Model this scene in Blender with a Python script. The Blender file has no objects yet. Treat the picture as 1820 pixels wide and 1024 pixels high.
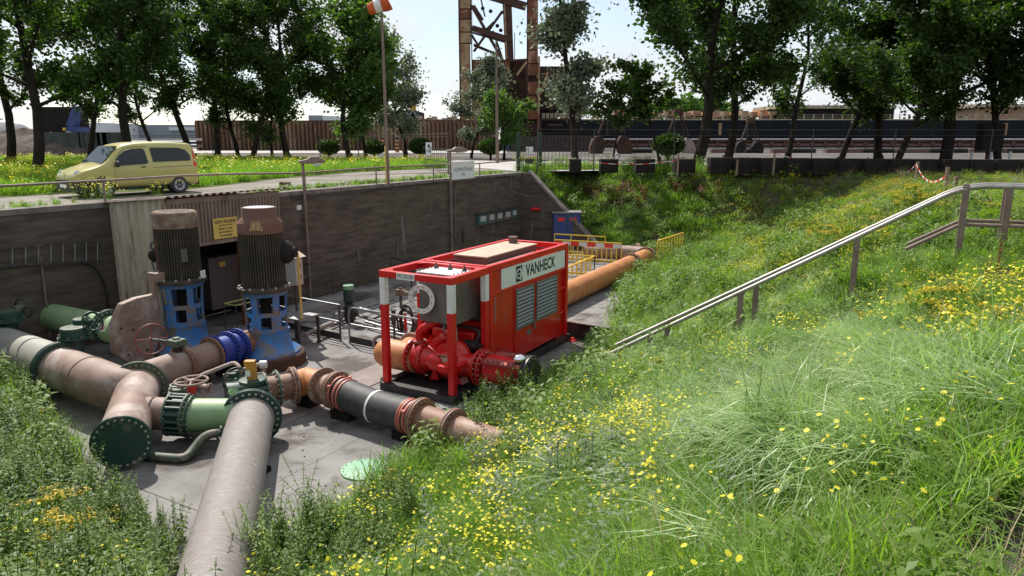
import bpy, math, random, bmesh
import numpy as np
from mathutils import Vector as V, Matrix, noise as mnoise
R = math.radians
random.seed(7); rng = np.random.default_rng(11)
scene = bpy.context.scene
COL = scene.collection
# ---------------------------------------------------------------- camera
F_PX, CAM_H, PITCH = 1264.0, 1.8, math.atan(264/1264)
cam = bpy.data.cameras.new('camera'); cam_o = bpy.data.objects.new('camera', cam); COL.objects.link(cam_o)
cam_o.location = (0, 0, CAM_H); cam_o.rotation_euler = (math.pi/2-PITCH, 0, 0)
cam.sensor_fit = 'HORIZONTAL'; cam.sensor_width = 36; cam.lens = 36*F_PX/1820
cam.clip_start = .05; cam.clip_end = 4000
scene.camera = cam_o
# ---------------------------------------------------------------- sky, sun, exposure
SUN_EL, SUN_AZ = R(50), R(-30)      # azimuth measured from +Y towards +X
world = bpy.data.worlds.new('World'); scene.world = world; world.use_nodes = True
wn = world.node_tree; wn.nodes.clear()
def WN(t, **k):
    n = wn.nodes.new(t)
    for a, b in k.items(): setattr(n, a, b)
    return n
wo = WN('ShaderNodeOutputWorld'); bg = WN('ShaderNodeBackground'); bg.inputs['Strength'].default_value = .115
sky = WN('ShaderNodeTexSky', sky_type='NISHITA'); sky.sun_disc = False; sky.sun_elevation = SUN_EL; sky.sun_rotation = SUN_AZ
sky.air_density = 1.0; sky.dust_density = .4; sky.ozone_density = 1.0
tc = WN('ShaderNodeTexCoord'); mp = WN('ShaderNodeMapping'); mp.inputs['Scale'].default_value = (1, 1, 2.6)
mp.inputs['Location'].default_value = (.35, .2, .1)
nz = WN('ShaderNodeTexNoise'); nz.inputs['Scale'].default_value = 2.6; nz.inputs['Detail'].default_value = 7; nz.inputs['Roughness'].default_value = .55
cr = WN('ShaderNodeValToRGB'); cr.color_ramp.elements[0].position = .44; cr.color_ramp.elements[1].position = .57
cr.color_ramp.elements[0].color = (.42, .42, .42, 1); cr.color_ramp.elements[1].color = (.97, .97, .97, 1)
nz2 = WN('ShaderNodeTexNoise'); nz2.inputs['Scale'].default_value = 5; nz2.inputs['Detail'].default_value = 6
cc = WN('ShaderNodeMix', data_type='RGBA'); cc.inputs[6].default_value = (4.3, 4.6, 5.0, 1); cc.inputs[7].default_value = (7.2, 7.25, 7.3, 1)
mx = WN('ShaderNodeMix', data_type='RGBA')
L = wn.links.new
L(tc.outputs['Generated'], mp.inputs['Vector']); L(mp.outputs[0], nz.inputs['Vector']); L(mp.outputs[0], nz2.inputs['Vector'])
L(nz.outputs[0], cr.inputs[0]); L(cr.outputs[0], mx.inputs[0]); L(sky.outputs[0], mx.inputs[6]); L(nz2.outputs[0], cc.inputs[0]); L(cc.outputs[2], mx.inputs[7])
L(mx.outputs[2], bg.inputs['Color']); L(bg.outputs[0], wo.inputs['Surface'])
sl = bpy.data.lights.new('sun', 'SUN'); sl.energy = 5.0; sl.angle = R(.5); sl.color = (1, .95, .87)
so = bpy.data.objects.new('sun', sl); COL.objects.link(so)
sd = V((math.sin(SUN_AZ)*math.cos(SUN_EL), math.cos(SUN_AZ)*math.cos(SUN_EL), math.sin(SUN_EL)))
so.rotation_euler = (-sd).to_track_quat('-Z', 'Y').to_euler(); so.location = sd*60
scene.view_settings.view_transform = 'Standard'; scene.view_settings.look = 'None'
scene.view_settings.exposure = 0.42; scene.view_settings.gamma = 1; scene.view_settings.use_curve_mapping = False
scene.render.engine = 'CYCLES'; scene.cycles.max_bounces = 6; scene.cycles.transparent_max_bounces = 8
scene.cycles.diffuse_bounces = 3; scene.cycles.glossy_bounces = 3; scene.cycles.transmission_bounces = 4
scene.cycles.use_denoising = True; scene.cycles.sample_clamp_indirect = 6
# ---------------------------------------------------------------- places
CP, SP = math.cos(PITCH), math.sin(PITCH)
def ray(px, py):
    x = (px-910)/F_PX; y = (512-py)/F_PX
    return V((x, CP+y*SP, -SP+y*CP))
CAM = V((0, 0, CAM_H))
def at(px, py, z=0.):            # photo pixel -> point on the level z
    r = ray(px, py); return CAM + r*((z-CAM_H)/r.z)
def aty(px, py, Y):              # photo pixel -> point at depth Y
    r = ray(px, py); return CAM + r*(Y/r.y)
SA, CA = math.sin(R(29.3)), math.cos(R(29.3))
U = V((SA, CA, 0)); W = V((CA, -SA, 0)); Z = V((0, 0, 1))
PIT = (W, U, Z)
def G(u, v, z=0.): return U*u + W*v + Z*z       # the pit's own frame: u along the wall, v away from it
def atv(px, py, v):              # photo pixel -> point on a plane parallel to the pit wall
    r = ray(px, py); return CAM + r*((v-CAM.dot(W))/r.dot(W))
def atu(px, py, u):
    r = ray(px, py); return CAM + r*((u-CAM.dot(U))/r.dot(U))
# ---------------------------------------------------------------- mesh builder
OFF = {}
def frame_of(d):
    d = V(d).normalized(); a = Z if abs(d.z) < .95 else V((1, 0, 0))
    x = d.cross(a).normalized(); y = x.cross(d).normalized()
    return x, y, d
class MB:
    def __init__(s): s.v = []; s.f = []; s.m = []; s.k = 0
    def add(s, vs, fs):
        b = len(s.v); s.v += [tuple(p) for p in vs]; s.f += [[i+b for i in f] for f in fs]; s.m += [s.k]*len(fs); return s
    def box(s, c, d, ax=None):
        ax = ax or (V((1, 0, 0)), V((0, 1, 0)), Z); c = V(c); h = [d[i]/2 for i in range(3)]
        vs = [c+ax[0]*(h[0]*i)+ax[1]*(h[1]*j)+ax[2]*(h[2]*k) for k in (-1, 1) for j in (-1, 1) for i in (-1, 1)]
        return s.add(vs, [(0, 2, 3, 1), (4, 5, 7, 6), (0, 1, 5, 4), (2, 6, 7, 3), (0, 4, 6, 2), (1, 3, 7, 5)])
    def gbox(s, u0, u1, v0, v1, z0, z1):
        return s.box(G((u0+u1)/2, (v0+v1)/2, (z0+z1)/2), (abs(v1-v0), abs(u1-u0), abs(z1-z0)), PIT)
    def bar(s, a, b, w, h=None):
        a, b = V(a), V(b); x, y, d = frame_of(b-a); h = h or w
        return s.box((a+b)/2, (w, h, (b-a).length), (x, y, d))
    def tube(s, pts, r, n=10, caps=True, r2=None):
        pts = [V(p) for p in pts]; N = len(pts)
        rs = r if isinstance(r, (list, tuple)) else [r + ((r2-r)*i/(N-1) if r2 is not None else 0) for i in range(N)]
        tg = [((pts[min(i+1, N-1)]-pts[max(i-1, 0)]).normalized()) for i in range(N)]
        x, y, _ = frame_of(tg[0]); vs = []
        for i in range(N):
            t = tg[i]; x = (x - t*x.dot(t)).normalized(); y = t.cross(x)
            for k in range(n):
                a = 2*math.pi*k/n; vs.append(pts[i] + (x*math.cos(a)+y*math.sin(a))*rs[i])
        fs = [(i*n+k, i*n+(k+1) % n, (i+1)*n+(k+1) % n, (i+1)*n+k) for i in range(N-1) for k in range(n)]
        if caps: fs += [tuple(range(n-1, -1, -1)), tuple(range((N-1)*n, N*n))]
        return s.add(vs, fs)
    def cyl(s, a, b, r, n=20, r2=None): return s.tube([a, b], r, n, True, r2)
    def lathe(s, o, axis, prof, n=24, closed=False):
        x, y, d = frame_of(axis); o = V(o); vs = []
        for t, r in prof:
            for k in range(n):
                a = 2*math.pi*k/n; vs.append(o+d*t+(x*math.cos(a)+y*math.sin(a))*r)
        P = len(prof); fs = [(i*n+k, i*n+(k+1) % n, ((i+1) % P)*n+(k+1) % n, ((i+1) % P)*n+k) for i in range(P if closed else P-1) for k in range(n)]
        if not closed: fs += [tuple(range(n-1, -1, -1)), tuple(range((P-1)*n, P*n))]
        return s.add(vs, fs)
    def torus(s, o, axis, R_, r, n=28, m=8):
        return s.lathe(o, axis, [(r*math.sin(2*math.pi*j/m), R_+r*math.cos(2*math.pi*j/m)) for j in range(m)], n, True)
    def prism(s, poly, vec):
        poly = [V(p) for p in poly]; n = len(poly); vec = V(vec)
        vs = poly+[p+vec for p in poly]
        return s.add(vs, [tuple(range(n-1, -1, -1)), tuple(range(n, 2*n))]+[(i, (i+1) % n, n+(i+1) % n, n+i) for i in range(n)])
    def ball(s, c, r, n=14, sc=(1, 1, 1)):
        c = V(c); m = n//2; prof = []
        vs = []; 
        for i in range(1, m):
            t = math.pi*i/m
            for k in range(n):
                a = 2*math.pi*k/n; vs.append(c+V((math.sin(t)*math.cos(a)*r*sc[0], math.sin(t)*math.sin(a)*r*sc[1], math.cos(t)*r*sc[2])))
        vs += [c+Z*r*sc[2], c-Z*r*sc[2]]; T, B = len(vs)-2, len(vs)-1
        fs = [(i*n+k, (i+1)*n+k, (i+1)*n+(k+1) % n, i*n+(k+1) % n) for i in range(m-2) for k in range(n)]
        fs += [(T, k, (k+1) % n) for k in range(n)]+[(B, (m-2)*n+(k+1) % n, (m-2)*n+k) for k in range(n)]
        return s.add(vs, fs)
    def mesh(s, name, mats, off=V((0, 0, 0)), smooth=True):
        me = bpy.data.meshes.new(name)
        me.from_pydata([(p[0]-off[0], p[1]-off[1], p[2]-off[2]) for p in s.v], [], s.f)
        for m in (mats if isinstance(mats, (list, tuple)) else [mats]): me.materials.append(m)
        if any(s.m): me.polygons.foreach_set('material_index', s.m)
        if len(s.f) < 6000:
            b = bmesh.new(); b.from_mesh(me); bmesh.ops.recalc_face_normals(b, faces=b.faces); b.to_mesh(me); b.free()
        if smooth:
            me.polygons.foreach_set('use_smooth', [True]*len(me.polygons)); me.set_sharp_from_angle(angle=R(38))
        return me
    def build(s, name, mats, parent=None, loc=None, bev=0, smooth=True, **props):
        off = OFF[parent.name] if parent is not None else (V(loc) if loc is not None else V(s.v[0]) if s.v else V((0, 0, 0)))
        o = bpy.data.objects.new(name, s.mesh(name, mats, off, smooth)); COL.objects.link(o)
        if parent is not None: o.parent = parent
        else: o.location = off
        OFF[o.name] = off.copy()
        if bev:
            m = o.modifiers.new('edge', 'BEVEL'); m.width = bev; m.segments = 2; m.limit_method = 'ANGLE'; m.angle_limit = R(40); m.use_clamp_overlap = True
        for k, val in props.items(): o[k] = val
        return o
def tag(o, label=None, cat=None, group=None, kind=None):
    if label: o['label'] = label
    if cat: o['category'] = cat
    if group: o['group'] = group
    if kind: o['kind'] = kind
    return o
def thing(name, loc, label, cat, group=None):
    o = bpy.data.objects.new(name, None); COL.objects.link(o); o.location = V(loc); o.empty_display_size = .2
    OFF[o.name] = V(loc); return tag(o, label, cat, group)
def put(me, name, parent, loc=(0, 0, 0), rot=(0, 0, 0), scale=(1, 1, 1), **props):    # one more object of a shared mesh
    o = bpy.data.objects.new(name, me); COL.objects.link(o); o.parent = parent; o.location = loc; o.rotation_euler = rot; o.scale = scale
    for k, val in props.items(): o[k] = val
    return o
def copy_tree(o, loc, rot=None, label=None, parent=None, scale=None):
    kids = list(o.children); c = o.copy(); COL.objects.link(c)
    if parent: c.parent = parent
    if loc is not None: c.location = loc; OFF[c.name] = V(loc)
    if rot is not None: c.rotation_euler = rot
    if scale is not None: c.scale = scale
    if label: c['label'] = label
    for k in kids: copy_tree(k, None, parent=c)
    return c
def struct(o): o['kind'] = 'structure'; return o
def soft(pts, d, k=6):           # round the corners of a path
    pts = [V(p) for p in pts]; out = [pts[0]]
    for a, b, c in zip(pts, pts[1:], pts[2:]):
        da = min(d, (a-b).length*.49); dc = min(d, (c-b).length*.49)
        p, q = b+(a-b).normalized()*da, b+(c-b).normalized()*dc
        out += [p*(1-t)**2+b*2*t*(1-t)+q*t*t for t in [i/k for i in range(k+1)]]
    out.append(pts[-1]); return out
# ---------------------------------------------------------------- materials
def nodes_of(name):
    m = bpy.data.materials.new(name); m.use_nodes = True; nt = m.node_tree
    return m, nt, nt.nodes['Principled BSDF'], nt.links.new
def mat(name, col, rough=.6, metal=0., col2=None, scale=3., amount=.5, detail=5., bump=0., bscale=40., col3=None, s3=.8, a3=.55, stretch=(1, 1, 1), spec=.5, coat=0., rr=None, stretch3=None):
    """base colour broken up by noise (col2) and by larger stains (col3)"""
    m, nt, bs, L = nodes_of(name); N = nt.nodes.new; spec = spec if rough < .75 else .15
    bs.inputs['Roughness'].default_value = rough; bs.inputs['Metallic'].default_value = metal
    bs.inputs['Specular IOR Level'].default_value = spec; bs.inputs['Coat Weight'].default_value = coat
    tc = N('ShaderNodeTexCoord'); mp = N('ShaderNodeMapping'); mp.inputs['Scale'].default_value = stretch; L(tc.outputs['Object'], mp.inputs[0])
    rgb = N('ShaderNodeRGB'); rgb.outputs[0].default_value = (*col, 1); last = rgb.outputs[0]
    mp3 = mp
    if stretch3: mp3 = N('ShaderNodeMapping'); mp3.inputs['Scale'].default_value = stretch3; L(tc.outputs['Object'], mp3.inputs[0])
    def layer(last, c, sc, am, soft_, mp=mp):
        n = N('ShaderNodeTexNoise'); n.inputs['Scale'].default_value = sc; n.inputs['Detail'].default_value = detail; n.inputs['Roughness'].default_value = .62
        L(mp.outputs[0], n.inputs['Vector'])
        r = N('ShaderNodeMapRange'); r.inputs['From Min'].default_value = am-soft_; r.inputs['From Max'].default_value = am+soft_
        L(n.outputs[0], r.inputs[0]); x = N('ShaderNodeMix'); x.data_type = 'RGBA'; x.inputs[7].default_value = (*c, 1)
        L(r.outputs[0], x.inputs[0]); L(last, x.inputs[6]); return x.outputs[2], r.outputs[0]
    if col2: last, f2 = layer(last, col2, scale, amount, .14)
    if col3:
        last, f3 = layer(last, col3, s3, a3, .05, mp3)
        if rr is not None:
            q = N('ShaderNodeMapRange'); q.inputs['To Min'].default_value = rough; q.inputs['To Max'].default_value = rr; L(f3, q.inputs[0]); L(q.outputs[0], bs.inputs['Roughness'])
    L(last, bs.inputs['Base Color'])
    if bump:
        n = N('ShaderNodeTexNoise'); n.inputs['Scale'].default_value = bscale; n.inputs['Detail'].default_value = 4; L(mp.outputs[0], n.inputs['Vector'])
        b = N('ShaderNodeBump'); b.inputs['Strength'].default_value = bump; b.inputs['Distance'].default_value = .02; L(n.outputs[0], b.inputs['Height']); L(b.outputs[0], bs.inputs['Normal'])
    return m
M = {}
DUST = (.29, .22, .18)
M['concrete'] = mat('concrete_floor', (.25, .238, .23), .9, 0, (.175, .165, .158), 1.1, .52, bump=.35, bscale=30, col3=(.10, .088, .082), s3=.7, a3=.555)
M['strip'] = mat('brown_strip_concrete', (.29, .24, .22), .9, 0, (.21, .18, .17), 1.3, .5, bump=.2)
M['wall'] = mat('stained_wall_concrete', (.13, .106, .086), .92, 0, (.07, .057, .046), 1.3, .52, bump=.6, bscale=9, col3=(.20, .18, .155), s3=1.5, a3=.66, stretch=(.7, .7, 4.5), stretch3=(1.6, 1.6, .28))
M['cap'] = mat('wall_cap_concrete', (.24, .21, .19), .9, 0, (.13, .11, .1), 2, .5, bump=.3)
M['pipe_pink'] = mat('dusty_brown_pipe_paint', (.27, .185, .15), .65, 0, (.18, .115, .09), 2.6, .53, bump=.15, bscale=50, col3=(.35, .285, .25), s3=1.6, a3=.57)
M['pipe_grey'] = mat('grey_green_pipe_paint', (.26, .27, .235), .6, 0, (.33, .30, .26), 1.6, .5, bump=.1, col3=(.20, .19, .165), s3=.9, a3=.58)
M['pipe_conc'] = mat('weathered_grey_pipe', (.235, .212, .2), .7, 0, (.18, .145, .135), 7, .55, bump=.3, bscale=25, col3=(.34, .31, .295), s3=5.5, a3=.62, stretch=(1, 6, 1))
M['pipe_rust'] = mat('brown_primer_pipe', (.24, .12, .075), .62, 0, (.17, .085, .06), 3, .5, bump=.12, col3=(.33, .23, .18), s3=1.6, a3=.58)
M['pipe_orange'] = mat('orange_primer_pipe', (.47, .19, .065), .6, 0, (.35, .13, .05), 2, .55, bump=.08, col3=(.52, .26, .12), s3=1.5, a3=.6)
M['ltgreen'] = mat('light_green_pipe_paint', (.20, .33, .15), .55, 0, (.26, .36, .20), 2.4, .5, bump=.08, col3=(.33, .30, .24), s3=2, a3=.7)
M['dkgreen'] = mat('dark_green_valve_paint', (.010, .052, .038), .5, 0, (.022, .045, .036), 4, .5, bump=.1, col3=(.15, .14, .12), s3=3, a3=.64)
M['dustgreen'] = mat('dusty_green_flange_paint', (.085, .115, .075), .6, 0, (.05, .075, .05), 4, .5, bump=.1, col3=(.2, .16, .13), s3=2.4, a3=.6)
M['plategreen'] = mat('pale_green_plate_paint', (.16, .33, .19), .6, 0, (.2, .36, .24), 4, .5)
M['blue'] = mat('blue_pump_paint', (.035, .19, .50), .55, 0, (.07, .15, .28), 3, .5, bump=.1, col3=(.17, .14, .12), s3=2.2, a3=.55)
M['navy'] = mat('navy_coupling_paint', (.012, .035, .26), .5, 0, (.02, .04, .2), 4, .55, bump=.05, col3=(.26, .2, .18), s3=1.5, a3=.72)
M['greycap'] = mat('dusty_brown_coupling_top', (.27, .22, .2), .65, 0, (.2, .16, .15), 4, .5)
M['motor'] = mat('grimy_green_motor_iron', (.06, .06, .05), .75, .1, (.11, .08, .06), 5, .5, bump=.2, col3=(.14, .12, .10), s3=2.5, a3=.63, stretch=(1, 1, .4))
M['motorcap'] = mat('rusty_beige_motor_cowl', (.25, .20, .14), .75, 0, (.14, .085, .065), 4, .5, bump=.2, col3=(.09, .05, .04), s3=3.4, a3=.62)
M['motorcap2'] = mat('rusty_red_motor_cowl', (.17, .085, .065), .75, 0, (.12, .075, .06), 4, .5, bump=.2, col3=(.2, .14, .1), s3=2, a3=.6)
M['black'] = mat('black_paint', (.012, .012, .013), .45, 0, (.03, .028, .027), 3, .5)
M['rubber'] = mat('black_rubber_hose', (.022, .022, .023), .62, 0, (.045, .043, .043), 6, .55, bump=.25, bscale=50, stretch=(1, 1, 1))
M['bolt'] = mat('pale_zinc_bolt', (.5, .48, .45), .45, .6)
M['darkbolt'] = mat('dark_bolt', (.10, .085, .075), .6, .5)
M['galv'] = mat('galvanised_steel', (.27, .275, .28), .5, .6, (.2, .2, .2), 6, .5, bump=.05)
M['slat'] = mat('pale_louvre_slat', (.25, .265, .28), .5, .2)
M['railsteel'] = mat('bright_handrail_steel', (.40, .38, .36), .5, .7, (.3, .27, .24), 5, .5)
M['railbrown'] = mat('dusty_brown_rail_paint', (.23, .17, .14), .7, 0, (.16, .11, .09), 3, .5)
M['raildark'] = mat('dark_railing_paint', (.045, .042, .042), .55, .2, (.10, .085, .08), 5, .55)
M['red'] = mat('red_machine_paint', (.58, .007, .006), .38, 0, (.42, .010, .008), 1.6, .52, bump=.03, bscale=6, coat=.25, col3=(.40, .06, .045), s3=2.8, a3=.64, stretch3=(1, 1, .35), rr=.7)
M['redbeam'] = mat('red_frame_paint', (.62, .008, .008), .42, 0, (.55, .01, .01), 2, .5, coat=.2, col3=(.55, .08, .06), s3=4, a3=.7)
M['reddirt'] = mat('dusty_red_lid', (.36, .06, .045), .6, 0, (.26, .05, .04), 5, .5)
M['white'] = mat('white_paint', (.74, .74, .72), .5, 0, (.62, .61, .58), 2.5, .6)
M['panelwhite'] = mat('white_name_panel', (.76, .79, .76), .4, 0, (.7, .72, .69), 1, .5)
M['ink'] = mat('black_lettering', (.012, .012, .014), .6)
M['redink'] = mat('red_marking', (.6, .02, .015), .5)
M['beige'] = mat('beige_silencer_lid', (.46, .35, .26), .7, 0, (.38, .28, .21), 3, .5, bump=.1)
M['brownbox'] = mat('brown_silencer_side', (.11, .055, .045), .7, 0, (.14, .08, .06), 3, .5)
M['tankgrey'] = mat('dull_grey_tank_steel', (.20, .19, .18), .5, .4, (.13, .12, .115), 4, .5, stretch=(1, 1, .4))
M['clamp'] = mat('salmon_hose_clamp', (.5, .13, .085), .55, 0, (.4, .12, .08), 5, .5)
M['yellow'] = mat('yellow_barrier_plastic', (.72, .46, .03), .5, 0, (.6, .4, .04), 3, .5, col3=(.45, .33, .1), s3=2.5, a3=.66)
M['redwhite_r'] = mat('red_reflector', (.7, .03, .02), .4)
M['redwhite_w'] = mat('pale_reflector', (.62, .6, .58), .4)
M['corr_light'] = mat('cream_corrugated_steel', (.50, .45, .35), .6, .0, (.38, .31, .23), 3, .5, bump=.05, col3=(.2, .10, .06), s3=2.2, a3=.60, stretch=(1, 1, .25))
M['corr_brown'] = mat('brown_corrugated_steel', (.22, .175, .14), .6, .1, (.15, .115, .09), 3, .5, col3=(.08, .05, .04), s3=2.0, a3=.63, stretch=(1, 1, .3))
M['roofbrown'] = mat('pink_brown_roof_sheet', (.32, .24, .21), .7, 0, (.24, .18, .16), 3, .5)
M['signyellow'] = mat('yellow_notice_board', (.62, .46, .10), .6, 0, (.5, .38, .1), 3, .55)
M['rust'] = mat('rusty_steel', (.19, .07, .038), .85, 0, (.10, .05, .035), 1.2, .5, bump=.2, col3=(.33, .2, .12), s3=.35, a3=.56)
M['rustdark'] = mat('dark_rusty_steel', (.05, .034, .028), .85, 0, (.10, .05, .035), .8, .55, bump=.2)
M['tan'] = mat('faded_tan_steel', (.33, .24, .14), .85, 0, (.24, .15, .09), .9, .5, col3=(.2, .09, .05), s3=.5, a3=.58)
M['wood'] = mat('weathered_post_wood', (.23, .17, .12), .85, 0, (.16, .12, .09), 6, .5, bump=.3, stretch=(1, 1, .2))
M['greenpost'] = mat('dark_green_gate_paint', (.012, .035, .022), .5)
M['cblock'] = mat('dark_concrete_block', (.026, .022, .02), .92, 0, (.016, .013, .012), 2, .5, bump=.3)
M['bluebin'] = mat('blue_cabinet_paint', (.015, .045, .2), .5, 0, (.02, .05, .15), 2, .5)
M['meter'] = mat('teal_meter_case', (.05, .11, .11), .5)
M['dial'] = mat('pale_meter_face', (.42, .45, .43), .4)
M['windsock'] = mat('orange_windsock_cloth', (.62, .13, .04), .8, 0, (.5, .1, .035), 3, .5)
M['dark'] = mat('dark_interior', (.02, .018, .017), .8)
M['machine'] = mat('dull_grey_cabinet', (.11, .10, .095), .7)
M['bark'] = mat('dark_tree_bark', (.018, .014, .011), .95, 0, (.035, .028, .022), 5, .5, bump=.8, bscale=12, stretch=(1, 1, .25))
M['hull'] = mat('dark_blue_hull_paint', (.007, .009, .014), .8, 0, (.010, .012, .017), .3, .5)
M['deck'] = mat('faded_deck_paint', (.36, .28, .18), .8, 0, (.33, .18, .12), .25, .5)
M['hatch'] = mat('cream_hatch_paint', (.42, .38, .27), .8, 0, (.3, .24, .17), .2, .5)
M['rubble'] = mat('grey_brown_rubble', (.16, .125, .11), .95, 0, (.08, .065, .06), 1.5, .5, bump=1, bscale=5)
M['gravel'] = mat('grey_gravel_verge', (.10, .09, .082), .95, 0, (.07, .062, .056), .35, .5, bump=.3, bscale=8, col3=(.15, .13, .12), s3=.08, a3=.55)
M['track'] = mat('dusty_gravel_track', (.27, .245, .215), .95, 0, (.17, .155, .135), .5, .5, bump=.3, bscale=10, col3=(.12, .12, .08), s3=.35, a3=.6)
M['road'] = mat('pale_concrete_road', (.44, .42, .40), .9, 0, (.36, .34, .32), .25, .5, bump=.1, bscale=10)
M['soil'] = mat('grassy_soil', (.045, .055, .022), .95, 0, (.07, .06, .04), .8, .5, bump=.6, bscale=9, col3=(.05, .075, .025), s3=.3, a3=.5)
M['lawn'] = mat('rough_lawn_soil', (.07, .095, .025), .95, 0, (.09, .10, .03), .6, .5, bump=.6, bscale=9)
M['water'] = mat('grey_harbour_water', (.12, .14, .15), .2)
def glass(name, col=(.02, .03, .03), rough=.03):
    m, nt, bs, L = nodes_of(name); bs.inputs['Base Color'].default_value = (*col, 1); bs.inputs['Roughness'].default_value = rough
    bs.inputs['Specular IOR Level'].default_value = .4; return m
M['glass'] = glass('dark_car_glass'); M['lampglass'] = glass('clear_lamp_glass', (.45, .47, .48), .12)
M['chrome'] = mat('chrome_dome', (.8, .8, .8), .12, 1.)
def leafmat(name, c1, c2, trans=.45, rough=.55, tcol=None):
    m = bpy.data.materials.new(name); m.use_nodes = True; nt = m.node_tree; L = nt.links.new; N = nt.nodes.new
    nt.nodes.clear(); out = N('ShaderNodeOutputMaterial'); mixs = N('ShaderNodeMixShader'); mixs.inputs[0].default_value = trans
    bs = N('ShaderNodeBsdfPrincipled'); bs.inputs['Roughness'].default_value = rough; bs.inputs['Specular IOR Level'].default_value = .35
    tr = N('ShaderNodeBsdfTranslucent')
    oi = N('ShaderNodeObjectInfo'); at_ = N('ShaderNodeAttribute'); at_.attribute_name = 'tone'
    ad = N('ShaderNodeMath'); ad.operation = 'ADD'; L(oi.outputs['Random'], ad.inputs[0]); bs.inputs['Specular IOR Level'].default_value = .55 if rough < .5 else .35; L(at_.outputs['Fac'], ad.inputs[1])
    hf = N('ShaderNodeMath'); hf.operation = 'MULTIPLY'; hf.inputs[1].default_value = .5; L(ad.outputs[0], hf.inputs[0])
    mx = N('ShaderNodeMix'); mx.data_type = 'RGBA'; mx.inputs[6].default_value = (*c1, 1); mx.inputs[7].default_value = (*c2, 1); L(hf.outputs[0], mx.inputs[0])
    t = N('ShaderNodeMix'); t.data_type = 'RGBA'; t.blend_type = 'MULTIPLY'; t.inputs[0].default_value = 1
    t.inputs[7].default_value = (*(tcol or (1.5, 1.75, .55)), 1); L(mx.outputs[2], t.inputs[6])
    L(mx.outputs[2], bs.inputs['Base Color']); L(t.outputs[2], tr.inputs['Color'])
    L(bs.outputs[0], mixs.inputs[1]); L(tr.outputs[0], mixs.inputs[2]); L(mixs.outputs[0], out.inputs[0]); return m
M['leaf_dark'] = leafmat('dark_tree_leaf', (.02, .042, .009), (.05, .095, .016), .42)
M['leaf_mid'] = leafmat('mid_green_tree_leaf', (.04, .085, .015), (.085, .15, .03), .45)
M['leaf_grey'] = leafmat('silvery_tree_leaf', (.10, .125, .085), (.2, .23, .17), .3, tcol=(1.1, 1.2, .8))
M['blade'] = leafmat('grass_blade', (.10, .20, .02), (.24, .36, .06), .45)
M['blade_pale'] = leafmat('pale_grass_blade', (.22, .34, .12), (.42, .52, .27), .35, rough=.4, tcol=(1.2, 1.4, .7))
M['weed'] = leafmat('weed_leaf', (.085, .15, .025), (.18, .26, .05), .4)
M['nettle'] = leafmat('nettle_leaf', (.07, .12, .025), (.15, .22, .05), .4)
M['thistle'] = leafmat('grey_green_thistle_leaf', (.10, .14, .085), (.19, .23, .16), .25, tcol=(1.2, 1.4, .8))
M['petal'] = leafmat('yellow_petal', (.78, .68, .03), (.88, .8, .07), .3, tcol=(1.1, 1.1, .6))
M['petal_deep'] = leafmat('golden_petal', (.66, .42, .01), (.78, .56, .03), .3, tcol=(1.1, 1.1, .6))
M['purple'] = leafmat('thistle_bloom', (.4, .3, .42), (.55, .45, .55), .3, tcol=(1, 1, 1))
M['dock'] = leafmat('rust_red_seed_head', (.16, .05, .025), (.24, .09, .04), .3, tcol=(1.2, 1, .8))
M['straw'] = leafmat('dry_straw', (.30, .24, .12), (.42, .35, .2), .3, tcol=(1.1, 1.1, .8))
M['pebble'] = mat('floor_grit', (.12, .11, .10), .95)
M['mulch'] = mat('dark_cinder_ground', (.12, .105, .095), .95, 0, (.07, .06, .055), 3, .5, bump=.9, bscale=18)

def text(s, name, origin, right, up, h, material, parent, sx=1., depth=.003, bold=0.):
    c = bpy.data.curves.new(name, 'FONT'); c.body = s; c.size = 1; c.align_x = 'CENTER'; c.align_y = 'CENTER'; c.offset = bold
    o = bpy.data.objects.new(name+'_c', c); COL.objects.link(o)
    dg = bpy.context.evaluated_depsgraph_get(); me = bpy.data.meshes.new_from_object(o.evaluated_get(dg))
    bpy.data.objects.remove(o); bpy.data.curves.remove(c)
    right, up = V(right).normalized(), V(up).normalized(); n = right.cross(up); k = h/.7
    Mx = Matrix((right*k*sx, up*k, n*k)).transposed().to_4x4(); Mx.translation = V(origin)-OFF[parent.name]+n*depth
    me.transform(Mx); me.materials.clear(); me.materials.append(material); me.name = name
    t = bpy.data.objects.new(name, me); COL.objects.link(t); t.parent = parent; OFF[t.name] = OFF[parent.name]; return t
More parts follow.
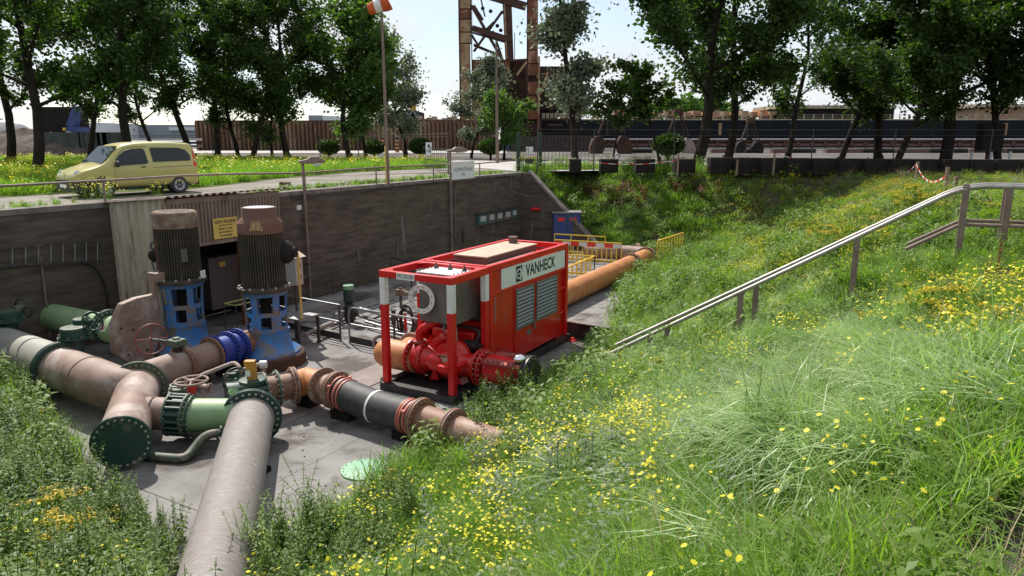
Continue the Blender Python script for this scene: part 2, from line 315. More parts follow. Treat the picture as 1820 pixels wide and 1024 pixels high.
# ================================================================ TERRAIN
PZ0 = -4.0
def lerp(a, b, t): return a+(b-a)*t
def foot_v(u): return np.interp(u, [-10, 5, 13, 16, 19, 23, 28, 34.5, 60], [-6.9, -7.0, -7.0, -6.7, -6.9, -7.9, -9.9, -10.6, -10.6])
def crest_v(u): return np.interp(u, [0, 5, 9, 14, 19, 32, 60], [-.8, .4, 1.2, 1.2, .6, -.8, -1.0])
def smin(a, lo=-4., k=.35):      # soft knee at the pit floor
    return np.where(a < lo+k, np.maximum(lo, lo+(np.clip(a-lo+k, 0, None))**2/(4*k)), a)
def height(u, v, bumps=True):
    u, v = np.asarray(u, float), np.asarray(v, float); fv = foot_v(u)
    right = (v-fv)/(crest_v(u)-fv); right = -4+4*np.sign(right)*np.abs(right)**1.3
    front = -4+(4.9-u+.33*(-v-8.2).clip(0))*.80
    far = -4+4*(u-35.2)/5.4
    left = np.where(u > 34.75, -(v+18.9)*.85, -9)
    a = np.maximum(np.maximum(right, front), np.maximum(far, left))
    h = smin(a); h = np.where(h > -.25, -.25+.25*np.tanh((h+.25)/.25)*1.0, h); h = np.minimum(h, 0)
    if bumps:
        b = .13*np.sin(u*1.3+v*.7)+.11*np.sin(v*2.1-u*.6+1)+.09*np.sin(u*3.1)*np.sin(v*2.7+.5)
        h = h-.48*np.exp(-((u-14.5)/4.)**2-((v-2.5)/3.6)**2)
        h = h+b*np.clip((h+4)/.8, 0, 1)*np.clip(-(h)/.4+.35, 0, 1)
    return h
def hxy(x, y): return height(SA*x+CA*y, CA*x-SA*y)
us = np.concatenate([np.arange(-8, 34, .4), [34.2, 34.4, 34.6, 34.74, 34.78, 35], np.arange(35.3, 44.1, .4)]); vs = np.arange(-20.3, 16.1, .4)
UU, VV = np.meshgrid(us, vs, indexing='ij'); HH = height(UU, VV)-.03
nu, nv = UU.shape
co = np.stack([SA*UU+CA*VV, CA*UU-SA*VV, HH], -1).reshape(-1, 3)
ii = (np.arange(nu-1)[:, None]*nv+np.arange(nv-1)[None, :]).reshape(-1)
fc = np.stack([ii, ii+nv, ii+nv+1, ii+1], -1)
def np_mesh(name, co, faces, mats, smooth=False, tone=None, mi=None):
    me = bpy.data.meshes.new(name); k = faces.shape[1]; me.vertices.add(len(co)); me.vertices.foreach_set('co', co.astype(np.float32).ravel())
    me.loops.add(faces.size); me.loops.foreach_set('vertex_index', faces.astype(np.int32).ravel())
    me.polygons.add(len(faces)); me.polygons.foreach_set('loop_start', (np.arange(len(faces))*k).astype(np.int32))
    if mi is not None: me.polygons.foreach_set('material_index', mi.astype(np.int32))
    for m in (mats if isinstance(mats, list) else [mats]): me.materials.append(m)
    me.update(calc_edges=True)
    if smooth: me.polygons.foreach_set('use_smooth', [True]*len(faces))
    if tone is not None:
        a = me.attributes.new('tone', 'FLOAT', 'POINT'); a.data.foreach_set('value', tone.astype(np.float32))
    return me
slope = bpy.data.objects.new('grass_bank', np_mesh('grass_bank', co, fc, M['soil'], True)); COL.objects.link(slope); struct(slope)
# the level ground round the pit, out to the horizon (a ring of sheets with the pit left open)
def sheet(name, pts, z, m, th=None):
    mb = MB(); mb.add([V((p[0], p[1], z)) for p in pts], [tuple(range(len(pts)))]); o = mb.build(name, m, loc=(0, 0, 0)); return struct(o)
a0, a1, b0, b1 = -8, 43.9, -20.3, 15.9
ring = MB(); B = 1500
inner = [G(a0, b0), G(a1, b0), G(a1, b1), G(a0, b1)]; outer = [G(-B, -B), G(B, -B), G(B, B), G(-B, B)]
ring.add([p-Z*.03 for p in inner+outer], [(i, (i+1) % 4, 4+(i+1) % 4, 4+i) for i in range(4)])
struct(ring.build('ground', M['gravel'], loc=(0, 0, 0)))
edge = [G(-8, -20.6), G(16.3, -20.6), G(16.3, -19.1), G(40.5, -19.1)]
lawn_near = [at(-400, 362), at(0, 352), at(110, 345), at(330, 338), at(500, 318), at(640, 306), at(790, 299)]
sheet('gravel_track', edge+[at(1000, 302), at(900, 298), at(790, 297), at(600, 300), at(330, 320), at(-400, 330)], .004, M['track'])
sheet('lawn', lawn_near+[at(790, 292), at(600, 290), at(300, 285), at(0, 284), at(-400, 284)], .012, M['lawn'])
sheet('concrete_road', [at(-600, 283.2), at(330, 283.5), at(640, 284), at(900, 286), at(1100, 288), at(1280, 289), at(1280, 303), at(1100, 303), at(925, 305), at(860, 299), at(640, 292), at(330, 288), at(-600, 287)], .006, M['road'])
sheet('concrete_yard', [at(-900, 272.5), at(350, 272), at(900, 272), at(900, 266), at(350, 265), at(-900, 264.5)], .0, M['road'])
sheet('gravel_verge', [at(900, 284.5), at(2600, 286), at(2600, 270), at(900, 270)], .0, M['gravel'])
wsheet = sheet('water', [(-1200, 152, 0), (1200, 152, 0), (1200, 1200, 0), (-1200, 1200, 0)], .02, M['water'])
# ---- pit floor: slabs with open joints
floor = thing('pit_floor', (0, 0, 0), None, None); struct(floor)
base = MB(); base.gbox(2, 36, -20.3, -5.2, -4.5, -4.06); struct(base.build('floor_bed', M['cblock'], floor))
cuts_u = [2, 6.6, 11.0, 15.55, 20.1, 24.8, 29.6, 34.7]; cuts_v = [-20.3, -16.9, -12.9, -9.1, -5.2]
for i in range(len(cuts_u)-1):
    for j in range(len(cuts_v)-1):
        mb = MB(); mb.gbox(cuts_u[i]+.008, cuts_u[i+1]-.008, cuts_v[j]+.008, cuts_v[j+1]-.008, -4.2, -4.0-.006*((i*3+j*5) % 3)/2)
        mb.build('slab', M['concrete'], floor)
st = MB(); st.gbox(9.0, 15.2, -11.9, -10.9, -4.1, -3.985); st.build('trench_cover', M['strip'], floor)
# ---- retaining walls
rw = thing('retaining_wall', G(16.3, -18.9, -4), 'long dark stained concrete wall behind the machinery, with the lamp posts on it', 'wall')
cu = [16.3, 21.2, 26.1, 31.0, 34.9]
for a, b in zip(cu, cu[1:]):
    mb = MB(); mb.gbox(a+.006, b-.006, -19.3, -18.9, -4.4, -.12); mb.build('panel', M['wall'], rw)
mb = MB(); mb.gbox(16.3, 34.95, -19.34, -18.86, -.12, .03); mb.build('coping', M['cap'], rw)
mb = MB(); mb.gbox(16.4, 34.6, -18.9, -18.88, -2.62, -2.58); mb.build('ledge', M['wall'], rw)
lw = thing('retaining_wall', G(12.3, -20.3, -4), 'dark concrete wall left of the corrugated shed, with a ladder hung on it', 'wall')
cu = [-6, 2.5, 7.4, 12.3]
for a, b in zip(cu, cu[1:]):
    mb = MB(); mb.gbox(a+.006, b-.006, -20.7, -20.3, -4.4, -.12); mb.build('panel', M['wall'], lw)
mb = MB(); mb.gbox(-6, 12.3, -20.74, -20.26, -.12, .03); mb.build('coping', M['cap'], lw)
ww = MB(); ww.prism([G(34.7, -18.9, -4.4), G(34.7, -14.0, -4.4), G(34.7, -14.0, -4.05), G(34.7, -18.4, -.0), G(34.7, -18.9, 0)], U*.25)
w = thing('wing_wall', G(34.7, -18.9, -4), 'concrete wing wall sloping down beside the blue cabinets at the far end', 'wall'); ww.build('panel', M['wall'], w)
mb = MB(); mb.prism([G(34.62, -18.42, .02), G(34.62, -13.95, -4.1), G(34.62, -13.95, -3.95), G(34.62, -18.42, .16)], U*.42); mb.build('coping', M['cap'], w)
mb = MB(); mb.gbox(12.2, 12.3, -20.3, -20.28, -4, 0); 
# ---- corrugated shed
def corr(mb, p0, along, width, up, hgt, nrm, pitch, amp, sq=True, top=None):
    along, up, nrm = V(along), V(up), V(nrm); n = max(1, round(width/pitch)); pw = width/n; pr = []
    for i in range(n):
        if sq: pr += [(i*pw, 0), (i*pw+.3*pw, 0), (i*pw+.42*pw, amp), (i*pw+.85*pw, amp), ]
        else: pr += [(i*pw+pw*k/6, amp*(.5-.5*math.cos(2*math.pi*k/6))) for k in range(6)]
    pr.append((width, 0)); vs = []
    for x, a in pr: vs += [V(p0)+along*x+nrm*a, V(p0)+along*x+nrm*a+up*hgt]
    mb.add(vs, [(2*i, 2*i+2, 2*i+3, 2*i+1) for i in range(len(pr)-1)])
shed = thing('corrugated_shed', G(12.3, -20.3, -4), 'low shed of brown and cream corrugated steel against the pit wall', 'shed')
SF = -17.7
for k in range(2):
    mb = MB(); corr(mb, G(12.3, -20.3+1.3*k, -4), W, 1.295, Z, 4.0+.13*k+.10, -U, .32, .07); mb.build('wall_sheet', M['corr_light'], shed, smooth=False, label='cream corrugated side sheet')
for k in range(4):
    mb = MB(); corr(mb, G(12.3+1.0*k, SF, -1.12), U, .995, Z, 1.12+.1, W, .125, .035); mb.build('wall_sheet', M['corr_brown'], shed, smooth=False)
for k in range(3):
    rd_ = (W*3.1+Z*.25).normalized()
    mb = MB(); corr(mb, G(12.1+1.45*k, -20.6, .0), U, 1.445, rd_, 3.12, Z, .24, .05); mb.build('roof_sheet', M['roofbrown'], shed, smooth=False)
mb = MB(); mb.gbox(12.32, 16.28, -17.8, -17.66, .05, .2); mb.build('roof_beam', M['corr_brown'], shed)
mb = MB(); mb.gbox(12.32, 16.3, SF-.04, SF+.04, -1.2, -1.1); mb.build('lintel', M['corr_brown'], shed)
mb = MB(); mb.gbox(14.55, 14.65, SF-.05, SF+.05, -4, -1.2); mb.build('post', M['rust'], shed)
mb = MB(); mb.gbox(12.33, 12.43, SF-.05, SF+.05, -4, -1.2); mb.build('post', M['rust'], shed)
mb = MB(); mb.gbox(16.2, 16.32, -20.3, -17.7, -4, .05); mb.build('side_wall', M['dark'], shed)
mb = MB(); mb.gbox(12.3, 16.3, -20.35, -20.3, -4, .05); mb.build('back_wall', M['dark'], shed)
nb = thing('notice_board', atv(400, 404, SF+.06), 'yellow notice with black lines of text on the shed front', 'sign')
c = atv(401, 405, SF+.06); mb = MB(); mb.box(c, (.012, .86, .60), PIT); mb.build('board', M['signyellow'], nb)
for k, (s_, sz) in enumerate([('GEEN INGANG', .1), ('voor hen wie niet', .06), ('met op de hoogte', .06), ('van de gevaren en', .06), ('de maatregelen', .06)]):
    text(s_, 'lettering', c+W*.008+Z*(.19-.1*k)-U*(.0), U, Z, sz, M['ink'], nb, sx=.8, bold=.012)
cab = thing('switch_cabinet', G(15.4, -19.4, -4), 'grey switch cabinet standing inside the dark shed', 'cabinet')
mb = MB(); mb.gbox(14.7, 16.1, -19.9, -19.3, -3.6, -1.9); mb.build('body', M['machine'], cab, bev=.02)
mb = MB(); mb.box(G(15.2, -19.285, -2.15), (.01, .22, .16), PIT); mb.build('label_plate', M['signyellow'], cab)
mb = MB(); mb.box(G(15.4, -19.29, -2.9), (.02, .02, 1.1), PIT); mb.build('door_handle', M['galv'], cab)
tr = thing('sack_truck', G(14.9, -16.9, -4), 'small yellow-rimmed trolley parked in front of the shed', 'trolley')
mb = MB(); pts = [atv(398, 540, -17.2)+d for d in (V((0, 0, 0)), U*.9, U*.9+W*.5, W*.5)]; mb.tube(soft(pts+[pts[0]], .1, 3), .02, 6); mb.build('handle', mat('olive_tube', (.35, .36, .12), .6), tr)
for p in pts: mb = MB(); mb.cyl(p, V((p.x, p.y, -4)), .018, 6); mb.build('leg', M['raildark'], tr)
# ---- things on the wall
ld = thing('ladder', G(9.6, -20.2, -1.6), 'aluminium ladder hung flat along the dark left wall', 'ladder')
pA, pB = atv(-40, 474, -20.18), atv(183, 464, -20.18); pC, pD = atv(-40, 443, -20.18), atv(183, 429, -20.18)
mb = MB(); mb.bar(pC, pD, .03, .06); mb.build('rail', M['raildark'], ld); mb = MB(); mb.bar(pA, pB, .03, .06); mb.build('rail', M['raildark'], ld)
for k in range(10):
    t = (k+.5)/10; mb = MB(); mb.cyl(pC.lerp(pD, t), pA.lerp(pB, t), .018, 6); mb.build('rung', M['galv'], ld)
def run(name, pts, r, m, label, cat, n=8, **k):
    mb = MB(); mb.tube(pts, r, n); return tag(mb.build(name, m, loc=pts[0], **k), label, cat)
run('conduit', [atv(72, 455, -20.22), atv(90, 600, -20.22)], .025, M['railbrown'], 'thin brown conduit running down the left wall', 'conduit')
run('cable_loop', soft([atv(-10, 478, -20.2), atv(150, 462, -20.2), atv(185, 490, -20.2), atv(200, 600, -20.2)], .8), .03, M['black'], 'black cable curving down the left wall beside the shed', 'cable')
run('cable', [atv(px, py, -18.8) for px, py in [(515, 352), (600, 345), (640, 342), (668, 338), (700, 332), (760, 326), (800, 321), (915, 312)]], .018, M['rubber'], 'sagging cable strung just under the top of the long wall', 'cable')
run('conduit', [atv(560+249, 330, -18.85), atv(560+249, 420, -18.85)], .02, M['cap'], 'pale conduit just right of the sign post on the wall', 'conduit')
run('conduit', [atv(706, 430, -18.85), atv(706, 462, -18.85)], .025, M['cap'], 'short pale conduit low on the middle of the long wall', 'conduit')
run('handle_bar', [atv(824, 408, -18.8), atv(824, 432, -18.8)], .05, M['raildark'], 'short dark upright box on the wall behind the red unit', 'fitting')
mb = MB(); c = atv(531, 369, -18.86); mb.box(c, (.06, .2, .16), PIT); tag(mb.build('junction_box', M['white'], loc=c), 'small white junction box on the wall beside the left lamp post', 'junction box')
def lamp_post(px, ptop, pbot, hx, label, long=.8):
    p = atv(px, ptop, -18.75); b = atv(px+(pbot-ptop)*.03, pbot, -18.75); b = V((p.x, p.y, -3.9)) if b.z < -3.9 else V((p.x, p.y, b.z))
    t = thing('lamp_post', (p.x, p.y, b.z), label, 'lamp post', 'lamp posts on the pit wall')
    mb = MB(); mb.cyl(b, p, .05, 10); mb.build('pole', M['railbrown'], t)
    mb = MB(); d = (U*.55+V((1, 0, 0))*.8).normalized(); a = p+Z*.02
    sd_ = V((-d.y, d.x, 0))*.13
    mb.prism([a+d*x+Z*z-sd_ for x, z in ((-.14, -.03), (-.14, .06), (.12, .10), (.26, .20), (long*.72, .20), (long, .08), (long, -.02), (.3, -.05))], sd_*2); mb.build('lamp_head', mat('dusty_lamp_housing', (.2, .155, .13), .7), t, bev=.03)
    mb = MB(); mb.prism([a+d*.32-Z*.06-sd_*.8, a+d*(long-.1)-Z*.05-sd_*.8, a+d*(long-.2)-Z*.12-sd_*.8, a+d*.4-Z*.12-sd_*.8], sd_*1.6); mb.build('lamp_glass', M['lampglass'], t)
    for z in (-1.0, -2.6):
        mb = MB(); mb.box(V((p.x, p.y, z))-W*.05, (.2, .08, .05), PIT); mb.build('bracket', M['raildark'], t)
lamp_post(538, 290, 540, 0, 'tall brown lamp post on the pit wall just right of the shed', .75)
lamp_post(800, 270, 560, 0, 'brown lamp post carrying the white sign on the long wall')
sg = thing('name_sign', atv(822, 303, -18.7), 'white sign with grey lettering fixed to the right lamp post', 'sign')
c = (atv(803, 287, -18.72)+atv(843, 317, -18.72))/2; wd = (atv(803, 300, -18.72)-atv(843, 300, -18.72)).length; ht = abs(atv(822, 287, -18.72).z-atv(822, 318, -18.72).z)
mb = MB(); mb.box(c, (.02, wd, ht), PIT); mb.build('board', M['panelwhite'], sg)
text('HULPWATERVANG', 'lettering', c+W*.012+Z*.03, U, Z, .17, mat('grey_ink', (.12, .13, .13), .6), sg, sx=.50*wd/1.25); text('(RVZ)', 'lettering', c+W*.012-Z*.2, U, Z, .12, bpy.data.materials['grey_ink'], sg, sx=.7)
for i, (x0, y0, x1, y1) in enumerate([(848, 380, 864, 400), (865, 377, 878, 397), (880, 375, 892, 394), (894, 373, 906, 391), (907, 370, 917, 388)]):
    a, b = atv(x0, y0, -18.8), atv(x1, y1, -18.8); c = (a+b)/2
    t = thing('meter_box', c, ['teal meter box at the left end of the row on the wall', 'second meter box from the left on the far wall', 'middle meter box of the row of five on the wall', 'fourth meter box from the left on the far wall', 'teal meter box at the right end of the wall row'][i], 'meter box', 'meter boxes on the wall')
    w_ = abs((b-a).dot(U)); h_ = abs(b.z-a.z)-.1
    mb = MB(); mb.box(c, (.2, w_, h_), PIT); mb.build('case', M['meter'] if i in (0, 4) else M['machine'], t, bev=.02)
    mb = MB(); mb.box(c+W*.104+Z*.04, (.01, w_*.62, h_*.5), PIT); mb.build('face', M['dial'], t)
    mb = MB(); mb.box(c+Z*(h_/2+.03)+W*.03, (.3, w_*1.12, .03), PIT); mb.build('hood', M['raildark'], t)
fe = MB(); c = atu(952, 372, 34.6); fe.tube([c-W*.25-Z*0, c+W*.25], .09, 10); tag(fe.build('fire_hose_nozzle', M['redink'], loc=c), 'red fitting on the wall corner left of the blue cabinets', 'fitting')
run('conduit', soft([atv(908, 312, -18.8), atv(908, 340, -18.8), atu(945, 350, 34.6)], .1), .02, M['cap'], 'pale conduit bent down at the wing wall corner', 'conduit')
# ---- low rail along the top of the wall
rl = thing('wall_railing', G(20, -19, 0), 'low brown tube railing running along the top of the pit wall', 'railing')
rp = [atv(-60, 335, -20.3), atv(0, 331, -20.3), atv(200, 320, -20.2), atv(330, 312, -19.6), atv(420, 309, -19.1), atv(535, 308, -18.95), atv(668, 298, -18.95), atv(797, 292, -18.95)]
mb = MB(); mb.tube(rp, .034, 8); mb.build('top_tube', M['railbrown'], rl)
for px, v_ in [(183, -20.3), (541, -18.95), (668, -18.95), (770, -18.95)]:
    q = atv(px, 322 if px < 200 else {541: 307.5, 668: 298, 770: 293.5}[px], v_); mb = MB(); mb.cyl(V((q.x, q.y, 0)), q, .03, 8); mb.build('post', M['railbrown'], rl)
rl2 = thing('wall_railing', G(33, -19, 0), 'short brown rail between the white sign and the gate', 'railing')
a, b = atv(844, 291, -18.95), atv(921, 285, -18.95); mb = MB(); mb.cyl(a, b, .03, 8); mb.build('top_tube', M['railbrown'], rl2)
for t_ in (.1, .97): q = a.lerp(b, t_); mb = MB(); mb.cyl(V((q.x, q.y, 0)), q, .03, 8); mb.build('post', M['railbrown'], rl2)
fl = thing('floodlight', at(507, 334, .0), 'small brown floodlight lying on the track above the wall', 'floodlight')
q = at(507, 334, .05); mb = MB(); mb.box(q+Z*.12, (.36, .25, .2), PIT); mb.build('housing', M['motorcap'], fl, bev=.02); mb = MB(); mb.cyl(q+Z*.02, q-Z*.05, .04, 8); mb.build('foot', M['raildark'], fl)
# ---- blue cabinets at the far end
bc = thing('blue_cabinet', G(33, -17, -4), 'blue two-door cabinet with two red notices, below the wing wall', 'cabinet')
q = at(1006, 441, -4); c = V((q.x, q.y, -4)); h_ = 1.95
mb = MB(); mb.box(c+Z*h_/2, (1.45, .9, h_)); mb.build('body', M['bluebin'], bc, bev=.02)
mb = MB(); mb.box(c+Z*(h_+.03), (1.6, 1.05, .06)); mb.build('roof', M['galv'], bc)
for sx_ in (-.36, .36):
    mb = MB(); mb.box(c+V((sx_, -.46, h_/2)), (.68, .03, h_*.94)); mb.build('door', M['bluebin'], bc)
    mb = MB(); mb.box(c+V((sx_*.9, -.485, h_*.83)), (.36, .01, .2)); mb.build('notice', M['redink'], bc)
# ================================================================ PIPEWORK
def bolts(parent, p, axis, R_, n, m=None, r=.022, L_=.05, both=True):
    x, y, d = frame_of(axis); mb = MB()
    for k in range(n):
        a = 2*math.pi*(k+.5)/n; q = V(p)+(x*math.cos(a)+y*math.sin(a))*R_; mb.cyl(q-d*(L_ if both else 0), q+d*L_, r, 6)
    o = mb.build('bolts', m or M['bolt'], parent); o['kind'] = 'stuff'; return o
def flange(parent, p, axis, R_, m, th=.045, n=20, pair=False, bm=None, ri=None, br=None):
    d = V(axis).normalized(); p = V(p)
    for s in ((-.5, .5) if pair else (0,)):
        c = p+d*(th*1.25*s)
        mb = MB()
        if ri: mb.lathe(c-d*th/2, d, [(0, ri), (0, R_), (th, R_), (th, ri)], 36, True)
        else: mb.lathe(c-d*th/2, d, [(0, R_-.008), (.008, R_), (th-.008, R_), (th, R_-.008)], 36)
        f = mb.build('flange', m, parent)
    bolts(f, p, d, R_*.87, n, bm, r=br or R_*.042, L_=th*(1.35 if pair else 1.0))
    return f
def pipe(parent, pts, r, m, n=28, name='pipe', **k):
    mb = MB(); mb.tube(pts, r, n); return mb.build(name, m, parent, **k)
def saddle(parent, p, w, zt, m='cblock'):
    mb = MB(); mb.box(V((p.x, p.y, (zt-4.0)/2)), (w, .3, zt+4.0), PIT); return mb.build('support_block', M[m], parent)
def handwheel(parent, c, axis, R_, m, spokes=4, r=.018, name='handwheel', a0=.3):
    mb = MB(); mb.torus(c, axis, R_, r, 30, 8); x, y, d = frame_of(axis); c = V(c)
    for k in range(spokes):
        a = a0+2*math.pi*k/spokes; mb.cyl(c, c+(x*math.cos(a)+y*math.sin(a))*R_, r*.75, 6)
    mb.cyl(c-d*.05, c+d*.03, r*2.2, 10); return mb.build(name, m, parent)
# ---- the big header pipe on the left
hp = thing('header_pipe', at(156, 668, -3.8), 'large dusty brown and grey pipe on the left, ending in a green blind flange', 'pipe')
ZH = -3.30
h0, h1, h2 = at(-160, 556, ZH), at(109, 655, ZH), at(205, 690, ZH)
pipe(hp, [h0, h0.lerp(h1, .5), h1], .50, M['pipe_grey'], 36, label='grey green stretch of the header')
dirh = (h1-h0).normalized(); lg0 = at(247, 688, -3.36); lg1 = at(216, 786, -3.44); dl = (lg1-lg0).normalized()
bend = h1+dirh*((lg0-h1).dot(dirh)-.12)
pipe(hp, soft([h1, bend, lg0+dl*.05], .62, 8), [.49-.07*i/10 for i in range(11)], M['pipe_pink'], 36, label='dusty pink brown bend')
flange(hp, h1-dirh*.05, dirh, .61, M['dkgreen'], .06, 28, True, M['darkbolt'])
pipe(hp, [lg0, lg1], .42, M['pipe_pink'], 36, label='dusty pink leg')
flange(hp, lg0+dl*.02, dl, .575, M['dustgreen'], .06, 26, False, M['pipe_pink'])
flange(hp, lg1, dl, .50, M['dkgreen'], .055, 24, False, M['bolt'])
mb = MB(); mb.torus(h1.lerp(bend, .55), dirh, .492, .012, 36, 6); mb.build('weld_seam', M['pipe_pink'], hp)
st0 = at(-30, 640, -3.2); pipe(hp, [st0-W*.1-U*1.4, at(60, 622, -3.2)], .2, M['pipe_grey'], 24, name='branch_pipe')
br0 = lg0.lerp(lg1, .50); br1 = at(300, 736, -3.45)
pipe(hp, [br0, br1], .315, M['pipe_pink'], 32, name='branch_pipe'); dbr = (br1-br0).normalized()
mb = MB(); mb.torus(br0+dbr*.43, dbr, .325, .016, 32, 6); mb.build('weld_seam', M['pipe_pink'], hp)
saddle(hp, h0.lerp(h1, .7), .7, -3.7); saddle(hp, lg0.lerp(lg1, .7), .5, -3.75)
def gearbox_valve(px, py, z, sc, wpx, wpy, label, wm='dkgreen', big=False):
    c = at(px, py, z); t = thing('header_valve', (c.x, c.y, z-.45*sc), label, 'valve')
    mb = MB(); mb.cyl(c-Z*.62*sc, c-Z*.1, .2*sc, 20); mb.build('stem', M['dkgreen'], t)
    mb = MB(); mb.lathe(c-Z*.16*sc, Z, [(0, .40*sc), (.045*sc, .40*sc), (.05*sc, .33*sc), (.24*sc, .32*sc), (.26*sc, .30*sc)], 32); mb.build('gear_housing', M['dkgreen'], t)
    mb = MB(); mb.lathe(c+Z*.10*sc, Z, [(0, .31*sc), (.035*sc, .31*sc), (.04*sc, .27*sc)], 32); mb.torus(c+Z*.135*sc, Z, .14*sc, .01, 20, 6); mb.build('lid', M['dustgreen'], t)
    mb = MB()
    for k in range(8):
        a = k*math.pi/4+.2; q = c+V((math.cos(a), math.sin(a), 0))*.37*sc-Z*.13*sc; mb.cyl(q, q+Z*.07*sc, .03*sc, 6)
    mb.build('bolts', M['dustgreen'], t)['kind'] = 'stuff'
    w_ = at(wpx, wpy, z+.07); d = (w_-c).normalized()
    mb = MB(); mb.tube([c+d*.22*sc+Z*.05, c+d*.42*sc+Z*.06, w_-d*.12, w_], [.10*sc, .11*sc, .08*sc, .03], 12); mb.build('gear_shaft', M['dustgreen'], t)
    handwheel(t, w_, d, .27*sc if not big else .36*sc, M[wm], 3, .02)
    return t
gearbox_valve(131, 590, -2.55, .86, 167, 572, 'dark green geared valve with small handwheel on the flange of the big header pipe')
gearbox_valve(14, 560, -2.55, .95, 42, 548, 'dark green geared valve at the left edge, nearest the ladder wall')
gearbox_valve(146, 572, -2.4, .6, 163, 571, 'smaller green geared valve with a thin large handwheel, behind the header', big=True)
# ---- ribbed dismantling joint, green elbow, weathered grey pipe
dj = thing('dismantling_joint', (br1.x, br1.y, -3.9), 'dark green ribbed coupling between the pink branch and the light green elbow', 'coupling')
c0, c1 = br1, br1+dbr*.36
flange(dj, c0+dbr*.03, dbr, .425, M['dustgreen'], .04, 20, False); flange(dj, c1, dbr, .425, M['dustgreen'], .04, 20, False)
mb = MB(); mb.cyl(c0, c1, .33, 28); mb.build('sleeve', M['dkgreen'], dj)
x_, y_, d_ = frame_of(dbr)
rib = MB(); rib.tube([V((0, 0, 0)), V((0, 0, .29))], .034, 8); rme = rib.mesh('rib', M['dkgreen'], smooth=True)
q_ = dbr.to_track_quat('Z', 'Y').to_euler()
for k in range(18):
    a = 2*math.pi*k/18; q = c0+dbr*.05+(x_*math.cos(a)+y_*math.sin(a))*.385; put(rme, 'rib', dj, q-OFF[dj.name], q_)
ep = thing('elbow_pipe', (c1.x+.8, c1.y, -3.9), 'light green pipe elbow between the ribbed coupling and the weathered grey pipe', 'pipe')
gp0 = at(447, 742, -3.53); gp1 = at(372, 1060, -3.53); dg = (gp1-gp0).normalized()
cx_ = dbr.x*(-dg.y)+dbr.y*dg.x; w_ = gp0-c1; tt = (w_.x*(-dg.y)+w_.y*dg.x)/cx_; cor = c1+dbr*tt; cor.z = -3.49
pts = soft([c1+dbr*.02, cor, gp0], .95, 12); n_ = len(pts)-1
rr = [.325+(.42-.325)*min(1, max(0, (i/n_-.25)/.6)) for i in range(n_+1)]
pipe(ep, pts, rr, M['ltgreen'], 36); flange(ep, c1+dbr*.09, dbr, .40, M['dkgreen'], .03, 20)
flange(ep, gp0, dg, .575, M['dkgreen'], .055, 26, True, M['bolt'])
gp = thing('grey_pipe', (gp0.x, gp0.y, -3.98), 'large weathered grey pipe running from the green elbow towards the foreground bank', 'pipe')
# the object frame is turned along the pipe so that its wear runs round it
L_ = (gp1-gp0).length+2.2; mb = MB(); mb.tube([V((0, L_*k/24, 0)) for k in range(25)], .425, 44)
gpo = bpy.data.objects.new('pipe', mb.mesh('pipe', M['pipe_conc'])); COL.objects.link(gpo); gpo.parent = gp; gpo.location = gp0+dg*.03-OFF[gp.name]; gpo.rotation_euler = dg.to_track_quat('Y', 'Z').to_euler()
for t_, r_ in ((.12, .44), (.19, .435)):
    mb = MB(); mb.torus(gp0+dg*(t_), dg, r_-.012, .014, 44, 6); mb.build('band', M['pipe_conc'], gp)
saddle(gp, gp0+dg*1.3, .9, -3.9)
dp = thing('drain_pipe', at(352, 822, -3.9), 'small bent dark green drain pipe low beside the big grey pipe', 'pipe')
a_ = gp0+dg*.25+(-V((dg.y, -dg.x, 0)))*(-.50); side = V((-dg.y, dg.x, 0)); side = side if side.x < 0 else -side
a_ = gp0+dg*.3+side*.40+Z*(-.12)
pts = soft([a_, a_+side*.42-Z*.02, a_+side*.62+dg*.25-Z*.22, a_+side*.72+dg*.45-Z*.28, a_+side*1.5+dg*.1-Z*.28], .2, 5)
pipe(dp, pts, .085, M['dustgreen'], 14); flange(dp, a_+side*.12, side, .13, M['dkgreen'], .03, 8)
# ---- the orange run: green valve, spool, mitred orange bend, hose, brown pipe
ZO = -3.42
o0, o1, o2, o3, o4 = at(432, 704, ZO), at(505, 688, ZO), at(545, 677, ZO), at(575, 686, ZO), at(612, 700, ZO)
v0 = at(448, 698, ZO); dv = (o1-v0).normalized()
bv = thing('butterfly_valve', (v0.x, v0.y, -3.85), 'dark green butterfly valve under the orange motor, behind the green elbow', 'valve')
flange(bv, v0, dv, .41, M['dustgreen'], .05, 18); flange(bv, v0+dv*.26, dv, .40, M['dustgreen'], .05, 18)
mb = MB(); mb.cyl(v0-dv*.5, v0+dv*.3, .3, 28); mb.build('body', M['dkgreen'], bv)
x_, y_, d_ = frame_of(dv); rib = MB(); rib.tube([V((0, 0, 0)), V((0, 0, .22))], .04, 8); rme = rib.mesh('rib', M['dustgreen'])
q_ = dv.to_track_quat('Z', 'Y').to_euler()
for k in range(14):
    a = 2*math.pi*k/14; q = v0+dv*.02+(x_*math.cos(a)+y_*math.sin(a))*.36; put(rme, 'rib', bv, q-OFF[bv.name], q_)
am = at(447, 657, -2.75)
mb = MB(); mb.cyl(V((am.x, am.y, ZO)), V((am.x, am.y, -2.98)), .09, 12); mb.build('stem', M['dkgreen'], bv)
mb = MB(); mb.lathe(V((am.x, am.y, -3.05)), Z, [(0, .2), (.03, .26), (.10, .26), (.11, .2)], 24); mb.build('gear_housing', M['dkgreen'], bv)
mb = MB(); mb.cyl(V((am.x, am.y, -2.94)), V((am.x, am.y, -2.66)), .105, 20); mb.box(V((am.x-.02, am.y, -2.61)), (.2, .14, .1)); mb.build('actuator', mat('orange_yellow_motor', (.52, .24, .04), .5, 0, (.4, .2, .05), 4, .5), bv)
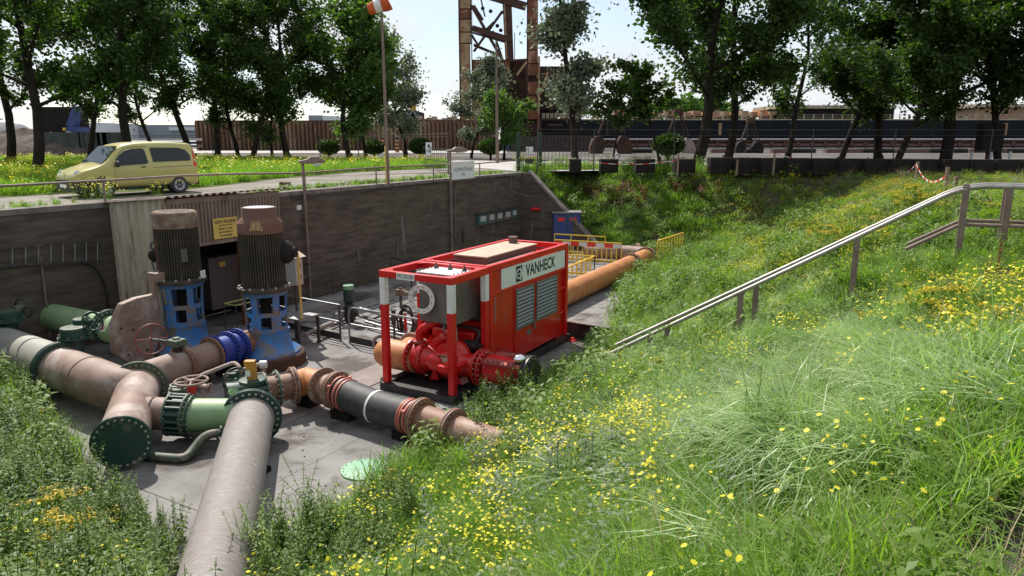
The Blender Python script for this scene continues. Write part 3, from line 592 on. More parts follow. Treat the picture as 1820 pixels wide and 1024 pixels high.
mb = MB(); mb.box(V((am.x-.04, am.y-.105, -2.8)), (.1, .01, .12)); mb.build('label_plate', M['white'], bv)
sp = thing('brown_spool', (o1.x, o1.y, -3.8), 'short dusty brown flanged pipe between the green valve and the orange bend', 'pipe')
pipe(sp, [v0+dv*.3, o1+dv*.18], .28, M['pipe_rust'], 30)
flange(sp, v0+dv*.52, dv, .40, M['dustgreen'], .045, 18); 
ob = thing('orange_bend', (o2.x, o2.y, -3.8), 'orange mitred pipe bend with rusty bolted flanges, left of the rubber hose', 'pipe')
p1 = o1+dv*.2; pk = o2; p3 = o3; dq = (at(740, 742, ZO)-at(620, 703, ZO)).normalized()
flange(ob, p1, dv, .405, M['pipe_rust'], .05, 20, True)
mb = MB(); mb.tube([p1, p1.lerp(pk, .8), pk], .295, 30); mb.build('elbow', M['pipe_orange'], ob)
mb = MB(); mb.tube([pk-dq*.05, pk, p3], .295, 30); mb.ball(pk, .296, 24); mb.build('elbow', M['pipe_orange'], ob)
flange(ob, p3, dq, .405, M['pipe_rust'], .045, 20)
pipe(ob, [p3, p3+dq*.42], .285, M['pipe_rust'], 30); hs = p3+dq*.44
flange(ob, hs, dq, .41, M['pipe_rust'], .05, 20, True)
he = at(748, 744, ZO-.05); dq = (he-hs).normalized()
rh = thing('rubber_hose', (hs.x, hs.y, -3.8), 'thick black rubber hose with salmon clamps and one pale band', 'hose')
N_ = 22; mid = []; 
for i in range(N_+1):
    t = i/N_; mid.append(hs.lerp(he, t)+Z*(-.07*math.sin(math.pi*t)))
pipe(rh, mid, [.30+(.035*math.sin(min(1, t*5)*math.pi/2)*math.sin(min(1, (1-t)*5)*math.pi/2)) for t in [i/N_ for i in range(N_+1)]], M['rubber'], 36, name='hose')
def band(parent, t, r, w, m, name='hose_clamp', **k):
    c = hs.lerp(he, t)+Z*(-.07*math.sin(math.pi*t)); mb = MB(); mb.lathe(c-dq*w/2, dq, [(0, r-.02), (0, r), (w, r), (w, r-.02)], 36, True); return mb.build(name, m, parent, **k)
for t in (.05, .105, .885, .93): band(rh, t, .345, .045, M['clamp'])
band(rh, .15, .35, .03, M['clamp']); band(rh, .86, .35, .03, M['clamp'])
band(rh, .50, .343, .06, M['redwhite_w'], 'marking_band', label='pale band round the middle of the hose')
for t in (.05, .93):
    c = hs.lerp(he, t)+Z*(-.07*math.sin(math.pi*t)); x_, y_, d_ = frame_of(dq)
    for a in (.6, 2.4, 4.3): mb = MB(); q = c+(x_*math.cos(a)+y_*math.sin(a))*.36; mb.box(q, (.06, .09, .06)); mb.build('clamp_bolt', M['clamp'], rh)
flange(rh, he, dq, .41, M['pipe_rust'], .05, 20, True)
bp = thing('brown_pipe', (he.x, he.y, -3.8), 'short rusty brown pipe between the rubber hose and the bank', 'pipe')
pipe(bp, [he, he+dq*1.0], .285, M['pipe_rust'], 30); flange(bp, he+dq*.82, dq, .40, M['pipe_rust'], .05, 20, True); pipe(bp, [he+dq*.85, he+dq*2.0], .28, M['pipe_rust'], 30)
for t in (.0, .75): saddle(rh, hs.lerp(he, t)+dq*.2, .5, -3.72)
saddle(ob, pk, .4, -3.72)
# ---- small valves and pipework between
sv = thing('wheel_valve', at(340, 700, -3.9), 'small valve with a flat pink handwheel behind the ribbed coupling', 'valve')
hwc = at(340, 677, -3.0); mb = MB(); mb.cyl(hwc, V((hwc.x, hwc.y, -3.7)), .03, 8); mb.lathe(V((hwc.x, hwc.y, -3.35)), Z, [(0, .05), (.2, .1), (.3, .06)], 12); mb.build('stem', M['redink'], sv)
handwheel(sv, hwc, Z, .31, M['pipe_pink'], 5, .028); mb = MB(); mb.box(V((hwc.x, hwc.y, -3.75)), (.5, .5, .1), PIT); mb.cyl(V((hwc.x-.2, hwc.y, -3.7)), V((hwc.x-.2, hwc.y, -3.4)), .1, 12); mb.build('body', M['dustgreen'], sv)
sp2 = thing('small_pink_pipe', at(380, 670, -3.3), 'thin pink pipe slanting up towards the orange actuator', 'pipe')
pipe(sp2, soft([at(322, 690, -3.3), at(355, 668, -3.0), at(416, 644, -2.9), at(426, 652, -2.9), at(428, 690, -3.6)], .12, 4), .042, M['pipe_pink'], 10)
pipe(sp2, soft([at(398, 668, -3.2), at(440, 655, -3.05), at(468, 645, -3.0), at(470, 668, -3.4), at(468, 690, -3.9)], .08, 4), .045, M['pipe_pink'], 10)
mb = MB(); q = at(467, 648, -3.0); mb.cyl(q-V((.06, 0, 0)), q+V((.08, .02, 0)), .085, 14); mb.build('cap', M['redwhite_w'], sp2)
gv = thing('wheel_valve', at(418, 705, -3.9), 'small dark valve with an upright green handwheel left of the orange actuator', 'valve')
q = at(420, 676, -3.15); handwheel(gv, q, (W*.9-U*.5), .27, M['dkgreen'], 3, .018)
mb = MB(); mb.cyl(q, q-(W*.9-U*.5)*.2, .03, 8); mb.lathe(V(q)-(W*.9-U*.5)*.25-Z*.75, Z, [(0, .12), (.3, .14), (.5, .08), (.7, .12), (.85, .1)], 14); mb.build('body', M['dkgreen'], gv)
mb = MB(); mb.cyl(at(408, 700, -3.5), at(416, 696, -3.1), .08, 14); mb.build('flange', M['ltgreen'], gv)
tv = thing('wheel_valve', at(378, 695, -3.9), 'tiny brown valve low on the floor between the two handwheels', 'valve')
q = at(372, 690, -3.5); handwheel(tv, q, W, .1, M['pipe_pink'], 4, .014); mb = MB(); mb.cyl(q, q-W*.3, .07, 10); mb.cyl(q-W*.2, q-W*.2-Z*.45, .05, 8); mb.build('body', M['pipe_pink'], tv)
lv = thing('lever_valve', at(322, 700, -3.9), 'grimy flanged lever valve beside the ribbed coupling', 'valve')
q = at(318, 692, -3.4); mb = MB(); mb.cyl(q-Z*.4, q+Z*.0, .09, 12); mb.cyl(q, q+Z*.04, .2, 18); mb.build('body', M['dustgreen'], lv); mb = MB(); mb.torus(q+Z*.1, Z, .16, .018, 20, 6); mb.build('handwheel', M['galv'], lv); mb = MB(); mb.cyl(q+Z*.04, q+Z*.12, .03, 8); mb.build('stem', M['galv'], lv)
# ================================================================ right pump's discharge line
ZD = -3.33
d0, d1 = at(262, 668, ZD), at(455, 604, ZD); dd = (d1-d0).normalized(); Ld = (d1-d0).length
def dpos(px): # along the line by photo x
    lo, hi = 0., 1.
    for _ in range(30):
        m_ = (lo+hi)/2; p = d0.lerp(d1, m_); q = p-CAM; dep = q.y*CP-q.z*SP; x = 910+F_PX*q.x/dep
        if x < px: lo = m_
        else: hi = m_
    return d0.lerp(d1, lo)
dl_ = thing('pump_discharge_pipe', (d0.x, d0.y, -3.9), 'flanged brown pipe run from the header up to the right blue pump', 'pipe')
pipe(dl_, [d0, dpos(325)], .335, M['pipe_pink'], 32, label='pink end of the run')
flange(dl_, dpos(326), dd, .445, M['pipe_rust'], .05, 22, True, M['darkbolt'])
pipe(dl_, [dpos(330), dpos(378)], .32, M['pipe_pink'], 32)
flange(dl_, dpos(376), dd, .44, M['pipe_rust'], .05, 22, False, M['darkbolt'])
pipe(dl_, [dpos(425), dpos(450)], .32, M['pipe_rust'], 32)
flange(dl_, dpos(451), dd, .44, M['blue'], .05, 22, True)
mb = MB(); q = dpos(437)+Z*.32; mb.tube(soft([q-dd*.2, q-dd*.2+Z*.13, q+dd*.12+Z*.13, q+dd*.12], .05, 3), .018, 6); mb.build('lifting_handle', M['rustdark'], dl_)
nc = thing('blue_coupling', (dpos(400).x, dpos(400).y, -3.9), 'navy blue ribless coupling with three bolted flanges in the brown pump line', 'coupling')
pipe(nc, [dpos(380), dpos(408)], .355, M['navy'], 32, name='body'); pipe(nc, [dpos(408), dpos(424)], .34, M['navy'], 32, name='body')
for px in (381, 406, 423): flange(nc, dpos(px), dd, .455, M['navy'], .05, 22, False, M['galv'])
saddle(dl_, dpos(350), .5, -3.68); saddle(nc, dpos(400), .5, -3.68)
wv = thing('wheel_valve', (dpos(330).x, dpos(330).y, -3.9), 'large thin red-brown handwheel valve in front of the octagonal gate valve', 'valve')
q = at(293, 605, -2.72); mb = MB(); mb.cyl(V((dpos(318).x, dpos(318).y, -3.2)), V((dpos(318).x, dpos(318).y, -2.82)), .1, 14); mb.build('stem', M['rustdark'], wv)
g_ = V((dpos(318).x, dpos(318).y, -2.78)); mb = MB(); mb.box(g_+Z*.0, (.34, .3, .16), PIT); mb.cyl(g_+Z*.08, g_+Z*.12, .09, 12); mb.build('gear_housing', M['dustgreen'], wv, bev=.02)
wc = at(269, 603, -2.78); ax_ = (W*1.0-U*.25).normalized(); mb = MB(); mb.cyl(g_, wc, .03, 8); mb.build('gear_shaft', M['dustgreen'], wv)
handwheel(wv, wc, ax_, .36, mat('red_brown_wheel', (.22, .06, .05), .55), 4, .017, a0=.1)
# ---- second header and octagonal gate valve
sh = thing('green_pipe', at(180, 610, -3.6), 'light green pipe behind the header, leading into the octagonal gate valve', 'pipe')
oc = at(240, 590, -2.92)-W*.12
g1 = oc+W*.02; g0 = oc-W*5.0; g0.z = g1.z = -2.98; pipe(sh, [g0, g1], .36, M['ltgreen'], 30); flange(sh, oc-W*.95, W, .45, M['dkgreen'], .05, 20, True)
dsg = (g1-g0).normalized(); c = oc-W*.6-U*.40+Z*.12; t_ = MB(); 
nx_, ny_, nd_ = frame_of((W*.55-U*.8+Z*.3)); t_.box(c, (.16, .2, .004), (nx_, ny_, nd_)); tg = thing('no_entry_tag', c, 'white tag with a red crossed-out circle on the green pipe', 'sign'); t_.build('tag', M['panelwhite'], tg)
mb = MB(); mb.torus(c+nd_*.006, nd_, .062, .008, 20, 6); mb.bar(c+nd_*.006-(nx_+ny_)*.04, c+nd_*.006+(nx_+ny_)*.04, .012); mb.build('symbol', M['redink'], tg)
gt = thing('octagonal_gate_valve', at(245, 650, -3.9), 'large flat octagonal brown gate valve standing upright left of the left blue pump', 'valve')
oc = at(240, 590, -2.92)-W*.12; poly = []
for (a, b) in [(-.60, -.38), (-.60, .30), (-.30, .78), (.10, .86), (.62, .86), (.62, -.30), (.30, -.76), (-.25, -.80)]: poly.append(oc+U*a+Z*b)
mb = MB(); mb.prism(poly, W*.22); mb.build('body', M['pipe_pink'], gt, bev=.02)
mb = MB(); [mb.cyl(oc+W*.22+U*a+Z*b, oc+W*.24+U*a+Z*b, .03, 8) for a, b in ((-.1, .1), (.2, -.5), (-.4, .2), (-.3, -.5))]; mb.build('bolts', M['rustdark'], gt)['kind'] = 'stuff'
ya = atu(283, 520, oc.dot(U)+.62); 
for du in (.66, .98): mb = MB(); mb.box(oc+U*du+W*.1+Z*.3, (.12, .1, 1.9), PIT); mb.build('yoke_post', M['pipe_pink'], gt)
mb = MB(); mb.box(oc+U*.86+W*.12+Z*1.28, (.36, .52, .24), PIT); mb.build('yoke_head', M['pipe_pink'], gt, bev=.02)
mb = MB(); mb.cyl(oc+U*.82+W*.1-Z*.5, oc+U*.82+W*.1+Z*1.45, .028, 8); mb.build('spindle', M['galv'], gt)
mb = MB(); mb.cyl(oc+U*.84+W*.1+Z*1.4, oc+U*.84+W*.1+Z*2.25, .03, 8); tag(mb.build('rusty_tube', M['rust'], loc=oc+U*.84+Z*1.4), 'thin rusty upright tube between the cream sheet wall and the left motor', 'tube')
# ================================================================ the two vertical pumps
def vpump(u, v, label, r, ztop, zf, cone, mb_base, motor_r, capm, zcap, lant=(-3.08, -2.0), px_lab=None, base_r=.93, rb=.62):
    c = G(u, v, -4); t = thing('vertical_pump', c, label, 'pump', 'vertical pumps')
    P = lambda z: V((c.x, c.y, z))
    if base_r: mb = MB(); mb.lathe(P(-4.02), Z, [(0, base_r), (.30, base_r), (.33, base_r-.03)], 40); mb.build('base_plinth', M['rustdark'], t)
    zl0, zl1 = lant
    mb = MB(); mb.lathe(P(-3.69), Z, [(0, rb*1.32), (.06, rb*1.30), (.16, rb*1.02), (.30, rb*.92), (zl0+3.69-.05, rb*.86), (zl0+3.69, rb*.9)], 40); b = mb.build('pump_body', M['blue'], t)
    bolts(b, P(-3.63), Z, rb*1.22, 14, M['darkbolt'], .03, .03)
    # lantern: ring, six legs with windows, ring
    H_ = zl1-zl0; mb = MB(); n = 60; ro, ri = rb*.84, rb*.76; wins = 6
    lv_ = [0, .10, .40, .50, .90, 1.0]
    def solid(k, j): 
        a = (k % (n//wins))/(n//wins)
        if j in (0, 2, 4): return True
        if j == 1: return not (.2 < a < .75)
        return not (.12 < a < .82)
    for j in range(5):
        for k in range(n):
            if not solid(k, j): continue
            a0_, a1_ = 2*math.pi*k/n+.25, 2*math.pi*(k+1)/n+.25
            fl = lambda z: 1+.18*max(0, (z-.75)/.25)**2
            vs = []
            for z in (lv_[j], lv_[j+1]):
                for rr_ in (ri, ro):
                    for a in (a0_, a1_): vs.append(P(zl0+H_*z)+V((math.cos(a), math.sin(a), 0))*rr_*fl(z))
            mb.add(vs, [(2, 3, 7, 6), (0, 4, 5, 1), (0, 2, 6, 4), (1, 5, 7, 3), (0, 1, 3, 2), (4, 6, 7, 5)])
    o = mb.build('lantern', M['blue'], t)
    mb = MB(); mb.cyl(P(zl0-.1), P(zl1), rb*.22, 14); mb.build('shaft_housing', M['dark'], t)
    mb = MB(); mb.lathe(P(zl1), Z, [(0, motor_r*1.18), (.03, motor_r*1.22), (.10, motor_r*1.22), (.11, motor_r*1.12)], 44); f = mb.build('motor_flange', M['motor'], t)
    bolts(f, P(zl1+.12), Z, motor_r*1.13, 12, M['bolt'], .03, .03)
    mb = MB(); mb.cyl(P(zl1+.1), P(zcap), motor_r*.88, 36); mb.build('motor_body', M['motor'], t)
    nf = 52; fin = MB(); fin.box(V((motor_r*.93, 0, (zcap-zl1-.16)/2)), (motor_r*.16, .02, zcap-zl1-.16)); fme = fin.mesh('fin', M['motor'], smooth=False)
    for k in range(nf): put(fme, 'fin', t, P(zl1+.15)-OFF[t.name], (0, 0, 2*math.pi*k/nf))
    mb = MB()
    for k in range(4):
        a = k*math.pi/2+.5; d = V((math.cos(a), math.sin(a), 0)); s_ = V((-d.y, d.x, 0)); p = P(zl1+.1); mb.prism([p+d*motor_r*.9-s_*.02, p+d*motor_r*1.15-s_*.02, p+d*motor_r*.9+Z*.22-s_*.02], s_*.04)
        mb.build('gusset', M['motor'], t); mb = MB()
    if cone: pr = [(0, motor_r*1.03), (.26, motor_r*1.03), (.265, motor_r*1.025), (.40, motor_r*.79), (.405, motor_r*.785), (ztop-zcap-.02, motor_r*.79), (ztop-zcap, motor_r*.77)]
    else: pr = [(0, motor_r*1.04), (ztop-zcap-.08, motor_r*1.04), (ztop-zcap-.03, motor_r*1.0), (ztop-zcap, motor_r*.9)]
    mb = MB(); mb.lathe(P(zcap), Z, pr, 40); mb.build('fan_cowl', capm, t)
    mb = MB(); mb.lathe(P(ztop-.005), Z, [(0, motor_r*.7), (.012, motor_r*.68)], 30); mb.build('fan_grille', M['galv'] if cone else M['motor'], t)
    return t, P
pr_, PR = vpump(12.62, -14.45, 'right blue vertical pump with taller motor and stepped rusty cowl', .55, .12, 0, True, None, .545, M['motorcap2'], -.52, (-3.08, -2.02))
mb = MB(); mb.cyl(dpos(452), PR(ZD), .36, 28); mb.build('nozzle', M['blue'], pr_)
c = PR(-1.05)+(W*.6+U*.5).normalized()*.62; dW = (W*.75+U*.35).normalized()
mb = MB(); mb.lathe(c-dW*.12, dW, [(0, .30), (.14, .30), (.2, .26), (.3, .14), (.36, .14)], 24); mb.build('terminal_box', M['dark'], pr_)
# warning triangle on the cowl
tc_ = PR(-.30)+(W*.62-U*.78).normalized()*.567; nd = (W*.62-U*.78).normalized(); sx = V((-nd.y, nd.x, 0)); sx = sx if sx.x > 0 else -sx
mb = MB(); mb.prism([tc_-sx*.16-Z*.12, tc_+sx*.16-Z*.12, tc_+sx*.10+Z*.12, tc_-sx*.10+Z*.12], nd*.006); mb.build('warning_label', mat('pale_orange_label', (.46, .28, .15), .6), pr_)
mb = MB()
for a, b in (((-.02, .08), (.03, .01)), ((.03, .01), (-.02, -.01)), ((-.02, -.01), (.01, -.09)), ((-.12, -.1), (-.07, .1)), ((.12, -.1), (.07, .1)), ((-.07, .1), (.07, .1)), ((-.12, -.1), (.12, -.1))): mb.bar(tc_+sx*a[0]+Z*a[1]+nd*.01, tc_+sx*b[0]+Z*b[1]+nd*.01, .014, .006)
mb.build('warning_symbol', M['ink'], pr_)
plp, PL = vpump(11.75, -16.6, 'left blue vertical pump with shorter motor and flat beige cowl', .55, 0, 0, False, None, .53, M['motorcap'], -.42, (-2.98, -1.86), base_r=0, rb=.60)
mb = MB(); mb.lathe(PL(-4.0), Z, [(0, .8), (.3, .8)], 30); mb.build('base_plinth', M['rustdark'], plp)
c = PL(-1.1)+(W*.8-U*.3).normalized()*.55; mb = MB(); mb.box(c, (.05, .16, .34), PIT); mb.build('name_plate', M['tankgrey'], plp)
c = PL(-1.66)+(W*.85+U*.4).normalized()*.62; mb = MB(); mb.box(c, (.03, .14, .2), PIT); mb.build('label_plate', M['panelwhite'], plp)
mb = MB(); c = PL(-1.15)+(-W*.8-U*.5).normalized()*.56; mb.ball(c, .2, 12); mb.build('terminal_box', M['dark'], plp)
run('hanging_cable', soft([PL(-.8)-W*.55-U*.3, PL(-.9)-W*.68-U*.3, PL(-1.5)-W*.66-U*.3, PL(-1.9)-W*.6-U*.2], .2), .03, M['galv'], 'pale cable hanging at the left side of the left motor', 'cable')
# ================================================================ platform, control box, railings in the pit
tb = thing('step_platform', at(540, 640, -4), 'small dark steel platform with legs behind the right blue pump', 'platform')
t0, t1, t2, t3 = at(497, 566, -3.1), at(555, 562, -3.1), at(540, 549, -3.1), at(490, 552, -3.1)
u0_, u1_ = 13.6, 14.35; v0_, v1_ = -14.25, -13.35
cT = at(528, 561, -3.15); cu_, cv_ = cT.dot(U), cT.dot(W)
mb = MB(); mb.gbox(cu_-.4, cu_+.4, cv_-.5, cv_+.45, -3.18, -3.13); mb.build('grating', M['galv'], tb)
for a in (-.38, .38):
    for b in (-.47, .42): mb = MB(); mb.gbox(cu_+a-.035, cu_+a+.035, cv_+b-.035, cv_+b+.035, -4, -3.18); mb.build('leg', M['raildark'], tb)
for a in (-.38, .38): mb = MB(); mb.gbox(cu_+a-.02, cu_+a+.02, cv_-.44, cv_+.39, -3.75, -3.71); mb.build('cross_bar', M['raildark'], tb)
yb = thing('control_box', at(527, 560, -3.1), 'pale grey control box with peaked roof beside a yellow pole', 'control box')
c = aty(523, 478, (G(cu_+.5, cv_-.1)).y); mb = MB(); mb.box(c-Z*.05, (.40, .28, .82), PIT); mb.build('case', mat('grey_white_case', (.38, .37, .35), .5), yb, bev=.01)
mb = MB(); mb.prism([c+Z*.36+W*.28-U*.22, c+Z*.36-W*.25-U*.22, c+Z*.54-W*.12-U*.22], U*.44); mb.build('roof', M['beige'], yb)
for z_ in (.12, -.22): mb = MB(); mb.box(c+Z*z_-U*.0+W*.205, (.02, .1, .12), PIT); mb.build('switch', M['rust'], yb)
mb = MB(); mb.cyl(c-Z*.46, V((c.x, c.y, -4)), .04, 8); mb.build('pole', M['raildark'], yb)
yp = aty(536, 640-77, (G(cu_-.35, cv_+.3)).y); y2 = aty(527, 450, yp.y); mb = MB(); mb.cyl(V((yp.x, yp.y, -3.13)), V((yp.x, yp.y, y2.z)), .035, 8)
tag(mb.build('yellow_pole', M['signyellow'], loc=(yp.x, yp.y, -3.13)), 'yellow pole standing on the small platform, in front of the control box', 'pole')
rf = thing('pit_railing', at(690, 612, -4), 'steel railing with black kick board in front of the green motor', 'railing')
def rail_run(t, pts, zt, zm, posts, r=.028, m='galv', board=True, pm='raildark', bend=False):
    a, b = pts[0], pts[-1]
    tops = [V((p.x, p.y, zt)) for p in pts]; 
    if bend: tops = soft([V((a.x, a.y, -4))]+tops, .25, 5)
    mb = MB(); mb.tube(tops, r, 8); mb.build('top_tube', M[m], t)
    mb = MB(); mb.tube([V((p.x, p.y, zm)) for p in pts], r*.9, 8); mb.build('mid_tube', M[m], t)
    for s in posts: q = a.lerp(b, s); mb = MB(); mb.cyl(V((q.x, q.y, -4)), V((q.x, q.y, zt)), r*1.1, 8); mb.build('post', M[pm], t)
    if board: mb = MB(); mb.bar(V((a.x, a.y, -3.88)), V((b.x, b.y, -3.88)), .012, .2); mb.build('kick_board', M['black'], t)
ra, rb_, rc, rd = at(512, 585, -4), at(607, 606, -4), at(622, 610, -4), at(790, 646, -4)
rail_run(rf, [ra-(rb_-ra)*.4, rb_], -2.92, -3.42, [.99, .0])
rg = thing('pit_railing', rc, 'steel railing with a bent end carrying the cable coil, left of the red unit', 'railing')
rail_run(rg, [rc, rd], -2.92, -3.42, [.5, .99], bend=True)
rw_ = thing('pit_railing', G(20, -18.3, -4), 'dark railing near the long wall, turning out at its far end', 'railing')
qa, qb, qc = G(15.9, -18.1, -4), G(22.5, -18.3, -4), G(22.0, -16.9, -4)
rail_run(rw_, [qa, qb], -2.9, -3.4, [.0, .48, 1.], m='raildark', board=False); rail_run(rw_, [qb, qc, qc+(qc-qb)*1.2], -2.9, -3.4, [.46], m='raildark', board=False)
kb = MB(); kb.gbox(15.9, 24, -18.35, -17.3, -4, -3.78); tag(kb.build('concrete_plinth', M['concrete'], loc=G(20, -18, -4)), 'low concrete plinth along the foot of the long wall', 'plinth')
sb = thing('steel_skirt_beam', at(1040, 600, -4), 'black steel beam with pale top edge right of the red unit', 'beam')
q0, q1 = at(1005, 598, -4), at(1085, 612, -4); mb = MB(); mb.bar(q0+Z*.24, q1+Z*.24, .1, .48); mb.build('web', M['black'], sb); mb = MB(); mb.bar(q0+Z*.5, q1+Z*.5, .26, .03); mb.build('top_flange', M['cap'], sb)
# green motor and skid pipes behind the railing
gm = thing('green_motor', at(620, 572, -4), 'small vertical dark green motor with pale green cap behind the railing', 'motor')
q = at(622, 572, -4); mb = MB(); mb.lathe(V((q.x, q.y, -3.35)), Z, [(0, .14), (.05, .17), (.42, .17), (.44, .16)], 18); mb.build('motor_body', M['dkgreen'], gm)
mb = MB(); mb.lathe(V((q.x, q.y, -2.91)), Z, [(0, .175), (.12, .175), (.14, .15)], 18); mb.build('fan_cowl', M['plategreen'], gm)
mb = MB(); mb.lathe(V((q.x, q.y, -4)), Z, [(0, .12), (.1, .2), (.5, .2), (.6, .12), (.65, .16)], 14); mb.ball(V((q.x+.15, q.y, -3.7)), .14, 10); mb.build('pump_body', M['black'], gm)
fr = thing('pipe_frame', at(590, 585, -4), 'low welded frame carrying a pipe, left of the green motor', 'frame')
f0, f1 = at(588, 582, -3.95), at(625, 566, -3.95); mb = MB(); mb.bar(f0+Z*.05, f1+Z*.05, .07, .1); mb.bar(f0+Z*.35+U*.2, f1+Z*.35, .06, .06); mb.build('rail', M['galv'], fr)
for t in (.05, .5): p = f0.lerp(f1, t); mb = MB(); mb.bar(p+Z*.05, p+Z*.4+U*.15, .05); mb.build('strut', M['galv'], fr)
pipe(fr, [at(540, 596, -3.7), at(590, 574, -3.7)], .075, M['pipe_conc'], 12)
sk = thing('skid_pipes', at(680, 580, -4), 'tangle of small dark pipes and valves on the floor behind the front red post', 'pipework')
for k, (a, b, r_) in enumerate([((640, 548), (760, 585), .05), ((632, 560), (750, 596), .04), ((650, 572), (720, 592), .045), ((655, 545), (700, 532), .03), ((700, 560), (760, 552), .035), ((650, 572), (690, 556), .04)]):
    pipe(sk, [at(*a, -3.8), at(*b, -3.8)], r_, M['raildark'] if k % 2 else M['galv'], 8)
for px, py in ((680, 560), (742, 590), (700, 580), (762, 560)):
    q = at(px, py, -3.85); mb = MB(); mb.cyl(q, q+Z*.5, .07, 10); mb.ball(q+Z*.25, .12, 10); mb.torus(q+Z*.52, Z, .1, .015, 14, 5); mb.build('valve', M['raildark'], sk)
ac = thing('valve_actuator', at(714, 540, -4), 'small pale brown actuator standing behind the front left red post', 'actuator')
q = at(712, 548, -4); q = aty(712, 520, q.y); mb = MB(); mb.box(q, (.34, .2, .22), PIT); mb.cyl(q+W*.15, q+W*.4, .09, 12); mb.cyl(q+Z*.1, q+Z*.18, .06, 10); mb.build('housing', M['motorcap'], ac, bev=.02); mb = MB(); mb.cyl(q-Z*.1, V((q.x, q.y, -4)), .05, 8); mb.build('stem', M['raildark'], ac)
cc_ = thing('cable_coil', at(720, 590, -3.4), 'coil of thick black cables hung over the railing left of the red unit', 'cable coil')
q = at(722, 570, -3.35); dr_ = (rd-rc).normalized(); nrm_ = V((dr_.y, -dr_.x, 0))
for k in range(9):
    mb = MB(); pts = []; rx, rz = .22+.05*random.random()+(.12 if k > 6 else 0), .40+.09*random.random()
    for j in range(29):
        a = 2*math.pi*j/28; pts.append(q+dr_*(rx*math.cos(a)+.03*k*.3)+Z*(rz*math.sin(a)-.02*k+.05)+nrm_*(.05*math.sin(a+k)+.02*k-.06))
    mb.tube(pts, .02, 6, False); mb.build('cable_loop', M['black'], cc_)
mb = MB(); mb.cyl(q+Z*.2-dr_*.05, q-Z*.3-dr_*.02, .045, 8); mb.build('plug', M['redink'], cc_)
run('bent_pipe', soft([at(665, 618, -3.98), at(665, 600, -3.7)+Z*.02, at(690, 596, -3.7), at(720, 604, -3.7)], .15), .06, M['pipe_conc'], 'grey bent pipe end rising from the floor left of the red unit', 'pipe', 12)
# ================================================================ orange suction pipe ends by the red unit
oe = thing('orange_pipe_end', at(670, 660, -3.9), 'orange pipe with rounded end behind the front left red post', 'pipe')
u_s = 13.3
s0 = G(u_s+.05, -10.1, -3.42); s1 = G(u_s+.05, -11.35, -3.42)
mb = MB(); mb.lathe(s0, (s1-s0), [(0, .36), (.85, .36), (1.02, .345), (1.16, .29), (1.25, .19), (1.29, .05)], 34); mb.build('pipe', M['pipe_orange'], oe)
mb = MB(); mb.cyl(G(u_s+1.0, -11.0, -3.5), G(u_s+.3, -10.7, -3.44), .3, 26); mb.build('branch_pipe', M['pipe_orange'], oe); flange(oe, G(u_s+.95, -10.98, -3.5), U, .4, M['pipe_rust'], .05, 18, True)
# ================================================================ THE RED PUMP UNIT
u0, u1, vl, vr, zb, zt = 12.45, 18.4, -10.48, -8.47, -4.0, -1.12
ru = thing('red_pump_unit', G(15, -9.3, -4), 'red skid-mounted pump unit with open front frame and white VANHECK panel', 'pump unit')
um = 14.17; b_ = .15
mb = MB(); mb.gbox(u0-.05, u1+.1, vr-.12, vr+.06, zb, zb+.2); mb.build('skid_beam', M['black'], ru, bev=.01)
mb = MB(); mb.gbox(u0-.05, u1+.1, vl-.06, vl+.12, zb, zb+.2); mb.build('skid_beam', M['black'], ru, bev=.01)
for a in (u0-.04, um, u1-.1): mb = MB(); mb.gbox(a, a+.2, vl+.12, vr-.12, zb+.01, zb+.19); mb.build('skid_cross_beam', M['black'], ru)
mb = MB(); mb.gbox(u0+.1, u1, vl+.12, vr-.12, zb+.08, zb+.11); mb.build('skid_floor', M['black'], ru)
def post(u, v, z0_, z1_, white=True, bb=b_):
    mb = MB(); zw = -1.92; mb.gbox(u, u+bb, v-bb if v > -9.3 else v, v if v > -9.3 else v+bb, z0_, zw if white else z1_)
    o = mb.build('corner_post', M['redbeam'], ru, bev=.008)
    if white: mb = MB(); mb.gbox(u, u+bb, v-bb if v > -9.3 else v, v if v > -9.3 else v+bb, zw, z1_); mb.build('white_section', M['white'], o, bev=.008)
for v in (vl, vr): post(u0, v, zb+.2, zt-.16); post(um-.32, v, zb+.2, zt-.16)
for v, s in ((vl, 1), (vr, -1)):
    mb = MB(); mb.gbox(u0-.003, um-.17, v, v+s*b_, zt-.162, zt); mb.build('top_beam', M['redbeam'], ru, bev=.008)
    mb = MB(); mb.gbox(um-.13, u1, v+s*.001, v+s*(b_-.02), zt-.13, zt+.012); mb.build('top_beam', M['redbeam'], ru, bev=.008)
for a, zz in ((u0-.002, 0), (um-.32, 0), (um-.12, .01), (u1-.13, .01)):
    mb = MB(); mb.gbox(a, a+b_-.03, vl+b_-.01, vr-b_+.01, zt-.155+zz, zt-.004+zz); mb.build('top_cross_beam', M['redbeam'], ru, bev=.008)
for (a, v, sa, sv_) in ((u0+.12, vl+b_, 1, 1), (u0+.12, vr-b_, 1, -1), (um-.32, vl+b_, -1, 1), (um-.32, vr-b_, -1, -1), (um, vl+b_, 1, 1), (um, vr-b_, 1, -1), (u1-.13, vl+b_, -1, 1), (u1-.13, vr-b_, -1, -1)):
    mb = MB(); mb.prism([G(a, v, zt-.03), G(a+sa*.18, v, zt-.03), G(a, v+sv_*.18, zt-.03)], Z*.02); mb.build('corner_gusset', M['redbeam'], ru)
pl_ = thing_plate = None
c = G(u0-.008, (vl*.62+vr*.38), zt-.085); mb = MB(); mb.box(c, (.50, .008, .15), PIT); mb.build('number_plate', M['panelwhite'], ru)
text('PSC350-204', 'lettering', c-U*.006, W, Z, .10, M['ink'], ru, sx=.86*.72, bold=.0)
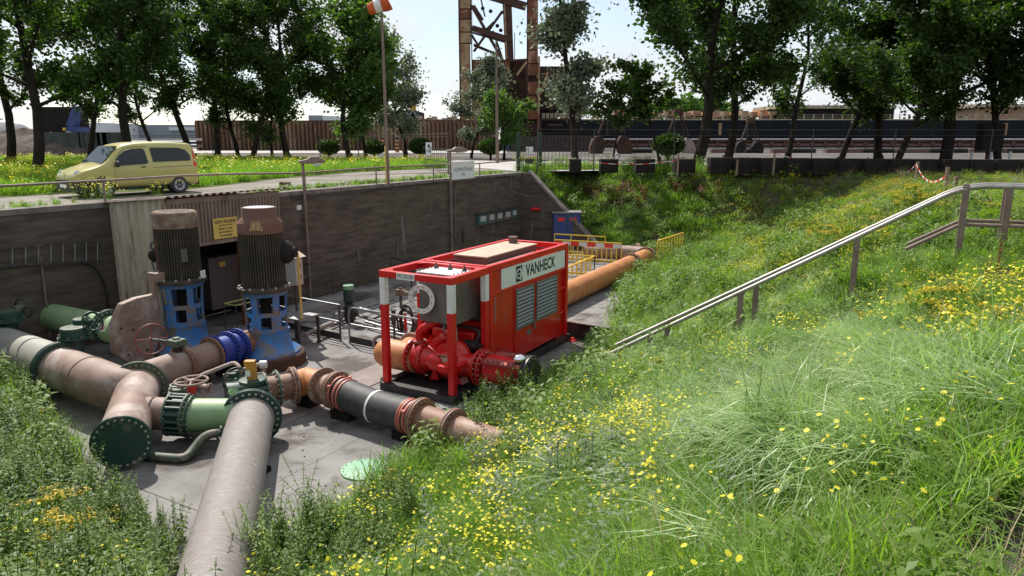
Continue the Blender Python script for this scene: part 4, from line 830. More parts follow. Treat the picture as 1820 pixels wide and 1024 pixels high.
# body: side panels
zr = zt-.20
mb = MB(); mb.gbox(um-.12, um+.03, vr-.15, vr-.005, zb+.2, zt-.13); mb.build('corner_post', M['redbeam'], ru, bev=.006)
mb = MB(); mb.gbox(u1-.13, u1, vr-.15, vr, zb+.2, zt-.13); mb.build('corner_post', M['redbeam'], ru, bev=.006)
mb = MB(); mb.gbox(um-.12, um+.03, vl, vl+.13, zb+.2, zt-.13); mb.build('corner_post', M['redbeam'], ru, bev=.006)
mb = MB(); mb.gbox(u1-.13, u1, vl, vl+.13, zb+.2, zt-.13); mb.build('corner_post', M['redbeam'], ru, bev=.006)
ub = um+.03; ue = u1-.13
mb = MB(); mb.gbox(ub+.02, 15.24, vr-.09, vr-.045, zb+.2, zt-.15); mb.build('side_panel', M['red'], ru)
mb = MB(); mb.gbox(ub, ue, vr-.10, vr-.02, zt-.73, zt-.655); mb.build('side_rail', M['redbeam'], ru, bev=.006)
mb = MB(); mb.gbox(14.62, ue-.06, vr-.04, vr-.022, zt-.65, zt-.15); npn = mb.build('name_panel', M['panelwhite'], ru)
cP = G(16.42, vr-.020, zt-.41)
text('VANHECK', 'lettering', cP+U*.30+Z*.01, U, Z, .30, M['ink'], ru, sx=.86, bold=.02)
lgc = cP-U*.92+Z*.01; mb = MB(); mb.box(lgc, (.006, .32, .40), PIT); mb.build('logo_block', M['ink'], ru)
mb = MB(); mb.lathe(lgc+W*.004-U*.02, W, [(0, .10), (.0, .135), (.008, .135), (.008, .10)], 24, True); mb.box(lgc+W*.008+U*.07, (.006, .035, .34), PIT)
for k in (-1, 0, 1): mb.box(lgc+W*.008+U*.12+Z*.07*k, (.006, .05, .03), PIT)
mb.box(lgc+W*.0085-U*.02, (.006, .09, .03), PIT); mb.build('logo_mark', M['panelwhite'], ru)
mb = MB(); mb.gbox(ub+.02, ue-.01, vl+.03, vl+.07, zb+.2, zt-.17); mb.build('side_panel', M['red'], ru)
mb = MB(); mb.gbox(u1-.11, u1-.06, vl+.1, vr-.1, zb+.2, zt-.17); mb.build('end_panel', M['red'], ru)
mb = MB(); mb.gbox(um+.35, u1-.1, vl+.1, vr-.1, zt-.27, zt-.22); mb.build('roof_panel', M['red'], ru)
# doors with louvres
dz0, dz1 = zb+.28, zt-.74
spans = [(15.25, 16.34), (16.36, 17.74)]
slat = MB(); 
for i, (a, b) in enumerate(spans):
    mb = MB(); mb.gbox(a, b, vr-.07, vr-.025, dz0, dz1); d_ = mb.build('door', M['red'], ru, bev=.006)
    la, lb = a+.12, b-.11; lz0, lz1 = zb+1.08, dz1-.09
    mb = MB(); mb.gbox(la-.03, lb+.03, vr-.024, vr-.018, lz0-.03, lz1+.03); mb.build('louvre_backing', M['dark'], d_)
    for (x0, x1, z0_, z1_) in ((la-.05, la, lz0-.05, lz1+.05), (lb, lb+.05, lz0-.05, lz1+.05), (la, lb, lz0-.05, lz0), (la, lb, lz1, lz1+.05)):
        mb = MB(); mb.gbox(x0, x1, vr-.02, vr+.012, z0_, z1_); mb.build('louvre_frame', M['galv'], d_)
    n = 10; sl_ = MB(); sl_.box(V((0, 0, 0)), ((lb-la)*.995, .012, .064)); sme = sl_.mesh('slat', M['slat'], smooth=False)
    rz = math.atan2(U.y, U.x)
    for k in range(n):
        z = lz0+(k+.5)*(lz1-lz0)/n; o = put(sme, 'slat', d_, G((la+lb)/2, vr-.004, z)-OFF[d_.name], (R(-24), 0, rz))
for sp__ in spans:
    for z__ in (.5, 1.4):
        mb = MB(); hu = sp__[0]+.03 if sp__ is spans[0] else sp__[1]-.03; mb.cyl(G(hu, vr-.01, zb+z__), G(hu, vr-.01, zb+z__+.12), .018, 8); mb.build('door_hinge', M['redbeam'], ru)
mb = MB(); mb.box(G(spans[0][1]-.05, vr+.005, zb+1.0), (.05, .05, .25), PIT); mb.build('door_latch', M['galv'], ru)
mb = MB(); mb.box(G(spans[0][1]-.3, vr-.018, zb+.83), (.008, .22, .14), PIT); mb.build('label_plate', M['galv'], ru)
mb = MB(); mb.gbox(spans[1][1]+.02, ue, vr-.12, vr-.09, zb+.2, zt-.73); mb.build('side_panel', M['red'], ru)
for z in (.9, 1.6): mb = MB(); mb.gbox(spans[1][1]+.01, ue, vr-.088, vr-.03, zb+z, zb+z+.05); mb.build('rib', M['redbeam'], ru)
mb = MB(); mb.gbox(spans[1][1], spans[1][1]+.04, vr-.088, vr-.02, zb+.2, zt-.73); mb.build('rib', M['redbeam'], ru)
# silencer box on the roof
mb = MB(); mb.gbox(um+.75, u1-.8, vl+.42, vr-.62, zt-.215, zt+.03); sb_ = mb.build('silencer_box', M['brownbox'], ru)
mb = MB(); mb.gbox(um+.72, u1-.78, vl+.40, vr-.60, zt+.03, zt+.06); mb.build('silencer_lid', M['beige'], ru)
mb = MB(); mb.gbox(um+.3, u1-1.2, vr-.5, vr-.26, zt-.215, zt-.10); mb.build('roof_duct', M['roofbrown'], ru)
mb = MB(); mb.cyl(G(u1-1.0, vl+.75, zt-.2), G(u1-1.0, vl+.75, zt+.24), .13, 14); mb.build('exhaust_stub', M['brownbox'], ru)
# front bulkhead: louvre grille, beams
mb = MB(); mb.gbox(um+.22, um+.27, vl+.1, vr-.1, zb+1.0, zt-.3); mb.build('bulkhead', M['reddirt'], ru)
mb = MB(); mb.gbox(um+.10, um+.2, vl+.12, vr-.14, zb+1.30, zb+1.45); mb.build('bulkhead_beam', M['redbeam'], ru)
mb = MB(); mb.gbox(um+.06, um+.14, vl+.12, vr-.14, zt-.72, zt-.64); mb.build('bulkhead_beam', M['redbeam'], ru)
sl_ = MB(); sl_.box(V((0, 0, 0)), (1.95, .012, .11)); sme = sl_.mesh('slat', M['slat'], smooth=False)
for k in range(9):
    z = zb+1.52+k*.082; put(sme, 'slat', ru, G(um+.17, (vl+vr)/2, z)-OFF[ru.name], (R(-38), 0, math.atan2(W.y, W.x)))
mb = MB(); mb.gbox(um+.08, um+.1, vr-.30, vr-.18, zb+.75, zt-.7); mb.build('cable_tray', M['galv'], ru)
# tank
mb = MB(); mb.gbox(um-1.05, um+.12, vl+.62, vr-.38, zb+1.62, zt-.10); tk = mb.build('water_tank', M['tankgrey'], ru, bev=.02)
mb = MB(); mb.gbox(um-1.08, um+.05, vl+.59, vr-.36, zt-.10, zt-.08); tl = mb.build('tank_lid', M['panelwhite'], ru)
mb = MB()
for k in range(14): mb.cyl(G(um-1.02+.16*(k % 7), (vl+.64) if k < 7 else vr-.42, zt-.09), G(um-1.02+.16*(k % 7), (vl+.64) if k < 7 else vr-.42, zt-.05), .02, 6)
mb.build('bolts', M['darkbolt'], tl)['kind'] = 'stuff'
for v in (-9.75, -9.35, -8.95): mb = MB(); mb.prism([G(um-.6, v, zt-.08), G(um-.42, v, zt-.08), G(um-.51, v, zt+.06)], W*.03); mb.build('lifting_eye', M['darkbolt'], ru)
# white ring flange hanging at the tank
rc_ = G(um-1.13, -9.72, -1.83); mb = MB(); mb.lathe(rc_, -U+W*.12, [(0, .235), (0, .345), (.04, .345), (.04, .235)], 40, True); rg_ = mb.build('spare_flange', M['white'], ru)
bolts(rg_, rc_-U*.035, -U+W*.12, .29, 12, M['darkbolt'], .016, .008)
# engine end under the tank
mb = MB(); mb.gbox(um-.35, um+.5, vl+.45, vr-.35, zb+.55, zb+1.28); mb.build('engine_housing', M['red'], ru, bev=.04)
mb = MB(); q = G(um-.42, -8.82, zb+.98); mb.cyl(q-W*.12, q+W*.20, .15, 18); mb.cyl(q-W*.25, q-W*.12, .12, 14); mb.cyl(q+W*.2, q+W*.26, .09, 12); mb.build('alternator', M['black'], ru)
run_pts = soft([G(um-.4, -8.7, zb+1.1), G(um-.3, -8.62, zb+1.35), G(um-.3, -9.3, zb+1.42), G(um-.2, -9.9, zb+1.3)], .2)
mb = MB(); mb.tube(run_pts, .035, 8); mb.build('engine_hose', M['rubber'], ru)
mb = MB(); mb.gbox(u0+.15, um-.32, vr-.15, vr-.03, zb+.72, zb+.84); mb.build('side_rail', M['redbeam'], ru, bev=.006)
mb = MB(); mb.gbox(u0-.03, u0+.3, vr-.42, vr-.14, zb+.72, zb+.86); mb.build('bracket', M['redbeam'], ru, bev=.006)
mb = MB(); mb.gbox(um-.7, um-.3, vr-.75, vr-.35, zb+.6, zb+.68); mb.build('engine_mount', M['red'], ru)
# the pump itself: suction left, volute, discharge right
za = -3.33; uc = u0+.85
fl = lambda v, r_=.42, n=18, p=False: flange(ru, G(uc, v-.12, za), W, r_, M['red'], .05, n, p)
fl(-10.08); fl(-9.72, p=True)
mb = MB(); mb.lathe(G(uc, -10.1, za), W, [(0, .33), (.2, .35), (.38, .33), (.62, .27), (.75, .36)], 32); mb.build('suction_pipe', M['red'], ru)
mb = MB(); mb.lathe(G(uc-.26, -9.12, za+.08), U, [(0, .2), (.04, .38), (.14, .45), (.36, .47), (.52, .42), (.6, .26)], 36); mb.build('volute', M['red'], ru)
mb = MB(); mb.torus(G(uc+.0, -9.12, za+.08), U, .36, .16, 36, 12); mb.build('volute_rim', M['red'], ru)
mb = MB(); mb.box(G(uc, -9.12, za+.05), (1.15, .42, .07), PIT); sf = mb.build('split_flange', M['red'], ru); 
mb = MB()
for k in range(9): mb.cyl(G(uc-.19, -9.62+.125*k, za+.02), G(uc-.19, -9.62+.125*k, za+.13), .02, 6)
mb.build('bolts', M['bolt'], sf)['kind'] = 'stuff'
mb = MB(); mb.lathe(G(uc-.2, -9.2, za+.12), -U, [(0, .26), (.15, .23), (.28, .17), (.30, .2), (.38, .2), (.40, .17), (.44, .1)], 26); mb.build('bearing_housing', M['red'], ru)
mb = MB(); mb.box(G(uc-.45, -9.05, za+.28), (.24, .2, .02), (W, U*.8-Z*.4+W*0, Z*.9)); mb.box(G(uc-.5, -8.98, za+.19), (.22, .03, .16), PIT); mb.build('name_plate', M['beige'], ru)
mb = MB(); mb.prism([G(uc-.12, -9.42, za), G(uc-.12, -9.66, zb+.2), G(uc-.12, -9.42, zb+.2)], U*.3); mb.build('foot', M['red'], ru)
mb = MB(); mb.prism([G(uc-.12, -9.02, za), G(uc-.12, -8.72, zb+.2), G(uc-.12, -8.98, zb+.2), G(uc-.12, -9.2, za-.1)], U*.3); mb.build('foot', M['red'], ru)
pts = soft([G(uc-.05, -9.98, za+.40), G(uc-.05, -9.98, za+.66), G(uc-.0, -9.72, za+.82), G(uc+.2, -9.2, za+1.08)], .22, 6)
mb = MB(); mb.tube(pts, .10, 16); mb.build('riser_pipe', M['red'], ru); flange(ru, G(uc-.05, -9.98, za+.40), Z, .17, M['reddirt'], .05, 8)
mb = MB(); mb.tube([G(uc+.2, -9.2, za+1.08), G(uc+.25, -9.12, za+1.1)], .13, 14); mb.build('clamp', M['black'], ru)
mb = MB(); mb.lathe(G(uc-.1, -9.5, za+.42), (W*.8+Z*.6), [(0, .2), (.03, .22), (.06, .12), (.3, .11), (.34, .14), (.42, .1)], 20); mb.build('priming_valve', M['red'], ru)
mb = MB(); mb.lathe(G(uc+.05, -9.2, za+.5), Z, [(0, .14), (.12, .12), (.2, .16), (.3, .1)], 18); mb.build('air_vent', M['red'], ru)
for du in (0, .16):
    mb = MB(); mb.tube(soft([G(uc+.2, -9.15, za+1.0), G(uc-.05, -9.25+du*2, za+.95), G(uc-.1, -9.25+du*2.4, za+.55)], .2, 5), .022, 8); mb.build('clear_hose', M['galv'], ru)
# discharge: flange, check valve box, black flange
mb = MB(); mb.lathe(G(uc, -8.75, za), W, [(0, .30), (.15, .27), (.62, .30)], 30); mb.build('discharge_pipe', M['red'], ru)
cvx = thing('check_valve', G(uc, -7.7, -4), 'dusty red box-shaped check valve with bolted lid and chrome dome, right of the unit', 'valve')
def flc(v, r_, m, p=False): return flange(cvx, G(uc, v-.12, za), W, r_, M[m], .05, 18, p)
flc(-8.18, .43, 'red'); flc(-8.05, .43, 'red')
mb = MB(); mb.lathe(G(uc, -8.05, za), W, [(0, .34), (1.0, .36)], 30); mb.build('barrel', M['red'], cvx)
mb = MB(); mb.gbox(uc-.38, uc+.38, -7.98, -7.1, za-.12, za+.26); mb.build('chest', M['red'], cvx, bev=.03)
mb = MB(); mb.gbox(uc-.44, uc+.44, -8.02, -7.06, za+.26, za+.31); ld_ = mb.build('lid', M['reddirt'], cvx)
mb = MB()
for k in range(8):
    for s in (-.4, .4): mb.cyl(G(uc+s, -7.97+.125*k, za+.30), G(uc+s, -7.97+.125*k, za+.345), .022, 6)
mb.build('bolts', M['darkbolt'], ld_)['kind'] = 'stuff'
mb = MB(); mb.ball(G(uc-.18, -7.18, za+.42), .14, 18, (1.1, 1.1, .75)); mb.build('dome', M['chrome'], cvx); mb = MB(); mb.cyl(G(uc-.18, -7.18, za+.2), G(uc-.18, -7.18, za+.38), .11, 14); mb.build('dome_base', M['black'], cvx)
mb = MB(); mb.box(G(uc+.05, -7.45, za+.36), (.2, .14, .1), PIT); mb.build('bracket', M['reddirt'], cvx)
mb = MB(); mb.gbox(uc-.40, uc-.375, -7.9, -7.2, za-.02, za+.02); mb.build('stiffener', M['reddirt'], cvx)
flange(cvx, G(uc, -7.02, za), W, .46, M['black'], .06, 18, True); mb = MB(); mb.cyl(G(uc, -7.0, za), G(uc, -6.9, za), .30, 26); mb.build('outlet_pipe', M['black'], cvx)
saddle(cvx, G(uc, -7.5), .4, -3.68)
cone = thing('floor_marker', at(1016, 605, -4), 'small red-orange cap on the floor at the rear corner of the red unit', 'cap')
q = at(1018, 606, -4); mb = MB(); mb.lathe(q, Z, [(0, .12), (.03, .12), (.04, .08), (.1, .05)], 14); mb.build('cap', M['redwhite_r'], cone)
# ---- green round plate on the floor
gpl = thing('round_cover_plate', at(640, 836, -4), 'pale green round bolted plate lying on the concrete floor', 'cover plate')
q = at(648, 836, -4); mb = MB(); mb.lathe(q, Z, [(0, .42), (.03, .42), (.035, .41)], 44); pg = mb.build('plate', M['plategreen'], gpl); bolts(pg, q+Z*.035, Z, .375, 18, M['darkbolt'], .016, .006)
# ================================================================ far orange pipe, brown pipe, yellow barriers
fo = thing('orange_pipe', at(1080, 510, -4), 'long orange pipe running away behind the red unit to the barrier', 'pipe')
p0_, p1_, p2_ = at(960, 543, -3.55), at(1085, 487, -3.55), at(1148, 458, -3.55); df = (p2_-p1_).normalized()
pipe(fo, [p0_-(p1_-p0_)*.2, p1_, p2_], .40, M['pipe_orange'], 30); flange(fo, at(1122, 470, -3.55), df, .5, M['pipe_rust'], .06, 20, True); flange(fo, p2_, df, .5, M['pipe_rust'], .06, 20, True)
fb = thing('brown_pipe', at(1120, 450, -4), 'brown pipe crossing behind the far end of the orange pipe', 'pipe')
q0, q1, q2 = p2_+df*.15, p2_+df*.9-U*0, at(1060, 446, -3.6); pipe(fb, soft([p2_+df*.1, p2_+df*.9, at(1120, 449, -3.55), at(1040, 447, -3.6)], .8), .34, M['pipe_pink'], 24)
for px in (1097, 1133): flange(fb, at(px, 448.5, -3.57), V((1, 0.05, 0)), .45, M['pipe_rust'], .07, 16, True)
def barrier(a, b, hgt, label, red=False, n=11):
    a, b = V((a.x, a.y, -4)), V((b.x, b.y, -4)); t = thing('plastic_barrier', a.lerp(b, .5), label, 'barrier', 'yellow barriers round the orange pipe'); d = (b-a).normalized()
    mb = MB(); mb.bar(a+Z*hgt, b+Z*hgt, .06, .05); mb.build('top_rail', M['yellow'], t)
    mb = MB(); mb.bar(a+Z*.12, b+Z*.12, .05, .08); mb.build('bottom_rail', M['yellow'], t)
    zc = hgt
    if red is not None:
        mb = MB(); mb.bar(a+Z*(hgt-.14), b+Z*(hgt-.14), .035, .2); mb.build('board', M['yellow'], t); zc = hgt-.24
    if red:
        L2 = (b-a).length; nn = 8; cn = V((d.y, -d.x, 0))*.022
        for k in range(nn): mb = MB(); mb.bar(a+d*(L2*(k+.02)/nn)+Z*(hgt-.14)+cn, a+d*(L2*(k+.98)/nn)+Z*(hgt-.14)+cn, .012, .19); mb.build('reflector_block', M['redwhite_r' if k % 2 == 0 else 'redwhite_w'], t)
    for k in range(n+1):
        q = a.lerp(b, k/n); mb = MB(); mb.bar(q+Z*.05, q+Z*zc, .07 if k not in (0, n) else .06, .04); mb.build('upright', M['yellow'], t)
barrier(at(1167, 476, -4), at(1212, 458, -4), 1.25, 'yellow plastic barrier at the far end of the orange pipe, half in the grass', None, 9)
barrier(at(985, 462, -4), at(1104, 470, -4), 1.0, 'yellow barrier with red and white blocks behind the orange pipe', True, 14)
barrier(at(985, 488, -4), at(1056, 492, -4), .9, 'plain yellow barrier just behind the red unit', None, 9)
barrier(at(1056, 492, -4), at(1000, 519, -4), .9, 'yellow barrier panel turned towards the red unit', None, 7)
barrier(at(985, 450, -4), at(1075, 456, -4), 1.0, 'thin yellow rail barrier farthest from the camera, before the blue cabinet', None, 3)
# ================================================================ stair handrails
def stair_rail(du, label, near):
    t = thing('stair_handrail', G(15.0+du, -2, -1), label, 'handrail')
    e = at(1086, 628, -2.98) if near else at(1094, 614, -2.95)
    k1 = aty(1690, 338, 13.2) if near else aty(1700, 329, 14.0)
    up = aty(1716, 331 if near else 327.5, 13.1 if near else 13.9)
    ex = up+(V((1, -.36, 0)).normalized())*5.0
    pts = soft([e, up, ex], .42, 8); mb = MB(); mb.tube(pts, .042, 12); mb.build('top_tube', M['railsteel'], t)
    gz = lambda p: float(hxy(p.x, p.y))
    pxs = (1156, 1317, 1524) if near else (1187, 1345)
    for px in pxs:
        lo, hi = 0., 1.
        for _ in range(30):
            m_ = (lo+hi)/2; p = e.lerp(up, m_); q = p-CAM; x = 910+F_PX*q.x/(q.y*CP-q.z*SP)
            if x < px: lo = m_
            else: hi = m_
        p = e.lerp(up, lo); mb = MB(); mb.box(V((p.x, p.y, p.z-.55)), (.11, .07, 1.1), PIT); mb.build('post', M['railbrown'], t)
    dx = (ex-up).normalized()
    for s in (.02, .70, 2.2, 2.9, 3.8): 
        p = up+dx*s; mb = MB(); mb.box(V((p.x, p.y, p.z-.75)), (.11, .07, 1.5), PIT); mb.build('post', M['railbrown'], t)
    mb = MB(); mb.tube(soft([e.lerp(up, .87)-Z*.7, up-Z*.70, ex-Z*.70], .1, 4), .036, 10); mb.build('mid_tube', M['railbrown'], t)
    return e, up
stair_rail(0, 'nearer of the two long steel stair handrails climbing the grass bank', True)
stair_rail(1, 'farther of the two long steel stair handrails climbing the grass bank', False)
ORD = ['first', 'second', 'third', 'fourth', 'fifth', 'sixth', 'seventh', 'eighth', 'ninth', 'tenth', 'eleventh', 'twelfth', 'thirteenth', 'fourteenth', 'fifteenth']
# ================================================================ CAR
def make_car():
    t = thing('parked_car', (0, 0, 0), 'pale yellow compact van parked on the track behind the low railing', 'car')
    yel = mat('pale_yellow_car_paint', (.46, .42, .13), .35, 0, (.41, .37, .12), 1, .5, coat=.5)
    blk = mat('black_bumper_plastic', (.02, .02, .022), .55)
    ST = [(0, .74, .60), (.05, .80, .70), (.18, .90, .80), (.5, 1.0, .86), (.92, 1.10, .89), (1.2, 1.40, .895), (1.45, 1.65, .9), (1.68, 1.77, .9), (2.1, 1.83, .9), (2.8, 1.85, .9), (3.5, 1.84, .9), (3.98, 1.81, .90), (4.10, 1.80, .895), (4.17, 1.76, .89), (4.22, 1.5, .885), (4.25, 1.0, .88)]
    def top(x):
        return float(np.interp(x, [s[0] for s in ST], [s[1] for s in ST]))
    def hw(x, z):
        w = float(np.interp(x, [s[0] for s in ST], [s[2] for s in ST])); zt = top(x); b = min(1.03, zt-.08)
        if z <= .45: return w*(.955+.045*z/.45)
        if z <= b: return w
        return w-.20*(z-b)/.7
    mb = MB(); n = 11; rows = []
    for x, zt, w in ST:
        zs = [.24, .42, .62, .85, min(1.03, zt-.08)] ; b = zs[-1]; k = zt-.10 if zt > 1.2 else b+.02
        zs = [z if z < b else b for z in zs]; pts = [(hw(x, z), z) for z in zs]
        pts += [(hw(x, (b+k)/2), (b+k)/2), (hw(x, k), k), (hw(x, k)-.05, k+(zt-k)*.62), (hw(x, k)*.72, zt-.012), (hw(x, k)*.35, zt), (0, zt)]
        rows.append([V((x, -p[0], p[1])) for p in pts]+[V((x, p[0], p[1])) for p in reversed(pts[:-1])])
    m_ = len(rows[0]); vs = [p for r_ in rows for p in r_]
    fs = [(i*m_+j, (i+1)*m_+j, (i+1)*m_+j+1, i*m_+j+1) for i in range(len(rows)-1) for j in range(m_-1)]
    fs += [tuple(range(m_)), tuple(reversed(range((len(rows)-1)*m_, len(rows)*m_)))]+[(i*m_, i*m_+m_-1, (i+1)*m_+m_-1, (i+1)*m_) for i in range(len(rows)-1)]
    mb.add(vs, fs); body = mb.build('body', yel, t); sd_ = body.modifiers.new('s', 'SUBSURF'); sd_.levels = sd_.render_levels = 1
    def side(poly, name, m, off=.012, s=-1, th=.004, par=t):
        pts = [V((x, s*(hw(x, z)+off), z)) for x, z in poly]; mb = MB(); mb.prism(pts, V((0, -s*th, 0))); return mb.build(name, m, par)
    win1 = [(1.30, 1.10), (1.34, 1.26), (1.46, 1.40), (1.66, 1.52), (1.95, 1.60), (2.28, 1.62), (2.36, 1.56), (2.40, 1.12), (2.3, 1.08), (1.38, 1.04)]
    win2 = [(2.58, 1.14), (2.55, 1.6), (2.62, 1.64), (3.6, 1.62), (3.86, 1.54), (3.98, 1.38), (4.0, 1.2), (3.92, 1.16)]
    for s in (-1, 1):
        side(win1, 'side_window', M['glass'], s=s, off=.016); side(win2, 'side_window', M['glass'], s=s, off=.016)
        mb = MB(); mb.box(V((2.20, s*.915, .98)), (.16, .03, .035)); mb.build('door_handle', blk, t, bev=.008)
        mb = MB(); mb.bar(V((1.55, s*.905, .62)), V((3.2, s*.905, .62)), .03, .05); mb.build('side_moulding', M['brownbox'], t)
        for pts in ([(1.22, .40), (1.24, 1.05), (1.36, 1.36), (1.7, 1.62), (2.1, 1.68), (2.44, 1.68)], [(2.46, .36), (2.46, 1.68)], [(2.55, .95), (4.0, .98)]):
            mb = MB(); mb.tube([V((x, s*(hw(x, z)+.003), z)) for x, z in pts], .006, 5); mb.build('door_seam', blk, t)
        mb = MB(); mb.lathe(V((.16, s*.60, .80)), V((-.80, s*.5, .35)), [(-.05, .10), (.03, .12), (.055, .09), (.065, .0)], 20); o = mb.build('headlight', M['lampglass'], t)
        side([(4.06, .95), (4.12, 1.55), (4.16, 1.5), (4.2, .95)], 'tail_light', M['redink'], s=s, off=.012)
        mb = MB(); mb.ball(V((1.3, s*1.0, 1.1)), .11, 12, (.7, 1, 1)); mb.build('wing_mirror', blk, t)
        for wx in (.86, 3.46):
            mb = MB(); mb.cyl(V((wx, s*.60, .36)), V((wx, s*.885, .36)), .36, 28); mb.build('wheel_arch', blk, t)
            mb = MB(); c = V((wx, s*.72, .305)); mb.lathe(c, V((0, s, 0)), [(0, .2), (0, .29), (.03, .305), (.16, .305), (.2, .29), (.205, .21), (.16, .2)], 32, True); w_ = mb.build('wheel', M['rubber'], t)
            mb = MB(); mb.lathe(c, V((0, s, 0)), [(.10, .20), (.195, .205), (.20, .19), (.17, .17), (.16, .04), (.185, .03)], 28); r_ = mb.build('hub_cap', mat('silver_hub', (.42, .42, .43), .4, 0) if 'silver_hub' not in bpy.data.materials else bpy.data.materials['silver_hub'], w_)
            mb = MB()
            for k in range(6): a = k*math.pi/3; mb.bar(c+V((math.cos(a)*.07, s*.19, math.sin(a)*.07)), c+V((math.cos(a)*.15, s*.19, math.sin(a)*.15)), .035, .012)
            mb.build('spokes', M['dark'], w_)
    mb = MB(); mb.prism([V((.93, -.74, 1.125)), V((.93, .74, 1.125)), V((1.50, .64, 1.675)), V((1.50, -.64, 1.675))], V((-.016, 0, .02))); mb.build('windscreen', M['glass'], t)
    mb = MB(); mb.prism([V((.86, -.76, 1.085)), V((.86, .76, 1.085)), V((.95, .74, 1.145)), V((.95, -.74, 1.145))], V((-.006, 0, .018))); mb.build('scuttle', blk, t)
    bp_ = MB(); pr = [(-.06, .0), (-.05, .55), (.04, .72), (.24, .84), (.50, .90)]
    for (z0, z1) in ((.22, .44), (.44, .60)):
        vs = []
        for x, y in pr: vs += [V((x, -y, z0)), V((x, -y, z1))]
        for x, y in reversed(pr[1:]): pass
        L2 = [V((x, -y, z)) for z in (z0, z1) for x, y in pr]; R2 = [V((x, y, z)) for z in (z0, z1) for x, y in pr]; k = len(pr)
        bp_.add(L2, [(i, i+1, k+i+1, k+i) for i in range(k-1)]); bp_.add(R2, [(i, i+1, k+i+1, k+i) for i in range(k-1)])
        bp_.add([V((x, s*y, z1)) for s in (-1, 1) for x, y in pr]+[V((.5, 0, z1))], [tuple(range(k))+(2*k,), tuple(range(k, 2*k))+(2*k,)])
    bp_.build('front_bumper', blk, t)
    mb = MB(); mb.box(V((4.24, 0, .45)), (.1, 1.66, .34)); mb.build('rear_bumper', blk, t, bev=.03)
    mb = MB(); mb.box(V((-.068, 0, .40)), (.012, .46, .11)); mb.build('number_plate', M['white'], t)
    mb = MB(); e = V((.02, 0, .78)); mb.prism([e+V((0, -.05, 0)), e+V((0, 0, -.08)), e+V((0, .05, 0)), e+V((0, 0, .08))], V((-.02, 0, 0))); mb.build('badge', M['chrome'], t)
    mb = MB(); mb.box(V((2.2, 0, .28)), (3.6, 1.5, .12)); mb.build('underbody', blk, t)
    return t
car = make_car(); a_ = R(54); hd = V((math.cos(a_), math.sin(a_), 0))     # local +x points to the rear
fw = at(187, 351); rt = Matrix.Rotation(a_, 3, 'Z'); car.scale = (.94,)*3; car.location = fw-(rt @ V((.86, -.8, 0)))*.94; car.rotation_euler = (0, 0, a_)
# ================================================================ TREES
def tree_meshes(seed, H, cb, cr, tr, nleaf, ls, leaf, lean=(0, 0), fork=0., flat=.75, open_=.0, clump=.55):
    rg = random.Random(seed); ng = np.random.default_rng(seed); mb = MB(); clumps = []
    tips = []
    def branch(p, d, L_, r, depth):
        n = 5 if depth else 8; pts = [p]; dd = d.normalized()
        for i in range(n):
            dd = (dd+V((rg.gauss(0, .10), rg.gauss(0, .10), rg.gauss(0, .06)+(.05 if depth else .0)))).normalized(); pts.append(pts[-1]+dd*(L_/n))
        mb.tube(pts, [max(.012, r*(1-.8*i/n)) for i in range(n+1)], 7 if depth == 0 else 5)
        if depth >= 1:
            for i in range(2, n+1):
                clumps.append((pts[i], (.35+.65*rg.random())*(1 if depth > 1 else .8))); clumps.append((pts[i-1].lerp(pts[i], rg.random()), .2+.8*rg.random()))
        if depth == 2: return
        kids = (rg.randint(9, 12) if depth == 0 else rg.randint(4, 6))
        for k in range(kids):
            f = (cb/H*.85+(1-cb/H*.85)*((k+rg.random()*.8)/kids)) if depth == 0 else .3+.7*(k+rg.random())/kids
            i = min(n-1, int(f*n)); q = pts[i].lerp(pts[i+1], f*n-i if f*n-i < 1 else 1)
            a = rg.random()*6.283 if depth else k*2.4+rg.random(); up_ = rg.uniform(.25, .75) if depth == 0 else rg.uniform(-.1, .6)
            sd2 = V((math.cos(a), math.sin(a), up_)).normalized()
            if depth: sd2 = (sd2*.8+dd*.7).normalized()
            shape = math.sin(math.pi*min(.97, max(.12, (f-cb/H*.7)/(1.02-cb/H*.7)*.8+.2))) if depth == 0 else 1
            Lc = cr*(.55+.55*rg.random())*shape if depth == 0 else L_*(.35+.3*rg.random())
            branch(q, sd2, max(.6, Lc), r*(.42 if depth == 0 else .5)*(1-.4*f), depth+1)
    mb.lathe(V((0, 0, -.3)), Z, [(0, tr*1.5), (.35, tr*1.25), (.9, tr*1.02)], 10)
    branch(V((0, 0, 0)), V((lean[0], lean[1], 1)), H*.93, tr, 0)
    C_ = np.array([tuple(c) for c, s in clumps]); S_ = np.array([s for c, s in clumps])
    keep = ng.random(len(C_)) > open_; C_ = C_[keep]; S_ = S_[keep]
    idx = ng.choice(len(C_), nleaf, p=S_/S_.sum()); g = ng.normal(0, 1, (nleaf, 3)); g *= (clump*(.35+1.0*(ng.random(len(C_))**1.5)[idx]))[:, None]; g[:, 2] *= flat
    c = C_[idx]+g
    a = ng.normal(0, 1, (nleaf, 3)); a[:, 2] *= .55; a /= np.linalg.norm(a, axis=1)[:, None]
    b = np.cross(a, ng.normal(0, 1, (nleaf, 3))); b /= np.linalg.norm(b, axis=1)[:, None]
    s = ls*(.6+.8*ng.random(nleaf))[:, None]; w = s*.36
    vv = np.stack([c-a*s*.5, c+b*w, c+a*s*.5, c-b*w], 1).reshape(-1, 3); ff = np.arange(nleaf*4).reshape(-1, 4)
    tone = np.repeat(np.clip(ng.normal(.5, .3, len(C_))[idx]*.7+ng.random(nleaf)*.5, 0, 1), 4)
    return mb.mesh('trunk', M['bark']), np_mesh('crown', vv, ff, M[leaf], tone=tone)
